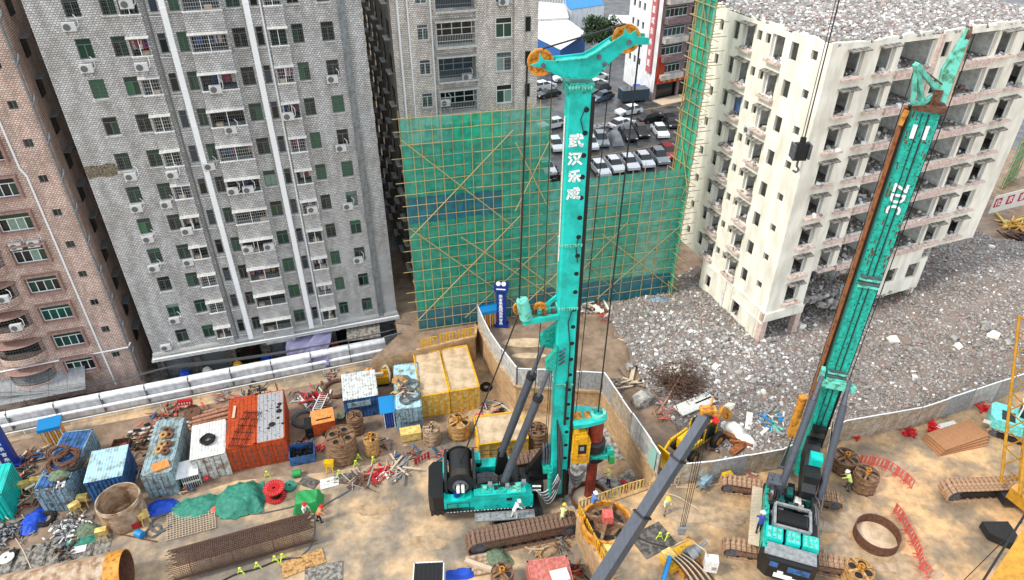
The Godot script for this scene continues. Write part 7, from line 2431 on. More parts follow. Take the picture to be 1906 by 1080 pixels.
	b.bx(-0.45, 0.6, -0.9, 0.6, 0.9, 1.4); b.tube(Vector3(-0.4, 0.35, 0.0), Vector3(-0.4, 0.35, 0.12), 0.3, 12); b.tube(Vector3(0.8, 0.25, -0.1), Vector3(0.8, 0.25, 0.12), 0.25, 12)
	obj("engine", b, M.steel_dark, t)
	# blue skip
	a2 = G(542, 869, 0); c2 = G(588, 860, 0)
	t = thing("waste_skip", "open blue steel skip full of black scrap", "skip", a2, yaw_of(a2, c2))
	var w4 := a2.distance_to(c2)
	b = MB.new()
	b.bx(w4 / 2, 0.5, 0, w4, 0.9, 0.06); b.bx(w4 / 2, 0.5, -1.5, w4, 0.9, 0.06); b.bx(0, 0.5, -0.75, 0.06, 0.9, 1.44); b.bx(w4, 0.5, -0.75, 0.06, 0.9, 1.44)
	b.bx(w4 / 2, 0.1, -0.75, w4 - 0.1, 0.06, 1.4)
	obj("body", b, M.blue_box, t)
	b = MB.new()
	for i in 12: b.box(Transform3D(Basis.from_euler(Vector3(i, i * 2, i * 3)), Vector3(0.3 + (i % 4) * 0.45, 0.45 + 0.1 * (i % 3), -0.3 - (i / 4) * 0.4)), Vector3(0.5, 0.2, 0.3))
	tag(obj("scrap", b, M.steel_black, t), "black scrap lying in the skip", "", "", "stuff")
	# green drum lying
	b = MB.new()
	b.tube(G(544, 883, 0.32), G(560, 880, 0.32), 0.3, 14)
	tag(obj("oil_drum", b, M.green_bright), "green and white oil drum lying before the blue skip", "drum")
	b = MB.new()
	b.tube(G(312 - 58 + 0, 992, 0.3), G(265, 997, 0.3), 0.3, 14)
	tag(obj("oil_drum", b, M.blue_bright), "bright blue drum lying beside the open steel casing", "drum")
	# blue switch boxes with yellow fences
	for k in [[88, 832, 124, 823, "blue-roofed switch box behind a yellow fence near the white fence"], [899, 612, 930, 605, "blue-roofed switch box beside the blue site pillar"]]:
		var hh := HI if k[0] > 800 else 0.0
		var a := G(k[0], k[1], hh); var c := G(k[2], k[3], hh)
		t = thing("switch_box", k[4], "switch box", a, yaw_of(a, c))
		var w := a.distance_to(c)
		b = MB.new()
		b.bx(w / 2, 1.0, -0.6, w * 0.9, 1.7, 1.0)
		obj("cabinet", b, M.orange_light, t)
		b = MB.new()
		b.bx(w / 2, 2.0, -0.55, w + 0.3, 0.12, 1.5); b.bx(w / 2, 1.85, 0.18, w + 0.25, 0.2, 0.05)
		obj("roof", b, M.blue_bright, t)
		for i in 8:
			b = MB.new()
			b.bx(w * i / 7.0, 0.85, 0.05, 0.09, 1.6, 0.05)
			obj("fence_bar", b, M.yellow if i % 2 == 0 else M.plastic_white, t)
	# bottom edge boxes
	t = container("pink-red corrugated container at the bottom of the pit", G(996, 1166, 0), G(1074, 1154, 0), 3.4, 2.2, M.pink_box, M.pink_box, false)
	b = MB.new()
	b.box(X3(Vector3(2.0, 2.3, -1.9), 0.1), Vector3(1.2, 0.12, 0.9))
	tag(obj("pale_board", b, M.plastic_white, t), "dirty white board on the roof")
	t = container("white box container with a black open top on the yard mud", G(770, 1122, 0), G(828, 1119, 0), 2.0, 1.6, M.plastic_white, M.steel_black, false)
func corrugated(t: Node3D, _x: float, w: float, ln: float, h: float, m: Material) -> void:
	var n := int(w / 0.22)
	for i in n:
		var b := MB.new()
		b.box(Transform3D(Basis(Vector3(0, 0, 1), 0.35), Vector3(w * (i + 0.25) / n, h, -ln / 2)), Vector3(w / n * 0.55, 0.02, ln + 0.15)); b.box(Transform3D(Basis(Vector3(0, 0, 1), -0.35), Vector3(w * (i + 0.75) / n, h, -ln / 2)), Vector3(w / n * 0.55, 0.02, ln + 0.15))
		obj("roof_rib", b, m, t)

func yard_buckets() -> void:
	bucket("great mud-caked drilling bucket with four round ports in its top", G(640, 850, 0), 1.22, 2.5, M.bucket, 4, 0, 0.5)
	bucket("slim tan drilling bucket with an open pale head beside the great one", G(694, 844, 0), 0.62, 1.9, M.bucket_tan, 3, 1, 0.2)
	bucket("small drilling bucket standing before the rusty-roofed hut", G(664, 803, 0), 0.68, 1.9, M.bucket, 3, 0, 0.9)
	bucket("grey pitted drilling bucket beside the yellow chest", G(805, 822, 0), 0.72, 1.7, M.casing, 2, 0, 0.0)
	bucket("wide ochre drilling bucket with large ports before the yellow tanks", G(855, 808, 0), 0.98, 1.6, M.bucket_tan, 3, 1, 0.7)
	bucket("rusty drilling bucket standing behind the mast of the teal rig", G(1000, 830, 0), 0.85, 2.0, M.bucket, 4, 0, 0.2)
	bucket("mud-smeared drilling bucket sunk in the wet mud by the hoarding", G(1568, 872, HI), 0.95, 1.3, M.bucket, 3, 1, 0.4)
	bucket("grey drilling bucket beside the worker in the lime vest", G(1604, 908, HI), 0.85, 1.6, M.bucket, 3, 1, 0.9)
	bucket("tan drilling bucket behind the counterweight of the worn rig", G(1590, 1085, HI), 0.85, 1.5, M.bucket_tan, 4, 1, 0.2)
	bucket("dirty tan drilling bucket before the pink container", G(935, 1088, 0), 0.78, 1.5, M.bucket, 3, 1, 0.6)
	# open steel casing standing upright
	var t := thing("steel_casing", "wide open steel casing standing upright by the blue huts", "casing", G(236, 965, 0))
	var b := MB.new()
	b.lathe(Transform3D(), [Vector2(1.45, 0), Vector2(1.53, 0), Vector2(1.53, 2.3), Vector2(1.45, 2.3)], 44)
	obj("shell", b, M.casing, t)
	b = MB.new()
	b.lathe(Transform3D(), [Vector2(1.445, 2.3), Vector2(1.445, 0.05), Vector2(0, 0.05)], 44)
	obj("inner_face", b, M.casing, t)
	for y in [2.12, 2.0]:
		b = MB.new()
		b.lathe(X3(Vector3(0, y, 0)), [Vector2(1.53, -0.03), Vector2(1.56, -0.02), Vector2(1.56, 0.02), Vector2(1.53, 0.03)], 40)
		obj("weld_band", b, M.casing, t)
	# casing lying on its side at the lower left
	var a := G(236, 1066, 1.5); var c := G(20, 1112, 1.5)
	t = thing("steel_casing", "long steel casing lying on its side, pale with rust and mud", "casing", a, yaw_of(a, c))
	var L := a.distance_to(c) + 3.0
	b = MB.new()
	b.lathe(Transform3D(Basis(Vector3(0, 0, 1), -PI / 2), Vector3.ZERO), [Vector2(1.5, 0), Vector2(1.56, 0), Vector2(1.56, 1.0)], 40)
	obj("end_collar", b, M.ochre, t)
	b = MB.new()
	b.lathe(Transform3D(Basis(Vector3(0, 0, 1), -PI / 2), Vector3.ZERO), [Vector2(1.54, 1.0), Vector2(1.54, L)], 40)
	obj("shell", b, M.casing, t)
	b = MB.new()
	b.lathe(Transform3D(Basis(Vector3(0, 0, 1), -PI / 2), Vector3.ZERO), [Vector2(1.495, 0.0), Vector2(1.495, 5.0), Vector2(0, 5.0)], 40)
	obj("inner_face", b, M.rust_steel, t)
	# rebar cage
	cage("long rusty rebar cage lying on the mud before the green tarpaulin", G(338, 1048, 0.9), G(563, 985, 0.9), 1.05, 52, 0.03)
	# big casing rotator on the platform corner
	var p := G(1128, 985, HI)
	t = thing("casing_rotator", "orange casing ring with a spoked top and red motor on the platform corner", "drilling bucket", p)
	b = MB.new()
	b.lathe(Transform3D(), [Vector2(1.7, 0), Vector2(1.8, 0), Vector2(1.8, 0.9), Vector2(1.62, 0.9), Vector2(1.62, 0.4)], 40)
	obj("ring", b, M.ochre, t)
	b = MB.new()
	b.lathe(X3(Vector3(0, 0.45, 0)), [Vector2(1.62, 0), Vector2(0, 0.02)], 36)
	obj("base_plate", b, M.bucket, t)
	for i in 4:
		b = MB.new()
		var g := TAU * i / 4 + 0.35
		b.bar(Vector3(0, 0.85, 0), Vector3(cos(g) * 1.65, 0.8, sin(g) * 1.65), 0.2, 0.34)
		obj("spoke", b, M.bucket, t)
	for i in 8:
		b = MB.new()
		var g := TAU * (i + 0.5) / 8 + 0.35
		b.box(Transform3D(Y(-g), Vector3(cos(g) * 1.05, 0.5, sin(g) * 1.05)), Vector3(0.32, 0.03, 0.7))
		obj("slot", b, M.steel_black, t)
	b = MB.new()
	b.bx(0, 1.35, 0, 0.7, 0.7, 0.7)
	obj("drive_motor", b, M.red_pale, t)
	# casing collar sunk in the platform
	t = thing("steel_casing", "rusty casing collar sunk in the platform with muddy water inside", "casing", G(1629, 1003, HI))
	b = MB.new()
	b.lathe(Transform3D(), [Vector2(1.38, 0.02), Vector2(1.45, 0.02), Vector2(1.45, 0.85), Vector2(1.38, 0.85), Vector2(1.38, 0.02)], 40)
	obj("shell", b, M.rust_steel, t)
	b = MB.new()
	b.lathe(X3(Vector3(0, 0.06, 0)), [Vector2(1.38, 0), Vector2(0, 0)], 36)
	obj("muddy_water", b, M.silt, t)
func cage(label: String, a: Vector3, c: Vector3, r: float, n: int, thick: float) -> void:
	var t := thing("rebar_cage", label, "rebar cage", a, yaw_of(a, c))
	var L := a.distance_to(c)
	var pitch := asin((c.y - a.y) / L)
	for i in n:
		var b := MB.new()
		var g := TAU * i / n
		var d := Vector3(0, cos(g) * r, sin(g) * r)
		b.tube(d + Vector3(-0.4 - 0.5 * fmod(i * 0.37, 1.0), 0, 0), d + Vector3(L + 0.5 + 0.4 * fmod(i * 0.61, 1.0), 0, 0), thick, 5)
		obj("main_bar", b, M.rebar, t)
	var b := MB.new()
	for k in int(L / 0.13):
		var x := k * 0.13
		for i in 18:
			var g := TAU * i / 18
			var g2 := TAU * (i + 1) / 18
			b.bar(Vector3(x + 0.007 * i, cos(g) * (r + 0.02), sin(g) * (r + 0.02)), Vector3(x + 0.007 * (i + 1), cos(g2) * (r + 0.02), sin(g2) * (r + 0.02)), thick * 0.9)
	tag(obj("spiral_bar", b, M.rebar, t), "close spiral of thin bar round the cage", "", "", "stuff")
	for k in 6:
		b = MB.new()
		b.lathe(Transform3D(Basis(Vector3(0, 0, 1), -PI / 2), Vector3(L * (k + 0.5) / 6, 0, 0)), [Vector2(r - 0.06, -0.03), Vector2(r - 0.02, -0.03), Vector2(r - 0.02, 0.03), Vector2(r - 0.06, 0.03)], 24)
		obj("stiffening_ring", b, M.rust_steel, t)

func yard_items() -> void:
	var b: MB
	var t: Node3D
	# on the blue container: rusty rope coils, green net, board
	for i in 3: coil("rope_coil", ["great coil of rusty wire rope on the blue container", "middle coil of rusty rope heaped on the great one", "small coil of rusty rope on top of the heap on the blue container"][i], "coil", G(118 + (i % 2) * 12 - i * 4, 862 - i * 9, 2.62 + 0.12 * i), 1.15 - i * 0.2, 9, 0.055, M.rust_steel)
	coil("tyre_coil", "black hose coil lying on the blue container edge", "coil", G(140, 868, 2.65), 0.55, 5, 0.07, M.rubber)
	blob_tarp("crumpled_net", "crumpled green net on the blue container roof", "net", G(110, 886, 2.62), 1.6, 1.2, 0.3, M.greygreen, 3)
	b = MB.new()
	b.box(X3(G(113, 900, 2.72), 0.4), Vector3(0.6, 0.05, 0.9))
	tag(obj("white_board", b, M.plastic_white), "white board lying on the blue container roof", "board")
	heap("scrap_heap", "dark scrap strewn on the blue container roof", "scrap", G(98, 906, 2.6), 1.2, 24, [M.steel_dark, M.rust_steel, M.plate_grey], 5, 0.2, 0.7, 0.06)
	# gears and timbers on the grey-blue container
	for i in 7:
		var q = [[312, 803], [305, 812], [316, 811], [303, 830], [312, 828], [297, 838], [308, 842]][i]
		b = MB.new()
		b.lathe(Transform3D(Basis.from_euler(Vector3(0.15 * (i % 3), 0, 0.1 * (i % 2))), G(q[0], q[1], 2.66)), [Vector2(0.14, 0), Vector2(0.34, 0), Vector2(0.34, 0.2), Vector2(0.14, 0.2), Vector2(0.14, 0)], 16)
		tag(obj("machine_ring", b, M.bucket_tan if i % 2 else M.rust_steel), "rusty toothed machine ring on the grey-blue container roof", "ring", "machine rings on the container")
	for i in 5:
		b = MB.new()
		b.bar(G(281 + i, 868 + i * 2.5, 2.72), G(312 + i, 857 + i * 2.5, 2.72), 0.14)
		tag(obj("timber_baulk", b, M.orange_light), "short yellow timber baulk on the grey-blue container roof", "timber", "timbers on the container roof")
	coil("tyre_coil", "black hose coil lying on the white container roof", "coil", G(387, 820, 2.66), 0.55, 4, 0.08, M.rubber)
	# rebar mat and plank on the orange container
	t = thing("rebar_mat", "bent black rebar mat on the orange container roof", "rebar", G(455, 800, 2.68))
	var r := RandomNumberGenerator.new()
	r.seed = 2
	for i in 9:
		b = MB.new()
		var x := -0.7 + i * 0.17
		b.path([Vector3(x, 0, 2.0), Vector3(x + r.randf_range(-0.2, 0.2), 0.05, 0.6), Vector3(x + r.randf_range(-0.2, 0.2), 0.02, -0.8), Vector3(x + 0.1, 0, -2.2)], 0.02, 4)
		obj("bar", b, M.steel_black, t)
	for i in 6:
		b = MB.new()
		b.bar(Vector3(-0.8, 0.03, -2 + i * 0.75), Vector3(0.8, 0.03, -1.9 + i * 0.75), 0.03)
		obj("bar", b, M.steel_black, t)
	plank("plank", "weathered plank lying along the orange container roof", "plank", G(434, 778, 2.7), G(437, 756, 2.7), 0.22, 0.05, M.plank_pale)
	# dark stains of scrap plates on the grey roof
	for q in [[520, 752, 0.3], [517, 758, 0.25], [519, 765, 0.4], [506, 790, 0.45], [517, 778, 0.2], [500, 797, 0.2], [526, 788, 0.2]]:
		b = MB.new()
		b.lathe(X3(G(q[0], q[1], 2.625)), [Vector2(0.0, 0.012), Vector2(q[2] * 0.5, 0.01), Vector2(q[2] * 0.65, 0.0)], 9)
		tag(obj("bitumen_patch", b, M.steel_dark), "dark bitumen patch on the grey container roof", "patch", "patches on the grey roof")
	# pipes stacked behind the white container
	for i in 9:
		var dy := i * 6.5
		b = MB.new()
		b.tube(G(352 + (i % 3) * 6, 776 + dy * 0.62, 0.25 + 0.2 * (i % 2)), G(428 + (i % 2) * 4, 755 + dy * 0.62, 0.25 + 0.2 * (i % 2)), 0.17, 10)
		tag(obj("drill_pipe", b, M.pipe_pink), "pink-brown drill pipe in the stack behind the white container", "pipe", "stacked drill pipes")
	for i in 4: plank("steel_channel", "grey-white steel channel lying by the white fence", "channel", G(238 + i * 5, 806 + i * 6, 0.15), G(345 + i * 6, 780 + i * 6, 0.15), 0.25, 0.14, M.white_worn, "channels by the fence")
	heap("scrap_heap", "rusty scrap between the small blue hut and the grey-blue container", "scrap", G(270, 830, 0), 1.6, 40, [M.rust_steel, M.steel_dark, M.bucket], 7, 0.3, 1.1, 0.1)
	heap("scrap_heap", "dark scrap along the foot of the white fence", "scrap", G(320, 768, 0), 1.8, 34, [M.steel_dark, M.rust_steel, M.red_pale], 8, 0.3, 1.2, 0.08)
	heap("scrap_heap", "scrap and cables by the foot of the fence behind the orange containers", "scrap", G(490, 735, 0), 1.8, 34, [M.steel_dark, M.steel_grey, M.rust_steel, M.cable], 9, 0.3, 1.2, 0.07)
	t = thing("rusty_tray", "open rusty steel tray on the mud behind the small blue hut", "tray", G(228, 832, 0), 0.2)
	b = MB.new()
	b.bx(0, 0.08, 0, 1.3, 0.06, 0.9); b.bx(0, 0.3, 0.45, 1.3, 0.5, 0.05); b.bx(0, 0.3, -0.45, 1.3, 0.5, 0.05); b.bx(0.65, 0.3, 0, 0.05, 0.5, 0.9); b.bx(-0.65, 0.3, 0, 0.05, 0.5, 0.9)
	obj("tray", b, M.rust_steel, t)
	# red turnbuckle rack and black ring by the fence
	t = thing("red_rack", "red slotted steel rack on the white fence", "rack", G(345, 752, 1.3), 0.2)
	b = MB.new()
	b.bx(0, 0.2, 0, 1.2, 0.5, 0.3)
	obj("rack", b, M.red, t)
	for i in 5:
		b = MB.new()
		b.bx(-0.45 + i * 0.22, 0.2, 0.155, 0.1, 0.2, 0.02)
		obj("slot", b, M.plastic_white, t)
	b = MB.new()
	b.lathe(Transform3D(Basis(Vector3.RIGHT, 0.5), G(358, 768, 0.5)), [Vector2(0.1, -0.1), Vector2(0.7, -0.1), Vector2(0.72, 0.1), Vector2(0.1, 0.12)], 24)
	tag(obj("flanged_wheel", b, M.rust_steel), "rusty flanged wheel leaning by the white fence", "wheel")
	# behind the small skip: frames, hose coil, red parts
	coil("hose_coil", "large coil of grey hose beside the orange container", "coil", G(568, 782, 0), 1.1, 12, 0.06, M.hose)
	coil("hose_coil", "rusty hose coil behind the generator near the fence", "coil", G(628, 726, 0), 1.3, 10, 0.06, M.rust_steel)
	heap("scrap_heap", "red and white broken barriers heaped behind the hose coil", "scrap", G(580, 745, 0), 1.5, 40, [M.red, M.red, M.plastic_white, M.steel_dark], 11, 0.4, 1.4, 0.08)
	heap("scrap_heap", "brown steel brackets by the blue rusty-roofed hut", "scrap", G(600, 762, 0), 0.9, 26, [M.rust_steel, M.bucket, M.blue_sign], 12, 0.3, 0.8, 0.1)
	t = thing("steel_ladder", "white steel ladder frame leaning on the red scrap", "ladder", G(586, 770, 0))
	for q in [-0.35, 0.35]:
		b = MB.new()
		b.bar(Vector3(q, 0.1, 0.6), Vector3(q + 0.6, 0.9, -1.6), 0.06)
		obj("rail", b, M.frame_white, t)
	for i in 12:
		b = MB.new()
		b.bar(Vector3(-0.35 + 0.05 * i, 0.14 + i * 0.066, 0.5 - i * 0.17), Vector3(0.35 + 0.05 * i, 0.14 + i * 0.066, 0.5 - i * 0.17), 0.035)
		obj("rung", b, M.frame_white, t)
	b = MB.new()
	b.tube(G(634, 773, 0), G(634, 773, 0.9), 0.35, 14)
	tag(obj("green_drum", b, M.greygreen), "dull yellow-green drum beside the rusty-roofed hut", "drum")
	# yellow pump set behind the hut
	t = thing("pump_set", "yellow diesel pump set with orange domes behind the blue hut", "pump", G(702, 712, 0), 0.2)
	for q in [[0, 0.7, 0, 2.2, 0.9, 1.4, "yellow"], [0.9, 1.2, -0.2, 0.8, 0.8, 1.0, "yellow"], [-0.6, 1.25, 0.3, 0.7, 0.4, 0.7, "ochre"], [0.2, 1.4, 0.5, 1.0, 0.3, 0.3, "plank_pale"], [-0.2, 0.2, 0, 2.6, 0.2, 1.5, "steel_dark"]]:
		b = MB.new()
		b.bx(q[0], q[1], q[2], q[3], q[4], q[5])
		obj("housing", b, M[q[6]], t)
	for i in 3:
		b = MB.new()
		b.lathe(X3(Vector3(-0.7 + i * 0.42, 1.2, -0.4)), [Vector2(0.26, 0), Vector2(0.24, 0.2), Vector2(0.12, 0.32), Vector2(0, 0.35)], 14)
		obj("air_dome", b, M.orange_light, t)
	b = MB.new()
	b.path([Vector3(0.6, 1.7, 0), Vector3(1.1, 2.1, 0.2), Vector3(1.3, 1.4, 0.6), Vector3(1.2, 0.6, 0.8)], 0.12, 8)
	obj("manifold", b, M.plank_pale, t)
	b = MB.new()
	b.tube(Vector3(-0.3, 0.7, 0.8), Vector3(-0.3, 1.5, 0.8), 0.12, 8)
	obj("blue_valve", b, M.blue_bright, t)
	# hoses and timbers heaped on the tall blue container
	for i in 5: coil("hose_coil", "grey hose coil heaped on the tall pale blue container", "coil", G(756 + (i % 2) * 14 - i, 745 - i * 9, 2.55 + 0.06 * i), 0.6 + 0.1 * (i % 2), 4, 0.05, M.hose, "hose coils on the tall container")
	blob_tarp("sacking", "tan sacking on the tall pale blue container roof", "sacking", G(745, 708, 2.55), 1.5, 1.3, 0.35, M.bucket_tan, 9)
	heap("timber_heap", "pale timber offcuts on the tall pale blue container roof", "timber", G(755, 730, 2.55), 0.9, 22, [M.plank_pale, M.yellow_pale, M.pipe_pink], 13, 0.3, 0.9, 0.09)
	# site pillars with white lettering
	for k in [[24, 866, 0.0, 6.3, 0.62, "tall blue site gate pillar with white lettering at the yard entrance"], [934, 606, HI, 4.2, 0.55, "blue site pillar with white lettering behind the mud bank"]]:
		var p := G(k[0], k[1], k[2])
		t = thing("site_pillar", k[5], "sign pillar", p, 0.35 if k[0] < 100 else -0.1)
		var s: float = k[4]
		var h: float = k[3]
		b = MB.new()
		b.bx(0, h / 2, 0, s * 1.6, h, s)
		obj("shaft", b, M.blue_sign, t)
		b = MB.new()
		b.bx(0, h + 0.35, 0, s * 2.4, 0.7, s * 1.5); b.bx(0, 0.15, 0, s * 2.4, 0.3, s * 1.5)
		obj("capital", b, M.blue_sign, t)
		for i in 9:
			b = MB.new()
			glyph(b, Transform3D(Basis(), Vector3(-0.24, h - 0.75 - i * h * 0.095, s / 2 + 0.012)), 0.38 if k[2] > 1 else 0.42, ["shi", "jia", "he", "li", "cheng", "le"][i % 6], 0.012, 0.15)
			obj("lettering", b, M.text_white, t)
		b = MB.new()
		b.bx(0, h + 0.35, s * 0.75 + 0.01, s * 1.6, 0.12, 0.02)
		obj("lettering", b, M.text_white, t)
		for i in 2:
			b = MB.new()
			b.lathe(Transform3D(Basis(Vector3.RIGHT, 0.8), Vector3(-0.25 + i * 0.5, h + 0.8, 0.2)), [Vector2(0, 0), Vector2(0.2, 0.02), Vector2(0.22, 0.12), Vector2(0, 0.14)], 12)
			obj("floodlight", b, M.plastic_white, t)
	# heaps at the lower left
	blob_tarp("blue_tarpaulin", "crumpled bright blue tarpaulin beside the blue container", "tarpaulin", G(62, 972, 0), 1.7, 2.6, 0.45, M.blue_tarp, 21)
	blob_tarp("blue_tarpaulin", "torn blue sheeting behind the open steel casing", "tarpaulin", G(300, 945, 0), 2.6, 1.6, 0.3, M.blue_tarp, 22, 0.3)
	coil("tyre_coil", "black hose ring half under the blue tarpaulin", "coil", G(86, 968, 0), 0.7, 5, 0.08, M.rubber)
	heap("pipe_fittings", "heap of pale galvanised pipe fittings before the blue container", "fittings", G(128, 985, 0), 1.2, 130, [M.plate_grey, M.steel_grey, M.plastic_white], 23, 0.25, 0.6, 0.07)
	heap("pipe_fittings", "grey couplers heaped at the yard edge before the teal container", "fittings", G(10, 998, 0), 1.5, 130, [M.plate_grey, M.steel_grey, M.steel_dark], 24, 0.2, 0.5, 0.09)
	blob_tarp("grey_sheet", "grey-green plastic sheeting beside the pipe fittings", "sheeting", G(162, 990, 0), 1.9, 1.6, 0.35, M.greygreen, 25)
	blob_tarp("green_net_heap", "torn green net on the slabs before the lying casing", "net", G(150, 1010, 0), 2.4, 1.0, 0.2, M.green_tarp, 26, 0.4)
	b = MB.new()
	b.box(X3(G(146, 1022, 0.1), 0.3), Vector3(1.0, 0.03, 0.7))
	tag(obj("white_sheet", b, M.plastic_white), "white sheet lying on the torn green net", "sheet")
	heap("scrap_heap", "dark pipes and scrap before the torn green net", "scrap", G(122, 1027, 0), 0.8, 18, [M.steel_dark, M.steel_grey, M.rust_steel], 27, 0.3, 0.8, 0.09)
	heap("scrap_heap", "hoses and scrap under the teal pillar by the fence", "scrap", G(45, 870, 0), 1.8, 46, [M.rust_steel, M.steel_dark, M.plank_pale, M.hose], 28, 0.4, 1.6, 0.07)
	heap("scrap_heap", "rubbish between the teal and blue containers", "scrap", G(45, 945, 0), 1.4, 36, [M.steel_dark, M.rust_steel, M.plank_pale, M.red], 29, 0.3, 1.0, 0.07)
	# concrete slabs set in the yard
	for i in 8:
		var a := G(-20 + i * 30, 1062 - i * 7.5, 0)
		b = MB.new()
		b.box(X3(a + Vector3(0, 0.0, 0), 0.28), Vector3(1.28, 0.09, 2.6))
		tag(obj("concrete_slab", b, M.slab), "grey concrete slab in the row across the yard edge", "slab", "slabs across the yard edge")
	b = MB.new()
	b.lathe(X3(G(12, 1040, 0.06), 0), [Vector2(0.1, 0.0), Vector2(0.5, 0.0), Vector2(0.52, 0.12), Vector2(0.1, 0.15)], 20)
	tag(obj("white_reel", b, M.plastic_white), "flat white cable reel on the slabs", "reel")
	# yellow stands and trestles
	for q in [[52, 915, 0.3], [72, 908, 0.1], [195, 1003, 0.3], [272, 972, 0.7], [160, 940, 0.2], [145, 955, 0.9]]:
		trestle("yellow steel trestle among the scrap by the blue containers", G(q[0], q[1], 0), q[2], M.yellow_pale, 1, "yellow trestles by the blue containers")
	trestle("bright yellow trestle standing alone before the great bucket", G(615, 876, 0), 0.1, M.loader_yellow, 1)
	trestle("yellow trestle on the platform by the hoarding", G(1350, 900, HI), 0.3, M.loader_yellow, 1)
	t = thing("yellow_crate", "yellow crate frame between the blue container and the small hut", "crate", G(165, 885, 0), 0.15)
	b = MB.new()
	for q in [[-0.4, 0.4], [0.4, 0.4], [-0.4, -0.4], [0.4, -0.4]]: b.bx(q[0], 0.8, q[1], 0.08, 1.6, 0.08)
	for y in [0.2, 0.9, 1.6]:
		for s in [-0.4, 0.4]: b.bx(0, y, s, 0.9, 0.08, 0.08); b.bx(s, y, 0, 0.08, 0.08, 0.9)
	obj("frame", b, M.yellow, t)
	b = MB.new()
	b.bx(0, 0.6, 0, 0.7, 0.8, 0.7)
	obj("tank", b, M.yellow, t)
	for q in [[449, 1068, 0.0], [480, 1058, 0.2], [513, 1046, 0.0], [527, 1042, 0.9], [663, 868, 0.5], [668, 856, 0.2], [695, 861, 1.0], [632, 886, 0.6], [1227, 1003, 0.1], [1241, 1004, 0.7], [498, 888, 0.2], [1397, 905, 0.3]]: aframe(G(q[0], q[1], HI if q[0] > 1100 else 0.0), q[2])
	# red barriers
	t = thing("red_barriers", "stack of red plastic barriers leaning on the open casing", "barriers", G(243, 985, 0), 0.35)
	for i in 4:
		b = MB.new()
		b.bx(0, 0.25 + 0.06 * i, 0.08 * i, 1.5, 0.5, 0.05)
		obj("barrier_panel", b, M.red, t)
	heap("red_barrier_heap", "heap of red barrier frames and pale poles beside the rig", "barriers", G(708, 884, 0), 0.9, 34, [M.red, M.red, M.red_pale, M.plastic_white], 31, 0.6, 1.3, 0.07)
	heap("pole_heap", "bundle of pale poles beside the red barrier heap", "poles", G(735, 878, 0), 1.2, 24, [M.plank_pale, M.plate_grey], 32, 1.2, 2.6, 0.06)
	heap("scrap_heap", "pale poles strewn between the red heap and the white boards", "scrap", G(670, 895, 0), 1.2, 26, [M.plank_pale, M.plate_grey, M.rust_steel], 33, 0.8, 2.4, 0.06)
	barrier("red steel barrier lying by the rig counterweight", G(772, 866, 0), G(800, 852, 0), M.red, 0.7)
	barrier("red steel barrier beside the pit near the mast", G(1190, 905, 0), G(1207, 898, 0), M.red, 0.8)
	heap("red_hose_reel", "small heap of red hose by the great bucket", "hose", G(600, 836, 0), 0.5, 18, [M.red, M.red_pale], 34, 0.3, 0.8, 0.06)
	heap("red_tools", "red hand tools and hose on the mud behind the ochre bucket", "tools", G(930, 772, 0), 0.5, 14, [M.red, M.steel_dark], 35, 0.3, 0.9, 0.07)
	coil("hose_coil", "black hose ring on the mud beside the slurry tanks", "coil", G(905, 722, 0), 0.55, 4, 0.07, M.rubber)
	coil("hose_coil", "grey hose ring by the red hand tools", "coil", G(928, 775, 0), 0.7, 4, 0.05, M.hose)
	blob_tarp("pink_sheet", "faded pink sheet by the ochre bucket", "sheet", G(892, 780, 0), 1.3, 1.1, 0.5, M.red_pale, 36)
	b = MB.new()
	b.tube(G(384, 890, 0), G(384, 890, 0.7), 0.2, 12); b.tube(G(384, 890, 0.7), G(384, 890, 0.95), 0.12, 10)
	tag(obj("red_bottle", b, M.red), "stubby red gas bottle by the white container", "bottle")
	# tarpaulins and nets
	blob_tarp("green_tarpaulin", "large teal-green tarpaulin over a heap near the red cable reel", "tarpaulin", G(448, 932, 0), 4.2, 3.6, 0.85, M.green_tarp, 41, 0.2, 1.6)
	blob_tarp("green_tarpaulin", "trailing folds of teal-green tarpaulin beside the mesh sheet", "tarpaulin", G(368, 945, 0), 3.8, 2.2, 0.35, M.green_tarp, 42, 0.3, 1.8)
	blob_tarp("red_sheet", "scrap of red sheeting by the trailing tarpaulin", "sheet", G(400, 950, 0), 1.0, 0.8, 0.15, M.red_pale, 43)
	t = thing("covered_crate", "crate under a bright green tarpaulin behind the two workers", "crate", G(575, 940, 0), 0.12)
	b = MB.new()
	b.field(Transform3D(), 2.2, 1.7, 22, 18, func(x: float, z: float) -> Vector3:
		var e := maxf(absf(x) / 1.1, absf(z) / 0.85)
		return Vector3(x, 1.0 * smoothstep(1.0, 0.72, e) + 0.06 * sin(x * 7) * cos(z * 6) + 0.05, z))
	obj("tarpaulin", b, M.green_bright, t)
	b = MB.new()
	b.bx(0, 0.45, 0, 1.6, 0.85, 1.2)
	obj("crate", b, M.wood, t)
	# wire mesh sheet
	t = thing("mesh_sheet", "tan welded wire mesh sheet on the mud by the trailing tarpaulin", "mesh", G(355, 970, 0.06), 0.35)
	for i in 17:
		b = MB.new()
		b.bar(Vector3(-1.7 + i * 0.21, 0.05 + 0.03 * (i % 3), -1.3), Vector3(-1.6 + i * 0.21, 0.04, 1.3), 0.035)
		obj("wire", b, M.plank_pale, t)
	for i in 13:
		b = MB.new()
		b.bar(Vector3(-1.75, 0.07, -1.25 + i * 0.21), Vector3(1.75, 0.09, -1.2 + i * 0.21), 0.035)
		obj("wire", b, M.plank_pale, t)
	coil("cable_coil", "tangled grey cable coil by the blue sheeting", "coil", G(302, 975, 0), 0.9, 6, 0.04, M.hose)
	coil("cable_coil", "small grey cable coil beside the bigger tangle", "coil", G(286, 990, 0), 0.6, 4, 0.04, M.hose)
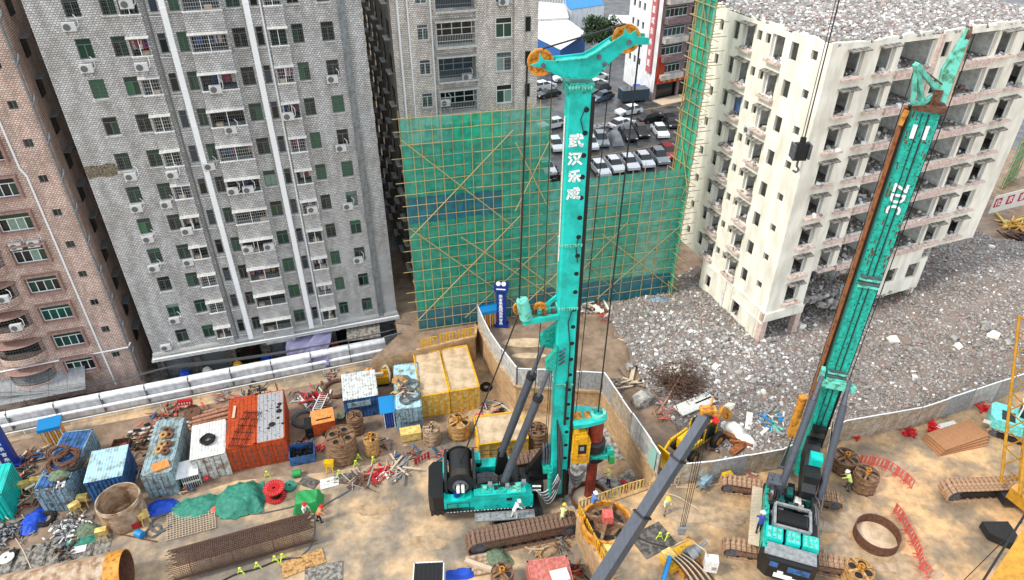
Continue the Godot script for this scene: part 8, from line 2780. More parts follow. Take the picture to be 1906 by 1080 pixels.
	# red cable reel
	t = thing("cable_reel", "big red slotted cable reel standing on its side", "reel", G(514, 925, 0))
	for y in [0.08, 1.0]:
		b = MB.new()
		b.lathe(X3(Vector3(0, y, 0)), [Vector2(0.12, 0), Vector2(0.8, 0), Vector2(0.82, 0.06), Vector2(0.12, 0.06)], 28)
		var fl := obj("flange", b, M.red, t)
		b = MB.new()
		for i in 22:
			var g := TAU * i / 22
			b.bar(Vector3(cos(g) * 0.5, y + 0.075, sin(g) * 0.5), Vector3(cos(g) * 0.76, y + 0.075, sin(g) * 0.76), 0.045, 0.03)
		obj("slots", b, M.red_pale, fl)
	b = MB.new()
	b.tube(Vector3(0, 0.1, 0), Vector3(0, 1.0, 0), 0.4, 18)
	obj("core", b, M.steel_black, t)
	b = MB.new()
	b.lathe(X3(G(540, 908, 0)), [Vector2(0.1, 0.0), Vector2(0.5, 0.0), Vector2(0.5, 0.3), Vector2(0.1, 0.32)], 20)
	tag(obj("small_reel", b, M.green_tarp), "low green cable reel beside the red one", "reel")
	# boards, matting, pads
	for q in [[575, 898, 0.9, 1.5, "conc_dark", 1.2], [640, 890, 1.6, 0.9, "conc_dark", 0.2]]:
		b = MB.new()
		b.box(X3(G(q[0], q[1], 0.06), q[5]), Vector3(q[2], 0.05, q[3]))
		tag(obj("rubber_mat", b, M[q[4]]), "dark mat lying on the mud near the white boards", "mat", "mats near the white boards")
	for i in 3: plank("white_board", "white board lying on the mud before the great bucket", "board", G(596, 898 + i * 5, 0.06), G(630, 889 + i * 5, 0.06), 0.45, 0.05, M.plastic_white, "white boards on the mud")
	b = MB.new()
	b.box(X3(G(564, 1048, 0.06), 0.45), Vector3(3.0, 0.05, 1.3))
	tag(obj("steel_plate", b, M.bucket_tan), "muddy tan steel plate lying beyond the cage end", "plate")
	b = MB.new()
	b.box(X3(G(602, 1078, 0.06), 0.2), Vector3(2.6, 0.05, 2.4))
	tag(obj("steel_plate", b, M.slab), "square grey-brown steel plate beside the tan one", "plate")
	# hoses across the mud
	loose_hose("long black hose snaking past the rebar cage", [[400, 1090], [440, 1070], [478, 1060], [520, 1044], [560, 1040]], 0, 0.06, M.cable)
	loose_hose("grey hose looping from the worker down the mud", [[585, 960], [586, 990], [578, 1018], [560, 1036]], 0, 0.045, M.hose)
	loose_hose("dark hose running along the slabs past the open casing", [[140, 1002], [180, 990], [225, 996], [270, 1005], [292, 1010]], 0, 0.06, M.rust_steel)
	loose_hose("long pale hose lying between the workers and the poles", [[560, 985], [600, 945], [640, 920], [690, 890], [745, 858]], 0, 0.06, M.hose)
	loose_hose("grey hose from the green tarpaulin along the mud", [[428, 950], [470, 958], [520, 950], [560, 940]], 0, 0.05, M.hose)
	loose_hose("thin tan rope trailing over the slabs", [[20, 990], [40, 1020], [52, 1045], [60, 1062]], 0, 0.04, M.plank_pale)
	loose_hose("black cable hanging on the brown mud bank", [[780, 650], [810, 640], [840, 632], [870, 628]], 2.0, 0.06, M.cable, "cable")
	loose_hose("pale hose looped behind the stays of the rig", [[905, 745], [930, 752], [960, 770], [1000, 760], [1020, 752]], 0, 0.04, M.plastic_white)
	# yellow railings above the bank
	for q in [[783, 650, 815, 643], [818, 640, 850, 634], [852, 632, 884, 627]]: barrier("yellow and black striped railing above the brown bank", G(q[0], q[1], HI), G(q[2], q[3], HI), M.yellow, 1.1, "yellow railings above the bank")
	for q in [[1076, 952, 1104, 942], [1106, 941, 1135, 931], [1137, 930, 1165, 920], [1167, 919, 1196, 911]]: barrier("pale yellow railing on the platform edge facing the bore", G(q[0], q[1], HI), G(q[2], q[3], HI), M.yellow_pale, 1.1, "railings facing the bore")
	for q in [[1076, 958, 1088, 982], [1090, 985, 1101, 1008], [1103, 1011, 1114, 1034], [1116, 1037, 1127, 1060], [1129, 1063, 1140, 1086]]: barrier("pale yellow railing along the platform side wall", G(q[0], q[1], HI), G(q[2], q[3], HI), M.yellow, 1.15, "railings along the platform side")
	barrier("pale slatted barrier by the corner of the hoarding", G(1207, 916, HI), G(1228, 909, HI), M.yellow_pale, 1.1)
	barrier("pale slatted barrier lying beyond the grey boom", G(1238, 908, HI), G(1262, 904, HI), M.plank_pale, 1.0)
	# things in front of the main crawler
	for i in 5:
		b = MB.new()
		b.tube(G(866 + i * 4, 1040 + i * 7, 0.2), G(935 + i * 3, 1028 + i * 7, 0.2), 0.17, 10)
		tag(obj("tremie_pipe", b, M.casing), "pale tremie pipe lying before the crawler", "pipe", "tremie pipes before the crawler")
	plank("tremie_pipe", "pale tremie pipe lying askew across the others", "pipe", G(866, 1044, 0.5), G(918, 1062, 0.5), 0.3, 0.3, M.plank_pale)
	blob_tarp("greygreen_sheet", "grey-green sheet over the pipe ends", "sheet", G(925, 1045, 0), 2.0, 2.6, 0.5, M.greygreen, 51, 0.5)
	blob_tarp("blue_tarpaulin", "rolled blue tarpaulin on the mud before the crawler", "tarpaulin", G(858, 1070, 0), 2.4, 0.9, 0.35, M.blue_tarp, 52, 0.1)
	heap("scrap_heap", "rusty scrap between the pink container and the platform wall", "scrap", G(1068, 1070, 0), 0.9, 40, [M.rust_steel, M.steel_dark, M.pipe_pink, M.red], 53, 0.3, 0.9, 0.1)
	heap("timber_heap", "splintered boards on the mud before the pink container", "timber", G(1005, 1030, 0), 0.8, 10, [M.plank_pale, M.bucket_tan], 54, 0.6, 1.5, 0.08)
	heap("scrap_heap", "crushed wire crate by the crawler end", "scrap", G(1045, 1015, 0), 0.7, 30, [M.rust_steel, M.plate_grey], 55, 0.4, 0.9, 0.04)
	for i in 20:
		var q = [[30, 905], [70, 850], [150, 850], [205, 845], [255, 812], [300, 785], [345, 905], [410, 745], [445, 740], [560, 740], [615, 700], [660, 705], [640, 800], [715, 830], [760, 850], [820, 850], [905, 760], [950, 790], [560, 830], [250, 880]][i]
		heap("loose_scrap", "loose rusty scrap strewn between the containers and the fence", "scrap", G(q[0], q[1], 0.01), 0.9, 16, [M.rust_steel, M.steel_dark, M.plank_pale, M.plate_grey, M.blue_box, M.red_pale], 200 + i, 0.2, 1.0, 0.07)
		get_child(-1).set_meta("group", "scrap strewn in the yard")
	# pit side clutter near the bore
	heap("scrap_heap", "dark pumps and red parts on the grey pit floor", "scrap", G(1170, 915, 0), 0.8, 22, [M.steel_dark, M.red, M.steel_black], 56, 0.3, 0.9, 0.12)

# ---------- people: one continuous skin meshed from tapered bones
func body_mesh(bones: Array) -> ArrayMesh:
	var cell := 0.034
	var lo := Vector3(9, 9, 9); var hi := -lo
	for q in bones:
		for p in [q[0], q[1]]:
			lo = lo.min(p - Vector3.ONE * 0.22); hi = hi.max(p + Vector3.ONE * 0.22)
	var nx := int((hi.x - lo.x) / cell) + 1; var ny := int((hi.y - lo.y) / cell) + 1; var nz := int((hi.z - lo.z) / cell) + 1
	var f := PackedFloat32Array(); f.resize(nx * ny * nz); f.fill(1.0)
	var cb := PackedInt32Array(); cb.resize(nx * ny * nz)
	for bi in bones.size():
		var q = bones[bi]
		var A: Vector3 = q[0]; var B: Vector3 = q[1]
		var m := Vector3.ONE * (maxf(q[2], q[3]) + 0.09)
		var i0 := ((A.min(B) - m - lo) / cell).floor(); var i1 := ((A.max(B) + m - lo) / cell).ceil()
		for k in range(maxi(0, int(i0.z)), mini(nz, int(i1.z))):
			for j in range(maxi(0, int(i0.y)), mini(ny, int(i1.y))):
				for i in range(maxi(0, int(i0.x)), mini(nx, int(i1.x))):
					var p := lo + Vector3(i, j, k) * cell
					var ab := B - A
					var t := clampf((p - A).dot(ab) / maxf(ab.length_squared(), 1e-5), 0, 1)
					var d := p.distance_to(A + ab * t) - lerpf(q[2], q[3], t)
					var ix := (k * ny + j) * nx + i
					var o := f[ix]
					if d < o: cb[ix] = bi
					var h := maxf(0.04 - absf(d - o), 0.0)
					f[ix] = minf(d, o) - h * h / 0.16
	var vid := {}
	var vs: Array[Vector3] = []
	var vc: Array[Color] = []
	for k in nz - 1:
		for j in ny - 1:
			for i in nx - 1:
				var ins := 0
				var s := Vector3.ZERO; var n := 0; var best := 9.0; var bc := 0
				for e in 8:
					var ix := ((k + (e >> 2)) * ny + j + ((e >> 1) & 1)) * nx + i + (e & 1)
					if f[ix] < 0: ins += 1
					if f[ix] < best: best = f[ix]; bc = cb[ix]
				if ins == 0 or ins == 8: continue
				for e in [[0, 1], [2, 3], [4, 5], [6, 7], [0, 2], [1, 3], [4, 6], [5, 7], [0, 4], [1, 5], [2, 6], [3, 7]]:
					var a: int = e[0]; var b: int = e[1]
					var fa := f[((k + (a >> 2)) * ny + j + ((a >> 1) & 1)) * nx + i + (a & 1)]
					var fb := f[((k + (b >> 2)) * ny + j + ((b >> 1) & 1)) * nx + i + (b & 1)]
					if (fa < 0) == (fb < 0): continue
					var t := fa / (fa - fb)
					s += Vector3(a & 1, (a >> 1) & 1, a >> 2).lerp(Vector3(b & 1, (b >> 1) & 1, b >> 2), t); n += 1
				vid[(k * ny + j) * nx + i] = vs.size()
				vs.append(lo + (Vector3(i, j, k) + s / n) * cell)
				vc.append(bones[bc][4])
	var mb := MB.new()
	mb.tint = true
	var st := [1, nx, nx * ny]
	for k in range(1, nz - 1):
		for j in range(1, ny - 1):
			for i in range(1, nx - 1):
				var ix := (k * ny + j) * nx + i
				for ax in 3:
					var a := f[ix] < 0; var b := f[ix + st[ax]] < 0
					if a == b: continue
					var u: int = st[(ax + 1) % 3]; var w: int = st[(ax + 2) % 3]
					var q := [vid.get(ix - u - w, -1), vid.get(ix - w, -1), vid.get(ix, -1), vid.get(ix - u, -1)]
					if q.min() < 0: continue
					if b: q.reverse()
					mb.col = vc[q[2]]
					mb.quad(vs[q[0]], vs[q[1]], vs[q[2]], vs[q[3]])
	return mb.mesh()
var poses := {}
func person(label: String, p: Vector3, yaw: float, pose: int, top: Color, legs: Color, hat: Material) -> Node3D:
	var skin := Color(0.4, 0.2, 0.13)
	var key := "%d%s%s" % [pose, top, legs]
	var bend := 0.5 if pose == 2 else (0.22 if pose == 1 else 0.0)
	var hip := Vector3(0, 0.93, 0)
	var chest := hip + Vector3(sin(bend) * 0.48, cos(bend) * 0.48, 0)
	var head := chest + Vector3(sin(bend * 1.2) * 0.3, cos(bend * 1.2) * 0.3, 0)
	if not poses.has(key):
		var bn := [[hip, chest, 0.14, 0.16, top], [chest + Vector3(0, -0.02, -0.15), chest + Vector3(0, -0.02, 0.15), 0.09, 0.09, top], [chest, head - Vector3(0, 0.08, 0), 0.07, 0.06, skin], [head, head + Vector3(0.02, 0.09, 0), 0.095, 0.09, skin], [head + Vector3(0.1, 0.03, 0), head + Vector3(0.115, 0.0, 0), 0.016, 0.02, skin]]
		for s in [-1, 1]:
			var st: float = 0.16 * s if pose != 0 else 0.06 * s
			var knee: Vector3 = Vector3(st * 0.6 + 0.06, 0.5, 0.11 * s); var ank: Vector3 = Vector3(st, 0.09, 0.13 * s)
			bn.append_array([[hip + Vector3(0, -0.03, 0.08 * s), knee, 0.1, 0.075, legs], [knee, ank, 0.07, 0.05, legs], [ank + Vector3(-0.03, -0.04, 0), ank + Vector3(0.15, -0.05, 0), 0.05, 0.045, Color(0.03, 0.03, 0.03)]])
			var sh: Vector3 = chest + Vector3(0, 0.0, 0.2 * s)
			var el: Vector3 = sh + Vector3(0.08 + 0.1 * pose, -0.26, 0.06 * s); var wr: Vector3 = el + Vector3(0.2, -0.08 - 0.04 * pose, -0.06 * s)
			if pose == 0 and s < 0: wr = el + Vector3(0.06, -0.23, 0)
			bn.append_array([[sh, el, 0.06, 0.05, top], [el, wr, 0.045, 0.035, skin]])
			var d: Vector3 = (wr - el).normalized()
			for g in 4: bn.append([wr + d * 0.03 + Vector3(0, 0, (g - 1.5) * 0.022), wr + d * (0.13 + 0.012 * (g % 2)) + Vector3(0, -0.02, (g - 1.5) * 0.024), 0.015, 0.011, skin])
			bn.append([wr + Vector3(0, 0, -0.03 * s), wr + d * 0.06 + Vector3(0, 0.01, -0.06 * s), 0.014, 0.011, skin])
		poses[key] = body_mesh(bn)
	var t := thing("person", label, "person", p, yaw)
	inst("body", poses[key], M.stone, t)
	var b := MB.new()
	b.lathe(Transform3D(Basis(Vector3(0, 0, 1), -bend), head + Vector3(0.01, 0.08, 0)), [Vector2(0.19, -0.01), Vector2(0.135, 0.02), Vector2(0.13, 0.08), Vector2(0.07, 0.14), Vector2(0, 0.155)], 16)
	obj("helmet", b, hat, t)
	return t
func people() -> void:
	var navy := Color(0.015, 0.017, 0.04)
	person("worker in white top and red helmet standing before the covered crate", G(570, 965, 0), -0.6, 1, Color(0.75, 0.72, 0.7), navy, M.helmet_red)
	person("worker in orange vest and red helmet bending beside the hose", G(594, 972, 0), 0.3, 2, Color(0.8, 0.28, 0.13), navy, M.helmet_red)
	var t := person("worker in lime vest and yellow helmet shovelling in the pit", G(1133, 905, 0), 2.8, 1, Color(0.62, 0.7, 0.45), Color(0.05, 0.03, 0.12), M.helmet_yellow)
	var b := MB.new()
	b.bar(Vector3(0.3, 1.0, 0.05), Vector3(1.0, 0.1, 0.1), 0.035); b.box(Transform3D(Basis(Vector3(0, 0, 1), -0.9), Vector3(1.05, 0.06, 0.1)), Vector3(0.3, 0.03, 0.24))
	tag(obj("shovel", b, M.steel_dark, null, t.transform), "black shovel held by the worker in the pit", "shovel")
	person("worker in pale clothes standing on the platform beyond the grey boom", G(1236, 955, HI), -1.2, 1, Color(0.6, 0.6, 0.42), Color(0.3, 0.26, 0.18), M.helmet_yellow)
	person("worker in lime vest bending between the two sunken buckets", G(1577, 912, HI), 2.4, 2, Color(0.62, 0.75, 0.2), Color(0.1, 0.09, 0.08), M.helmet_white)
	person("worker in lime jacket kneeling on the crawler of the teal rig", G(1046, 975, 1.0), 1.2, 2, Color(0.6, 0.66, 0.3), Color(0.4, 0.4, 0.3), M.helmet_yellow)
	person("worker in white overalls on the walkway of the teal rig", G(957, 964, 1.46), 0.4, 2, Color(0.7, 0.7, 0.7), Color(0.6, 0.6, 0.6), M.helmet_white)
	person("worker in dark blue on the catwalk of the worn teal rig", G(1411, 990, HI + 1.8), 1.3, 1, Color(0.03, 0.06, 0.3), navy, M.helmet_white)
	person("worker with a white helmet behind the yellow platform railing", G(1102, 950, HI), 0.6, 1, Color(0.1, 0.2, 0.5), navy, M.helmet_white)

func lattice(t: Node3D, a: Vector3, c: Vector3, w: float, n: int, m: Material) -> void:
	var f := MB.new().fr(a, c)
	var q := [f.x * w + f.y * w, -f.x * w + f.y * w, -f.x * w - f.y * w, f.x * w - f.y * w]
	for i in 4:
		var b := MB.new()
		b.tube(a + q[i], c + q[i], 0.1, 8)
		obj("chord", b, m, t)
		for k in n:
			var p := a.lerp(c, float(k) / n); var r := a.lerp(c, float(k + 1) / n)
			b = MB.new()
			b.tube(p + q[i], r + q[(i + 1) % 4], 0.05, 6)
			obj("lacing", b, m, t)
func cranes() -> void:
	# grey telescopic boom
	var foot := G(1262, 1020, HI)
	var tip := Vector3(foot.x, 0, foot.z)
	tip.y = ht(770, foot.z)
	var base := G(1082, 1135, 4.4)
	var t := thing("telescopic_crane", "dark grey telescopic crane boom reaching over the platform edge", "crane", Vector3(base.x, HI, base.z))
	var o := t.position
	var a := base - o; var c := tip - o
	for q in [[0.0, 0.5, 0.74, 0.84], [0.48, 0.78, 0.64, 0.74], [0.76, 1.0, 0.54, 0.64]]:
		var b := MB.new()
		b.bar(a.lerp(c, q[0]), a.lerp(c, q[1]), q[2], q[3])
		obj("boom_section", b, M.boom_grey, t)
		b = MB.new()
		var e := a.lerp(c, q[1]); var d := (c - a).normalized() * 0.12
		b.bar(e - d, e, q[2] + 0.14, q[3] + 0.14)
		obj("boom_collar", b, M.steel_dark, t)
	var b := MB.new()
	b.bx(0, 0.75, 1.2, 2.6, 1.3, 5.0)
	obj("turntable", b, M.yellow, t)
	for x in [-1.2, 1.2]:
		for z in [-0.6, 2.6]:
			b = MB.new()
			b.tube(Vector3(x - 0.2, 0.5, z), Vector3(x + 0.2, 0.5, z), 0.5, 16)
			obj("wheel", b, M.rubber, t)
	b = MB.new()
	b.bx(c.x, c.y + 0.25, c.z, 0.9, 0.35, 0.5); b.bar(c + Vector3(0, 0.2, 0), c + Vector3(0.35, 0.75, -0.5), 0.12)
	obj("boom_head", b, M.ochre, t)
	b = MB.new()
	for s in [-0.25, -0.05, 0.1, 0.28]: b.tube(c + Vector3(s, -0.1, 0), Vector3(c.x + s * 0.6, 2.2, c.z), 0.022, 5)
	obj("hoist_rope", b, M.cable, t)
	b = MB.new()
	b.bx(c.x, 1.9, c.z, 0.45, 0.7, 0.3)
	obj("hook_block", b, M.plate_grey, t)
	# vibrating hammer and power pack under the hook
	var p := G(1265, 1045, HI)
	t = thing("vibro_hammer", "yellow and grey hydraulic hammer unit lying under the crane hook", "machine", p, 0.5)
	for q in [[0, 0.5, 0, 2.6, 0.5, 1.2, "yellow"], [0.6, 0.9, 0.3, 1.0, 0.4, 0.7, "plate_grey"], [-0.9, 0.9, -0.2, 0.7, 0.6, 0.8, "yellow_pale"], [0.2, 0.25, 0.9, 1.8, 0.4, 0.6, "ochre"], [1.2, 0.4, -0.5, 0.6, 0.6, 0.8, "ochre"]]:
		b = MB.new()
		b.bx(q[0], q[1], q[2], q[3], q[4], q[5])
		obj("housing", b, M[q[6]], t)
	b = MB.new()
	b.lathe(Transform3D(Basis(Vector3(0, 0, 1), -1.2), Vector3(0.2, 1.1, 0.5)), [Vector2(0, 0), Vector2(0.4, 0), Vector2(0.42, 0.5), Vector2(0.3, 0.55), Vector2(0.3, 0.9), Vector2(0.12, 0.95), Vector2(0.12, 1.5), Vector2(0, 1.5)], 18)
	obj("hydraulic_motor", b, M.plate_grey, t)
	b = MB.new()
	b.path([Vector3(-1.0, 1.2, 0), Vector3(-2.2, 0.8, 0.9), Vector3(-3.3, 0.25, 2.2)], 0.16, 8)
	obj("blue_hose", b, M.blue_bright, t)
	for i in 9:
		b = MB.new()
		b.path(sag(Vector3(-1.0 + i * 0.12, 1.2, 0.2), Vector3(-0.6 + i * 0.2, 0.1, 2.2), -0.3, 6), 0.05, 5)
		obj("hydraulic_hose", b, M.plank_pale if i % 2 else M.cable, t)
	p = G(1318, 1068, HI)
	t = thing("control_box", "white control box on a pale post beside the hammer unit", "control box", p, -0.15)
	b = MB.new()
	b.bx(0, 1.1, 0, 0.85, 1.1, 0.6)
	obj("cabinet", b, M.plastic_white, t)
	b = MB.new()
	b.bx(0.2, 1.0, 0.31, 0.28, 0.3, 0.02)
	obj("panel", b, M.plate_grey, t)
	b = MB.new()
	b.bx(0, 0.3, 0, 0.1, 0.6, 0.1); b.path([Vector3(-0.2, 1.6, 0), Vector3(-0.5, 2.0, -0.3), Vector3(-1.5, 2.1, -0.9), Vector3(-2.2, 1.2, -1.0)], 0.05, 6)
	obj("post", b, M.plank_pale, t)
	# yellow crane at the right edge
	p = G(1905, 945, HI)
	t = thing("lattice_crane", "yellow lattice-boom crawler crane at the edge of the platform", "crane", p)
	var l0 := G(1898, 905, 5.5) - p; var l1 := G(1935, 590, 17.0) - p
	lattice(t, l0, l1, 0.75, 9, M.crane_yellow)
	b = MB.new()
	b.bar(G(1846, 1128, 4.2) - p, G(1945, 975, 6.2) - p, 1.5, 1.1)
	obj("box_boom", b, M.crane_yellow, t)
	b = MB.new()
	b.bar(G(1812, 1110, 4.5) - p, G(1912, 952, 6.5) - p, 0.14, 0.5)
	obj("boom_rail", b, M.steel_black, t)
	b = MB.new()
	b.prism(X3(Vector3(0.2, 1.6, 0.6), 0.4), PackedVector2Array([Vector2(-1.6, -0.4), Vector2(1.8, -0.4), Vector2(1.8, 1.3), Vector2(-0.6, 1.5), Vector2(-1.6, 0.6)]), 2.6)
	obj("house", b, M.crane_yellow, t)
	var c0 := G(1752, 925, HI) - p; var c1 := G(1905, 918, HI) - p
	crawler(t, X3((c0 + c1) / 2, yaw_of(c0, c1)), c0.distance_to(c1), 1.25, 1.25, M.track_mud, M.steel_dark)
	b = MB.new()
	b.bx(-0.6, 0.8, -0.4, 2.4, 0.6, 1.2)
	obj("car_body", b, M.steel_dark, t)
	var fp := G(1858, 1005, HI) - p
	b = MB.new()
	b.prism(Transform3D(Basis(Vector3.RIGHT, Vector3.BACK, Vector3.DOWN), fp + Vector3(0, 0.5, 0)), PackedVector2Array([Vector2(-0.9, -0.9), Vector2(0.9, -0.9), Vector2(0.9, 0.2), Vector2(0.2, 0.9), Vector2(-0.9, 0.1)]), 0.6)
	obj("outrigger_pad", b, M.steel_dark, t)
	b = MB.new()
	b.tube(G(1790, 1085, 3.3) - p, G(1903, 972, 6.0) - p, 0.03, 5)
	obj("stay_rope", b, M.cable, t)
	# backhoe loader on the rubble
	p = G(1296, 832, HI); p.y += 0.1
	var q2 := G(1242, 868, HI)
	t = thing("backhoe_loader", "yellow backhoe loader with a red cab roof on the rubble", "loader", p, yaw_of(p, q2))
	b = MB.new()
	b.bx(0.2, 1.0, 0, 3.4, 0.6, 1.1); b.prism(Transform3D(), PackedVector2Array([Vector2(0.5, 1.2), Vector2(2.0, 1.2), Vector2(2.0, 1.75), Vector2(0.5, 1.95)]), 1.0)
	obj("chassis", b, M.loader_yellow, t)
	b = MB.new()
	b.prism(Transform3D(), PackedVector2Array([Vector2(-1.2, 1.2), Vector2(0.4, 1.2), Vector2(0.25, 2.6), Vector2(-1.0, 2.6)]), 1.35)
	obj("cab_glass", b, M.glass_dark, t)
	b = MB.new()
	for x in [-1.1, 0.33]:
		for z in [-0.7, 0.7]: b.bx(x, 1.9, z, 0.1, 1.4, 0.1)
	b.bx(-0.4, 2.64, 0, 1.0, 0.1, 1.0)
	obj("cab_frame", b, M.loader_yellow, t)
	b = MB.new()
	b.bx(-0.95, 2.66, 0, 0.5, 0.14, 1.55)
	obj("cab_roof", b, M.helmet_red, t)
	for w in [[-1.2, 0.95, 0.72], [-1.2, -0.95, 0.72], [1.5, 0.9, 0.52], [1.5, -0.9, 0.52]]:
		b = MB.new()
		b.tube(Vector3(w[0], w[2], w[1] - 0.2), Vector3(w[0], w[2], w[1] + 0.2), w[2], 18)
		var wh := obj("wheel", b, M.rubber, t)
		b = MB.new()
		b.tube(Vector3(w[0], w[2], w[1] - 0.22), Vector3(w[0], w[2], w[1] + 0.22), w[2] * 0.5, 12)
		obj("rim", b, M.ochre, wh)
	for z in [-0.75, 0.75]:
		b = MB.new()
		b.bar(Vector3(0.6, 1.6, z), Vector3(2.4, 1.5, z), 0.16, 0.3); b.bar(Vector3(2.4, 1.5, z), Vector3(3.1, 0.5, z), 0.16, 0.28)
		obj("loader_arm", b, M.loader_yellow, t)
	b = MB.new()
	b.prism(Transform3D(), PackedVector2Array([Vector2(3.0, 0.05), Vector2(4.0, 0.05), Vector2(3.95, 0.12), Vector2(3.2, 0.2), Vector2(3.15, 0.95), Vector2(3.3, 1.15), Vector2(3.2, 1.2), Vector2(3.0, 0.95)]), 2.4)
	for z in [-1.2, 1.2]: b.prism(X3(Vector3(0, 0, z)), PackedVector2Array([Vector2(3.0, 0.05), Vector2(4.0, 0.05), Vector2(3.3, 1.15), Vector2(3.0, 0.95)]), 0.06)
	obj("loader_bucket", b, M.loader_yellow, t)
	b = MB.new()
	b.bar(Vector3(-1.9, 1.0, 0), Vector3(-2.6, 2.6, 0.1), 0.25, 0.35); b.bar(Vector3(-2.6, 2.6, 0.1), Vector3(-3.6, 1.6, 0.2), 0.22, 0.3); b.bx(-3.7, 1.1, 0.2, 0.5, 0.7, 0.6)
	obj("backhoe_arm", b, M.ochre, t)
	# compact teal excavator by the hoarding
	p = G(1880, 808, HI)
	t = thing("compact_excavator", "compact teal excavator with a white cab beside the hoarding", "excavator", p, -0.55)
	b = MB.new()
	b.prism(Transform3D(Basis(Vector3.RIGHT, Vector3.BACK, Vector3.DOWN), Vector3(0, 1.35, 0)), PackedVector2Array([Vector2(-1.9, -0.7), Vector2(-1.6, -1.15), Vector2(1.3, -1.15), Vector2(1.3, 1.15), Vector2(-1.6, 1.15), Vector2(-1.9, 0.7)]), 0.95)
	mat("aqua", Color(0.45, 0.84, 0.82), 0.4, "grime", 2.0)
	obj("house", b, M.aqua, t)
	b = MB.new()
	b.bx(-0.7, 1.84, 0.3, 0.9, 0.04, 1.2)
	obj("engine_bay", b, M.steel_dark, t)
	b = MB.new()
	b.bx(0.6, 2.35, -0.55, 1.3, 1.1, 1.0)
	obj("cab_glass", b, M.glass_dark, t)
	b = MB.new()
	b.bx(0.6, 2.95, -0.55, 1.45, 0.12, 1.1)
	for x in [-0.05, 1.25]:
		for z in [-1.05, -0.05]: b.bx(x, 2.35, z, 0.1, 1.15, 0.1)
	obj("cab_frame", b, M.plastic_white, t)
	b = MB.new()
	b.bx(-1.72, 1.2, 1.0, 1.0, 0.3, 0.05)
	obj("white_stripe", b, M.plastic_white, t)
	for z in [-0.95, 0.95]: crawler(t, X3(Vector3(0, 0, z)), 3.2, 0.45, 0.75, M.track_mud, M.steel_dark)
	b = MB.new()
	b.bar(Vector3(1.2, 1.6, 0.4), Vector3(3.2, 3.4, 0.4), 0.3, 0.4); b.bar(Vector3(3.2, 3.4, 0.4), Vector3(4.4, 1.4, 0.4), 0.25, 0.3)
	obj("boom", b, M.aqua, t)

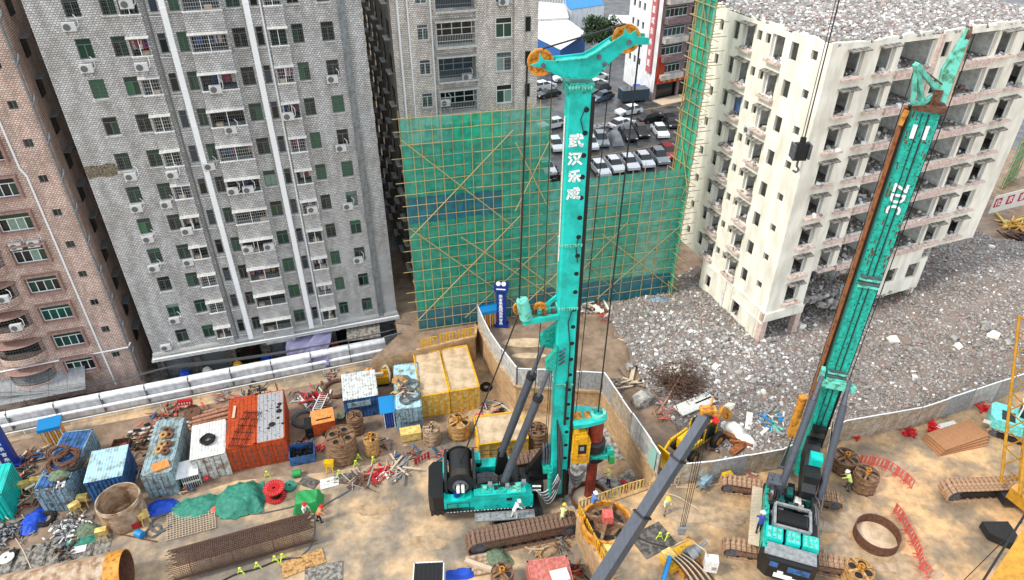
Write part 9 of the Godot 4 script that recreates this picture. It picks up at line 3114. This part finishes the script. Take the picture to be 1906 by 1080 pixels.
func platform_items() -> void:
	var b: MB
	# stack of brown steel plates
	for i in 4:
		b = MB.new()
		b.box(X3(G(1777 + i, 823 - i * 2.6, HI + 0.06) + Vector3(0, 0.12 * i, 0), deg_to_rad(14.0 + 2 * i)), Vector3(4.6, 0.08, 1.9))
		tag(obj("road_plate", b, M.wood), "brown steel road plate in the stack by the hoarding", "plate", "stacked road plates")
	b = MB.new()
	b.box(X3(G(1760, 793, HI + 0.1), 0.3), Vector3(2.2, 0.06, 0.6))
	tag(obj("white_board", b, M.plastic_white), "white board lying behind the stacked plates", "board")
	# fallen red and white barriers
	var lines := [[[1597, 863], [1620, 866], [1645, 872], [1665, 884], [1682, 897], [1696, 911]], [[1662, 953], [1674, 968], [1685, 990], [1697, 1012], [1707, 1035], [1712, 1060], [1728, 1078]]]
	for k in 2:
		for i in lines[k].size() - 1:
			var a = lines[k][i]; var c = lines[k][i + 1]
			barrier("muddy red barrier in the bent line beside the sunken buckets" if k == 0 else "muddy red barrier in the line beside the casing collar", G(a[0], a[1], HI), G(c[0], c[1], HI), M.red_pale, 0.95, "barriers by the buckets" if k == 0 else "barriers by the casing collar")
	for q in [[1690, 808, "red"], [1734, 798, "red"], [1831, 762, "red"], [1589, 812, "red"]]:
		heap("red_lamp_heap", ["bunch of red warning lamps before the stacked road plates", "bunch of red warning lamps beside the white board", "bunch of red warning lamps beside the compact excavator", "bunch of red warning lamps behind the sunken buckets"][[1690, 1734, 1831, 1589].find(q[0])], "lamps", G(q[0], q[1], HI), 0.5, 26, [M.red, M.red, M.helmet_red], int(q[0]), 0.2, 0.5, 0.1)
	loose_hose("pale rope lying across the platform mud", [[1230, 918], [1260, 925], [1285, 940], [1302, 950]], HI, 0.04, M.plank_pale)
	loose_hose("tan hose looped along the foot of the hoarding", [[1262, 908], [1300, 908], [1340, 902], [1370, 898], [1400, 893]], HI, 0.05, M.plank_pale)
	loose_hose("black hose running from the crane to the hammer unit", [[1185, 1000], [1210, 1012], [1240, 1020], [1250, 1030]], HI, 0.06, M.cable)
	heap("scrap_heap", "rags and pipes along the foot of the hoarding", "scrap", G(1395, 890, HI), 1.0, 20, [M.red_pale, M.plank_pale, M.plate_grey], 61, 0.3, 0.9, 0.06)
	var t := thing("barrow", "small blue tipped barrow at the foot of the hoarding", "barrow", G(1310, 908, HI), 0.8)
	b = MB.new()
	b.prism(Transform3D(Basis(Vector3.RIGHT, -0.3), Vector3(0, 0.6, 0)), PackedVector2Array([Vector2(-0.5, -0.2), Vector2(0.5, -0.2), Vector2(0.7, 0.3), Vector2(-0.6, 0.3)]), 0.6)
	obj("tray", b, M.blue_pale, t)
	b = MB.new()
	b.tube(Vector3(0.6, 0.2, -0.05), Vector3(0.6, 0.2, 0.05), 0.2, 12); b.bar(Vector3(-0.9, 0.6, 0.2), Vector3(0.5, 0.3, 0.05), 0.05); b.bar(Vector3(-0.9, 0.6, -0.2), Vector3(0.5, 0.3, -0.05), 0.05)
	obj("wheel_frame", b, M.steel_dark, t)
	b = MB.new()
	b.box(X3(G(1215, 1005, HI + 0.05), 0.5), Vector3(2.6, 0.04, 2.0))
	tag(obj("steel_plate", b, M.conc_dark), "dark wet steel plate on the platform under the boom", "plate")
	b = MB.new()
	b.bx(0, 0.4, 0, 0.9, 0.8, 0.7)
	tag(obj("yellow_box", b, M.yellow_pale, null, X3(G(1136, 1030, HI), 0.4)), "pale yellow box beside the orange casing ring", "box")
	# on the rubble: boards, scrap metal, rebar tangle
	for i in 2: plank("cladding_board", "long white panel lying on the rubble behind the loader", "panel", G(1258 + i * 8, 762 + i * 8, HI + 0.5), G(1322 + i * 6, 735 + i * 8, HI + 0.5), 0.7, 0.12, M.plastic_white, "white panels behind the loader")
	plank("cladding_board", "short white panel standing in the rubble by the white sheets", "panel", G(1392, 800, HI + 0.3), G(1396, 768, HI + 0.6), 0.5, 0.1, M.plastic_white)
	blob_tarp("white_sheeting", "crumpled pale white sheeting on the rubble by the hoarding", "sheeting", G(1368, 805, HI + 0.3), 1.8, 2.6, 0.5, M.plastic_white, 71, 0.4)
	blob_tarp("white_sheeting", "white sheeting trailing towards the hoarding", "sheeting", G(1390, 822, HI + 0.3), 1.2, 2.2, 0.4, M.plastic_white, 72, 0.7)
	heap("scrap_heap", "blue and white scrap sheets beside the worn rig", "scrap", G(1435, 788, HI + 0.2), 1.3, 30, [M.blue_bright, M.plastic_white, M.plate_grey, M.teal_light], 73, 0.4, 1.2, 0.1)
	heap("scrap_heap", "rusty beams on the rubble beside the white sheeting", "scrap", G(1375, 828, HI + 0.2), 0.8, 10, [M.pipe_orange, M.rust_steel], 74, 0.8, 1.8, 0.2)
	heap("scrap_heap", "red broken pipes beside the white panels", "scrap", G(1235, 775, HI), 0.8, 20, [M.red_pale, M.pipe_pink], 75, 0.4, 1.4, 0.05)
	t = thing("rebar_tangle", "tangle of rusty rebar on the rubble edge", "rebar", G(1262, 722, HI))
	var r := RandomNumberGenerator.new()
	r.seed = 17
	for i in 260:
		b = MB.new()
		var a := Vector3(r.randfn() * 0.95, 0.1 + absf(r.randfn()) * 0.8, r.randfn() * 0.85)
		var pts := [a]
		for k in 4: pts.append(pts[-1] + Vector3(r.randfn() * 0.4, r.randfn() * 0.18, r.randfn() * 0.4))
		for k in pts.size(): pts[k].y = maxf(pts[k].y, 0.05)
		b.path(pts, 0.03, 4)
		obj("bent_bar", b, M.rebar, t)
	plank("timber_pole", "long pink-brown pole leaning over the rebar tangle", "pole", G(1225, 770, HI + 0.1), G(1268, 698, HI + 1.2), 0.1, 0.1, M.pipe_pink)
	t = thing("concrete_stub", "broken concrete column stub behind the slanting hoarding", "rubble chunk", G(1195, 752, HI), 0.5)
	b = MB.new()
	b.prism(Transform3D(), PackedVector2Array([Vector2(-0.8, 0), Vector2(0.9, 0), Vector2(0.8, 0.9), Vector2(0.2, 1.1), Vector2(-0.7, 0.8)]), 1.1)
	obj("stub", b, M.concrete, t)
	heap("timber_heap", "planks and boards on the mud by the slanting hoarding", "timber", G(1170, 715, HI), 1.2, 14, [M.plank_pale, M.conc_dark], 76, 1.0, 2.4, 0.12)
	heap("timber_heap", "broken timber and pale rubble below the green net", "timber", G(1105, 570, HI), 1.8, 60, [M.plank_pale, M.concrete, M.rust_steel, M.cream], 77, 0.3, 1.6, 0.14)
	heap("scrap_heap", "red scrap on the brown earth below the net", "scrap", G(1128, 590, HI), 0.9, 18, [M.red, M.red_pale], 78, 0.3, 0.9, 0.05)
	blob_tarp("blue_tarpaulin", "blue tarpaulin strip along the foot of the green net", "tarpaulin", G(1190, 546, HI), 4.5, 1.0, 0.15, M.blue_tarp, 79, 0.2)
	blob_tarp("pale_sheeting", "pale blue sheeting on the rubble by the scaffold foot", "sheeting", G(1225, 560, HI + 0.3), 2.4, 1.2, 0.2, M.blue_pale, 80)
	plank("green_post", "thin green post standing in the rubble edge", "post", G(1204, 582, HI), G(1204, 582, HI + 2.6), 0.12, 0.12, M.green_bright)
	for q in [[980, 638, 2.4, 0.7], [985, 662, 1.6, 0.4], [1172, 622, 1.5, 1.2]]:
		b = MB.new()
		b.lathe(Transform3D(Basis().scaled(Vector3(q[2], 1, q[3])), G(q[0], q[1], HI + 0.012)), [Vector2(1, 0), Vector2(0, 0.004)], 24)
		var pd := structure("puddle", b, M.silt)
	# standing water on the mud
	var f := FastNoiseLite.new()
	f.frequency = 0.35
	for q in [[1560, 960, 2.2, 1.6], [1610, 1035, 2.6, 1.4], [1500, 930, 1.6, 1.0], [1700, 1060, 1.6, 1.0], [1660, 870, 2.0, 0.8], [1320, 960, 2.6, 1.0], [1400, 1050, 1.3, 1.2], [690, 950, 1.8, 0.5], [800, 1010, 1.4, 0.6], [1010, 1010, 2.2, 0.8], [1130, 870, 1.8, 1.0]]:
		var hh := (HI + 0.014 if q[0] > 1200 else 0.012) + fmod(q[0] * 0.00137, 0.02)
		var ctr := G(q[0], q[1], hh)
		b = MB.new()
		var rim := []
		for i in 40:
			var g := TAU * i / 40
			var k := 1.0 + 0.5 * f.get_noise_2d(cos(g) * 3 + q[0], sin(g) * 3)
			rim.append(ctr + Vector3(cos(g) * q[2] * k, 0, -sin(g) * q[3] * k))
		for i in 40: b.tri(ctr, rim[i], rim[(i + 1) % 40])
		structure("puddle", b, M.wet_mud)
	# far right: banner hoarding, street
	var p0 := G(1838, 402, HI); var p1 := G(1990, 362, HI)
	t = thing("banner_hoarding", "white banner hoarding with red squares at the far street", "hoarding", p0, yaw_of(p0, p1))
	var w := p0.distance_to(p1)
	b = MB.new()
	b.bx(w / 2, 1.5, 0, w, 2.4, 0.08)
	obj("panel", b, M.plastic_white, t)
	for i in 4:
		b = MB.new()
		b.bx(0.9 + i * 2.2, 1.7, 0.06, 1.2, 1.2, 0.03)
		var sq := obj("red_square", b, M.red, t)
		b = MB.new()
		glyph(b, X3(Vector3(0.45 + i * 2.2, 1.25, 0.085)), 0.9, ["hua", "shi", "jia", "li"][i], 0.01, 0.13)
		obj("lettering", b, M.text_white, sq)
	heap("steel_trestlework", "yellow steel trestlework standing by the far banner hoarding", "frames", G(1888, 420, HI), 1.4, 18, [M.crane_yellow, M.yellow_pale], 81, 2.0, 4.0, 0.16)
	heap("scrap_heap", "dark pipes stacked by the far banner hoarding", "scrap", G(1895, 440, HI), 1.4, 30, [M.rust_steel, M.steel_dark], 82, 1.0, 2.6, 0.16)
	# alley: stalls, tarpaulins, wires
	t = thing("tarp_stall", "purple checked tarpaulin slung over a stall in the alley", "stall", G(582, 674, 0))
	b = MB.new()
	b.field(Transform3D(), 4.0, 2.6, 26, 16, func(x: float, z: float) -> Vector3:
		return Vector3(x, 2.5 - 0.3 * z + 0.2 * sin(x * 2.6 + 0.5 * z) + 0.1 * sin(x * 6.0 + z * 3.0) - (1.2 * smoothstep(0.7, 1.3, z)), z))
	obj("tarpaulin", b, M.checked_tarp, t)
	for x in [-1.9, 1.9]:
		for z in [-1.2, 0.9]:
			b = MB.new()
			b.bx(x, 1.0, z, 0.08, 2.1, 0.08)
			obj("post", b, M.frame_grey, t)
	t = thing("canopy", "grey stained sheet canopy at the end of the alley", "canopy", G(682, 655, 0), 0.2)
	b = MB.new()
	b.box(Transform3D(Basis(Vector3.RIGHT, 0.15), Vector3(0, 2.5, 0)), Vector3(3.2, 0.05, 2.0))
	obj("sheet", b, M.slab, t)
	for x in [-1.5, 1.5]:
		b = MB.new()
		b.bx(x, 1.2, 0.8, 0.08, 2.4, 0.08)
		obj("post", b, M.frame_grey, t)
	for q in [[736, 642, 0.3], [756, 622, -0.2]]:
		b = MB.new()
		b.box(Transform3D(Basis.from_euler(Vector3(0.2, q[2], 0.12)), G(q[0], q[1], 1.6)), Vector3(1.7, 3.2, 0.06))
		tag(obj("leaning_sheet", b, M.duct_grey), "dark grey steel sheet leaning at the end of the alley", "sheet", "leaning sheets")
	for q in [[626, 655, "red"], [650, 668, "helmet_red"], [348, 705, "blue_tarp"], [388, 700, "plastic_white"], [497, 672, "blue_tarp"], [445, 690, "yellow"], [478, 690, "red"], [540, 678, "steel_dark"], [455, 700, "wood"]]:
		blob_tarp("bagged_goods", "bagged goods standing in the alley", "bag", G(q[0], q[1], 0), 1.3, 1.1, 0.9, M[q[2]], int(q[0])).set_meta("group", "bags in the alley")
	for i in 8:
		b = MB.new()
		var y := 2.4 + 0.3 * r.randf() + 0.14 * i
		b.path(sag(G(-60 + i * 4, 745 - i * 2.0, y), G(290 + i * 5, 690 - i * 1.5, y - 0.3), 0.4 + 0.6 * r.randf(), 8) + sag(G(300 + i * 5, 688 - i * 1.5, y - 0.3), G(720 + i * 3, 618 - i, y), 0.5, 8), 0.02, 4)
		tag(obj("overhead_wire", b, M.wire), "sagging grey overhead wire along the alley", "wire", "wires along the alley")

func _ready() -> void:
	rng.seed = 5
	camera_and_light()
	textures()
	materials()
	ground()
	hoardings()
	rubble()
	grey_block()
	pink_block()
	beige_block()
	gutted_block()
	scaffolds()
	cars()
	main_rig()
	second_rig()
	white_fence()
	yard_boxes()
	yard_buckets()
	yard_items()
	cranes()
	platform_items()
	people()
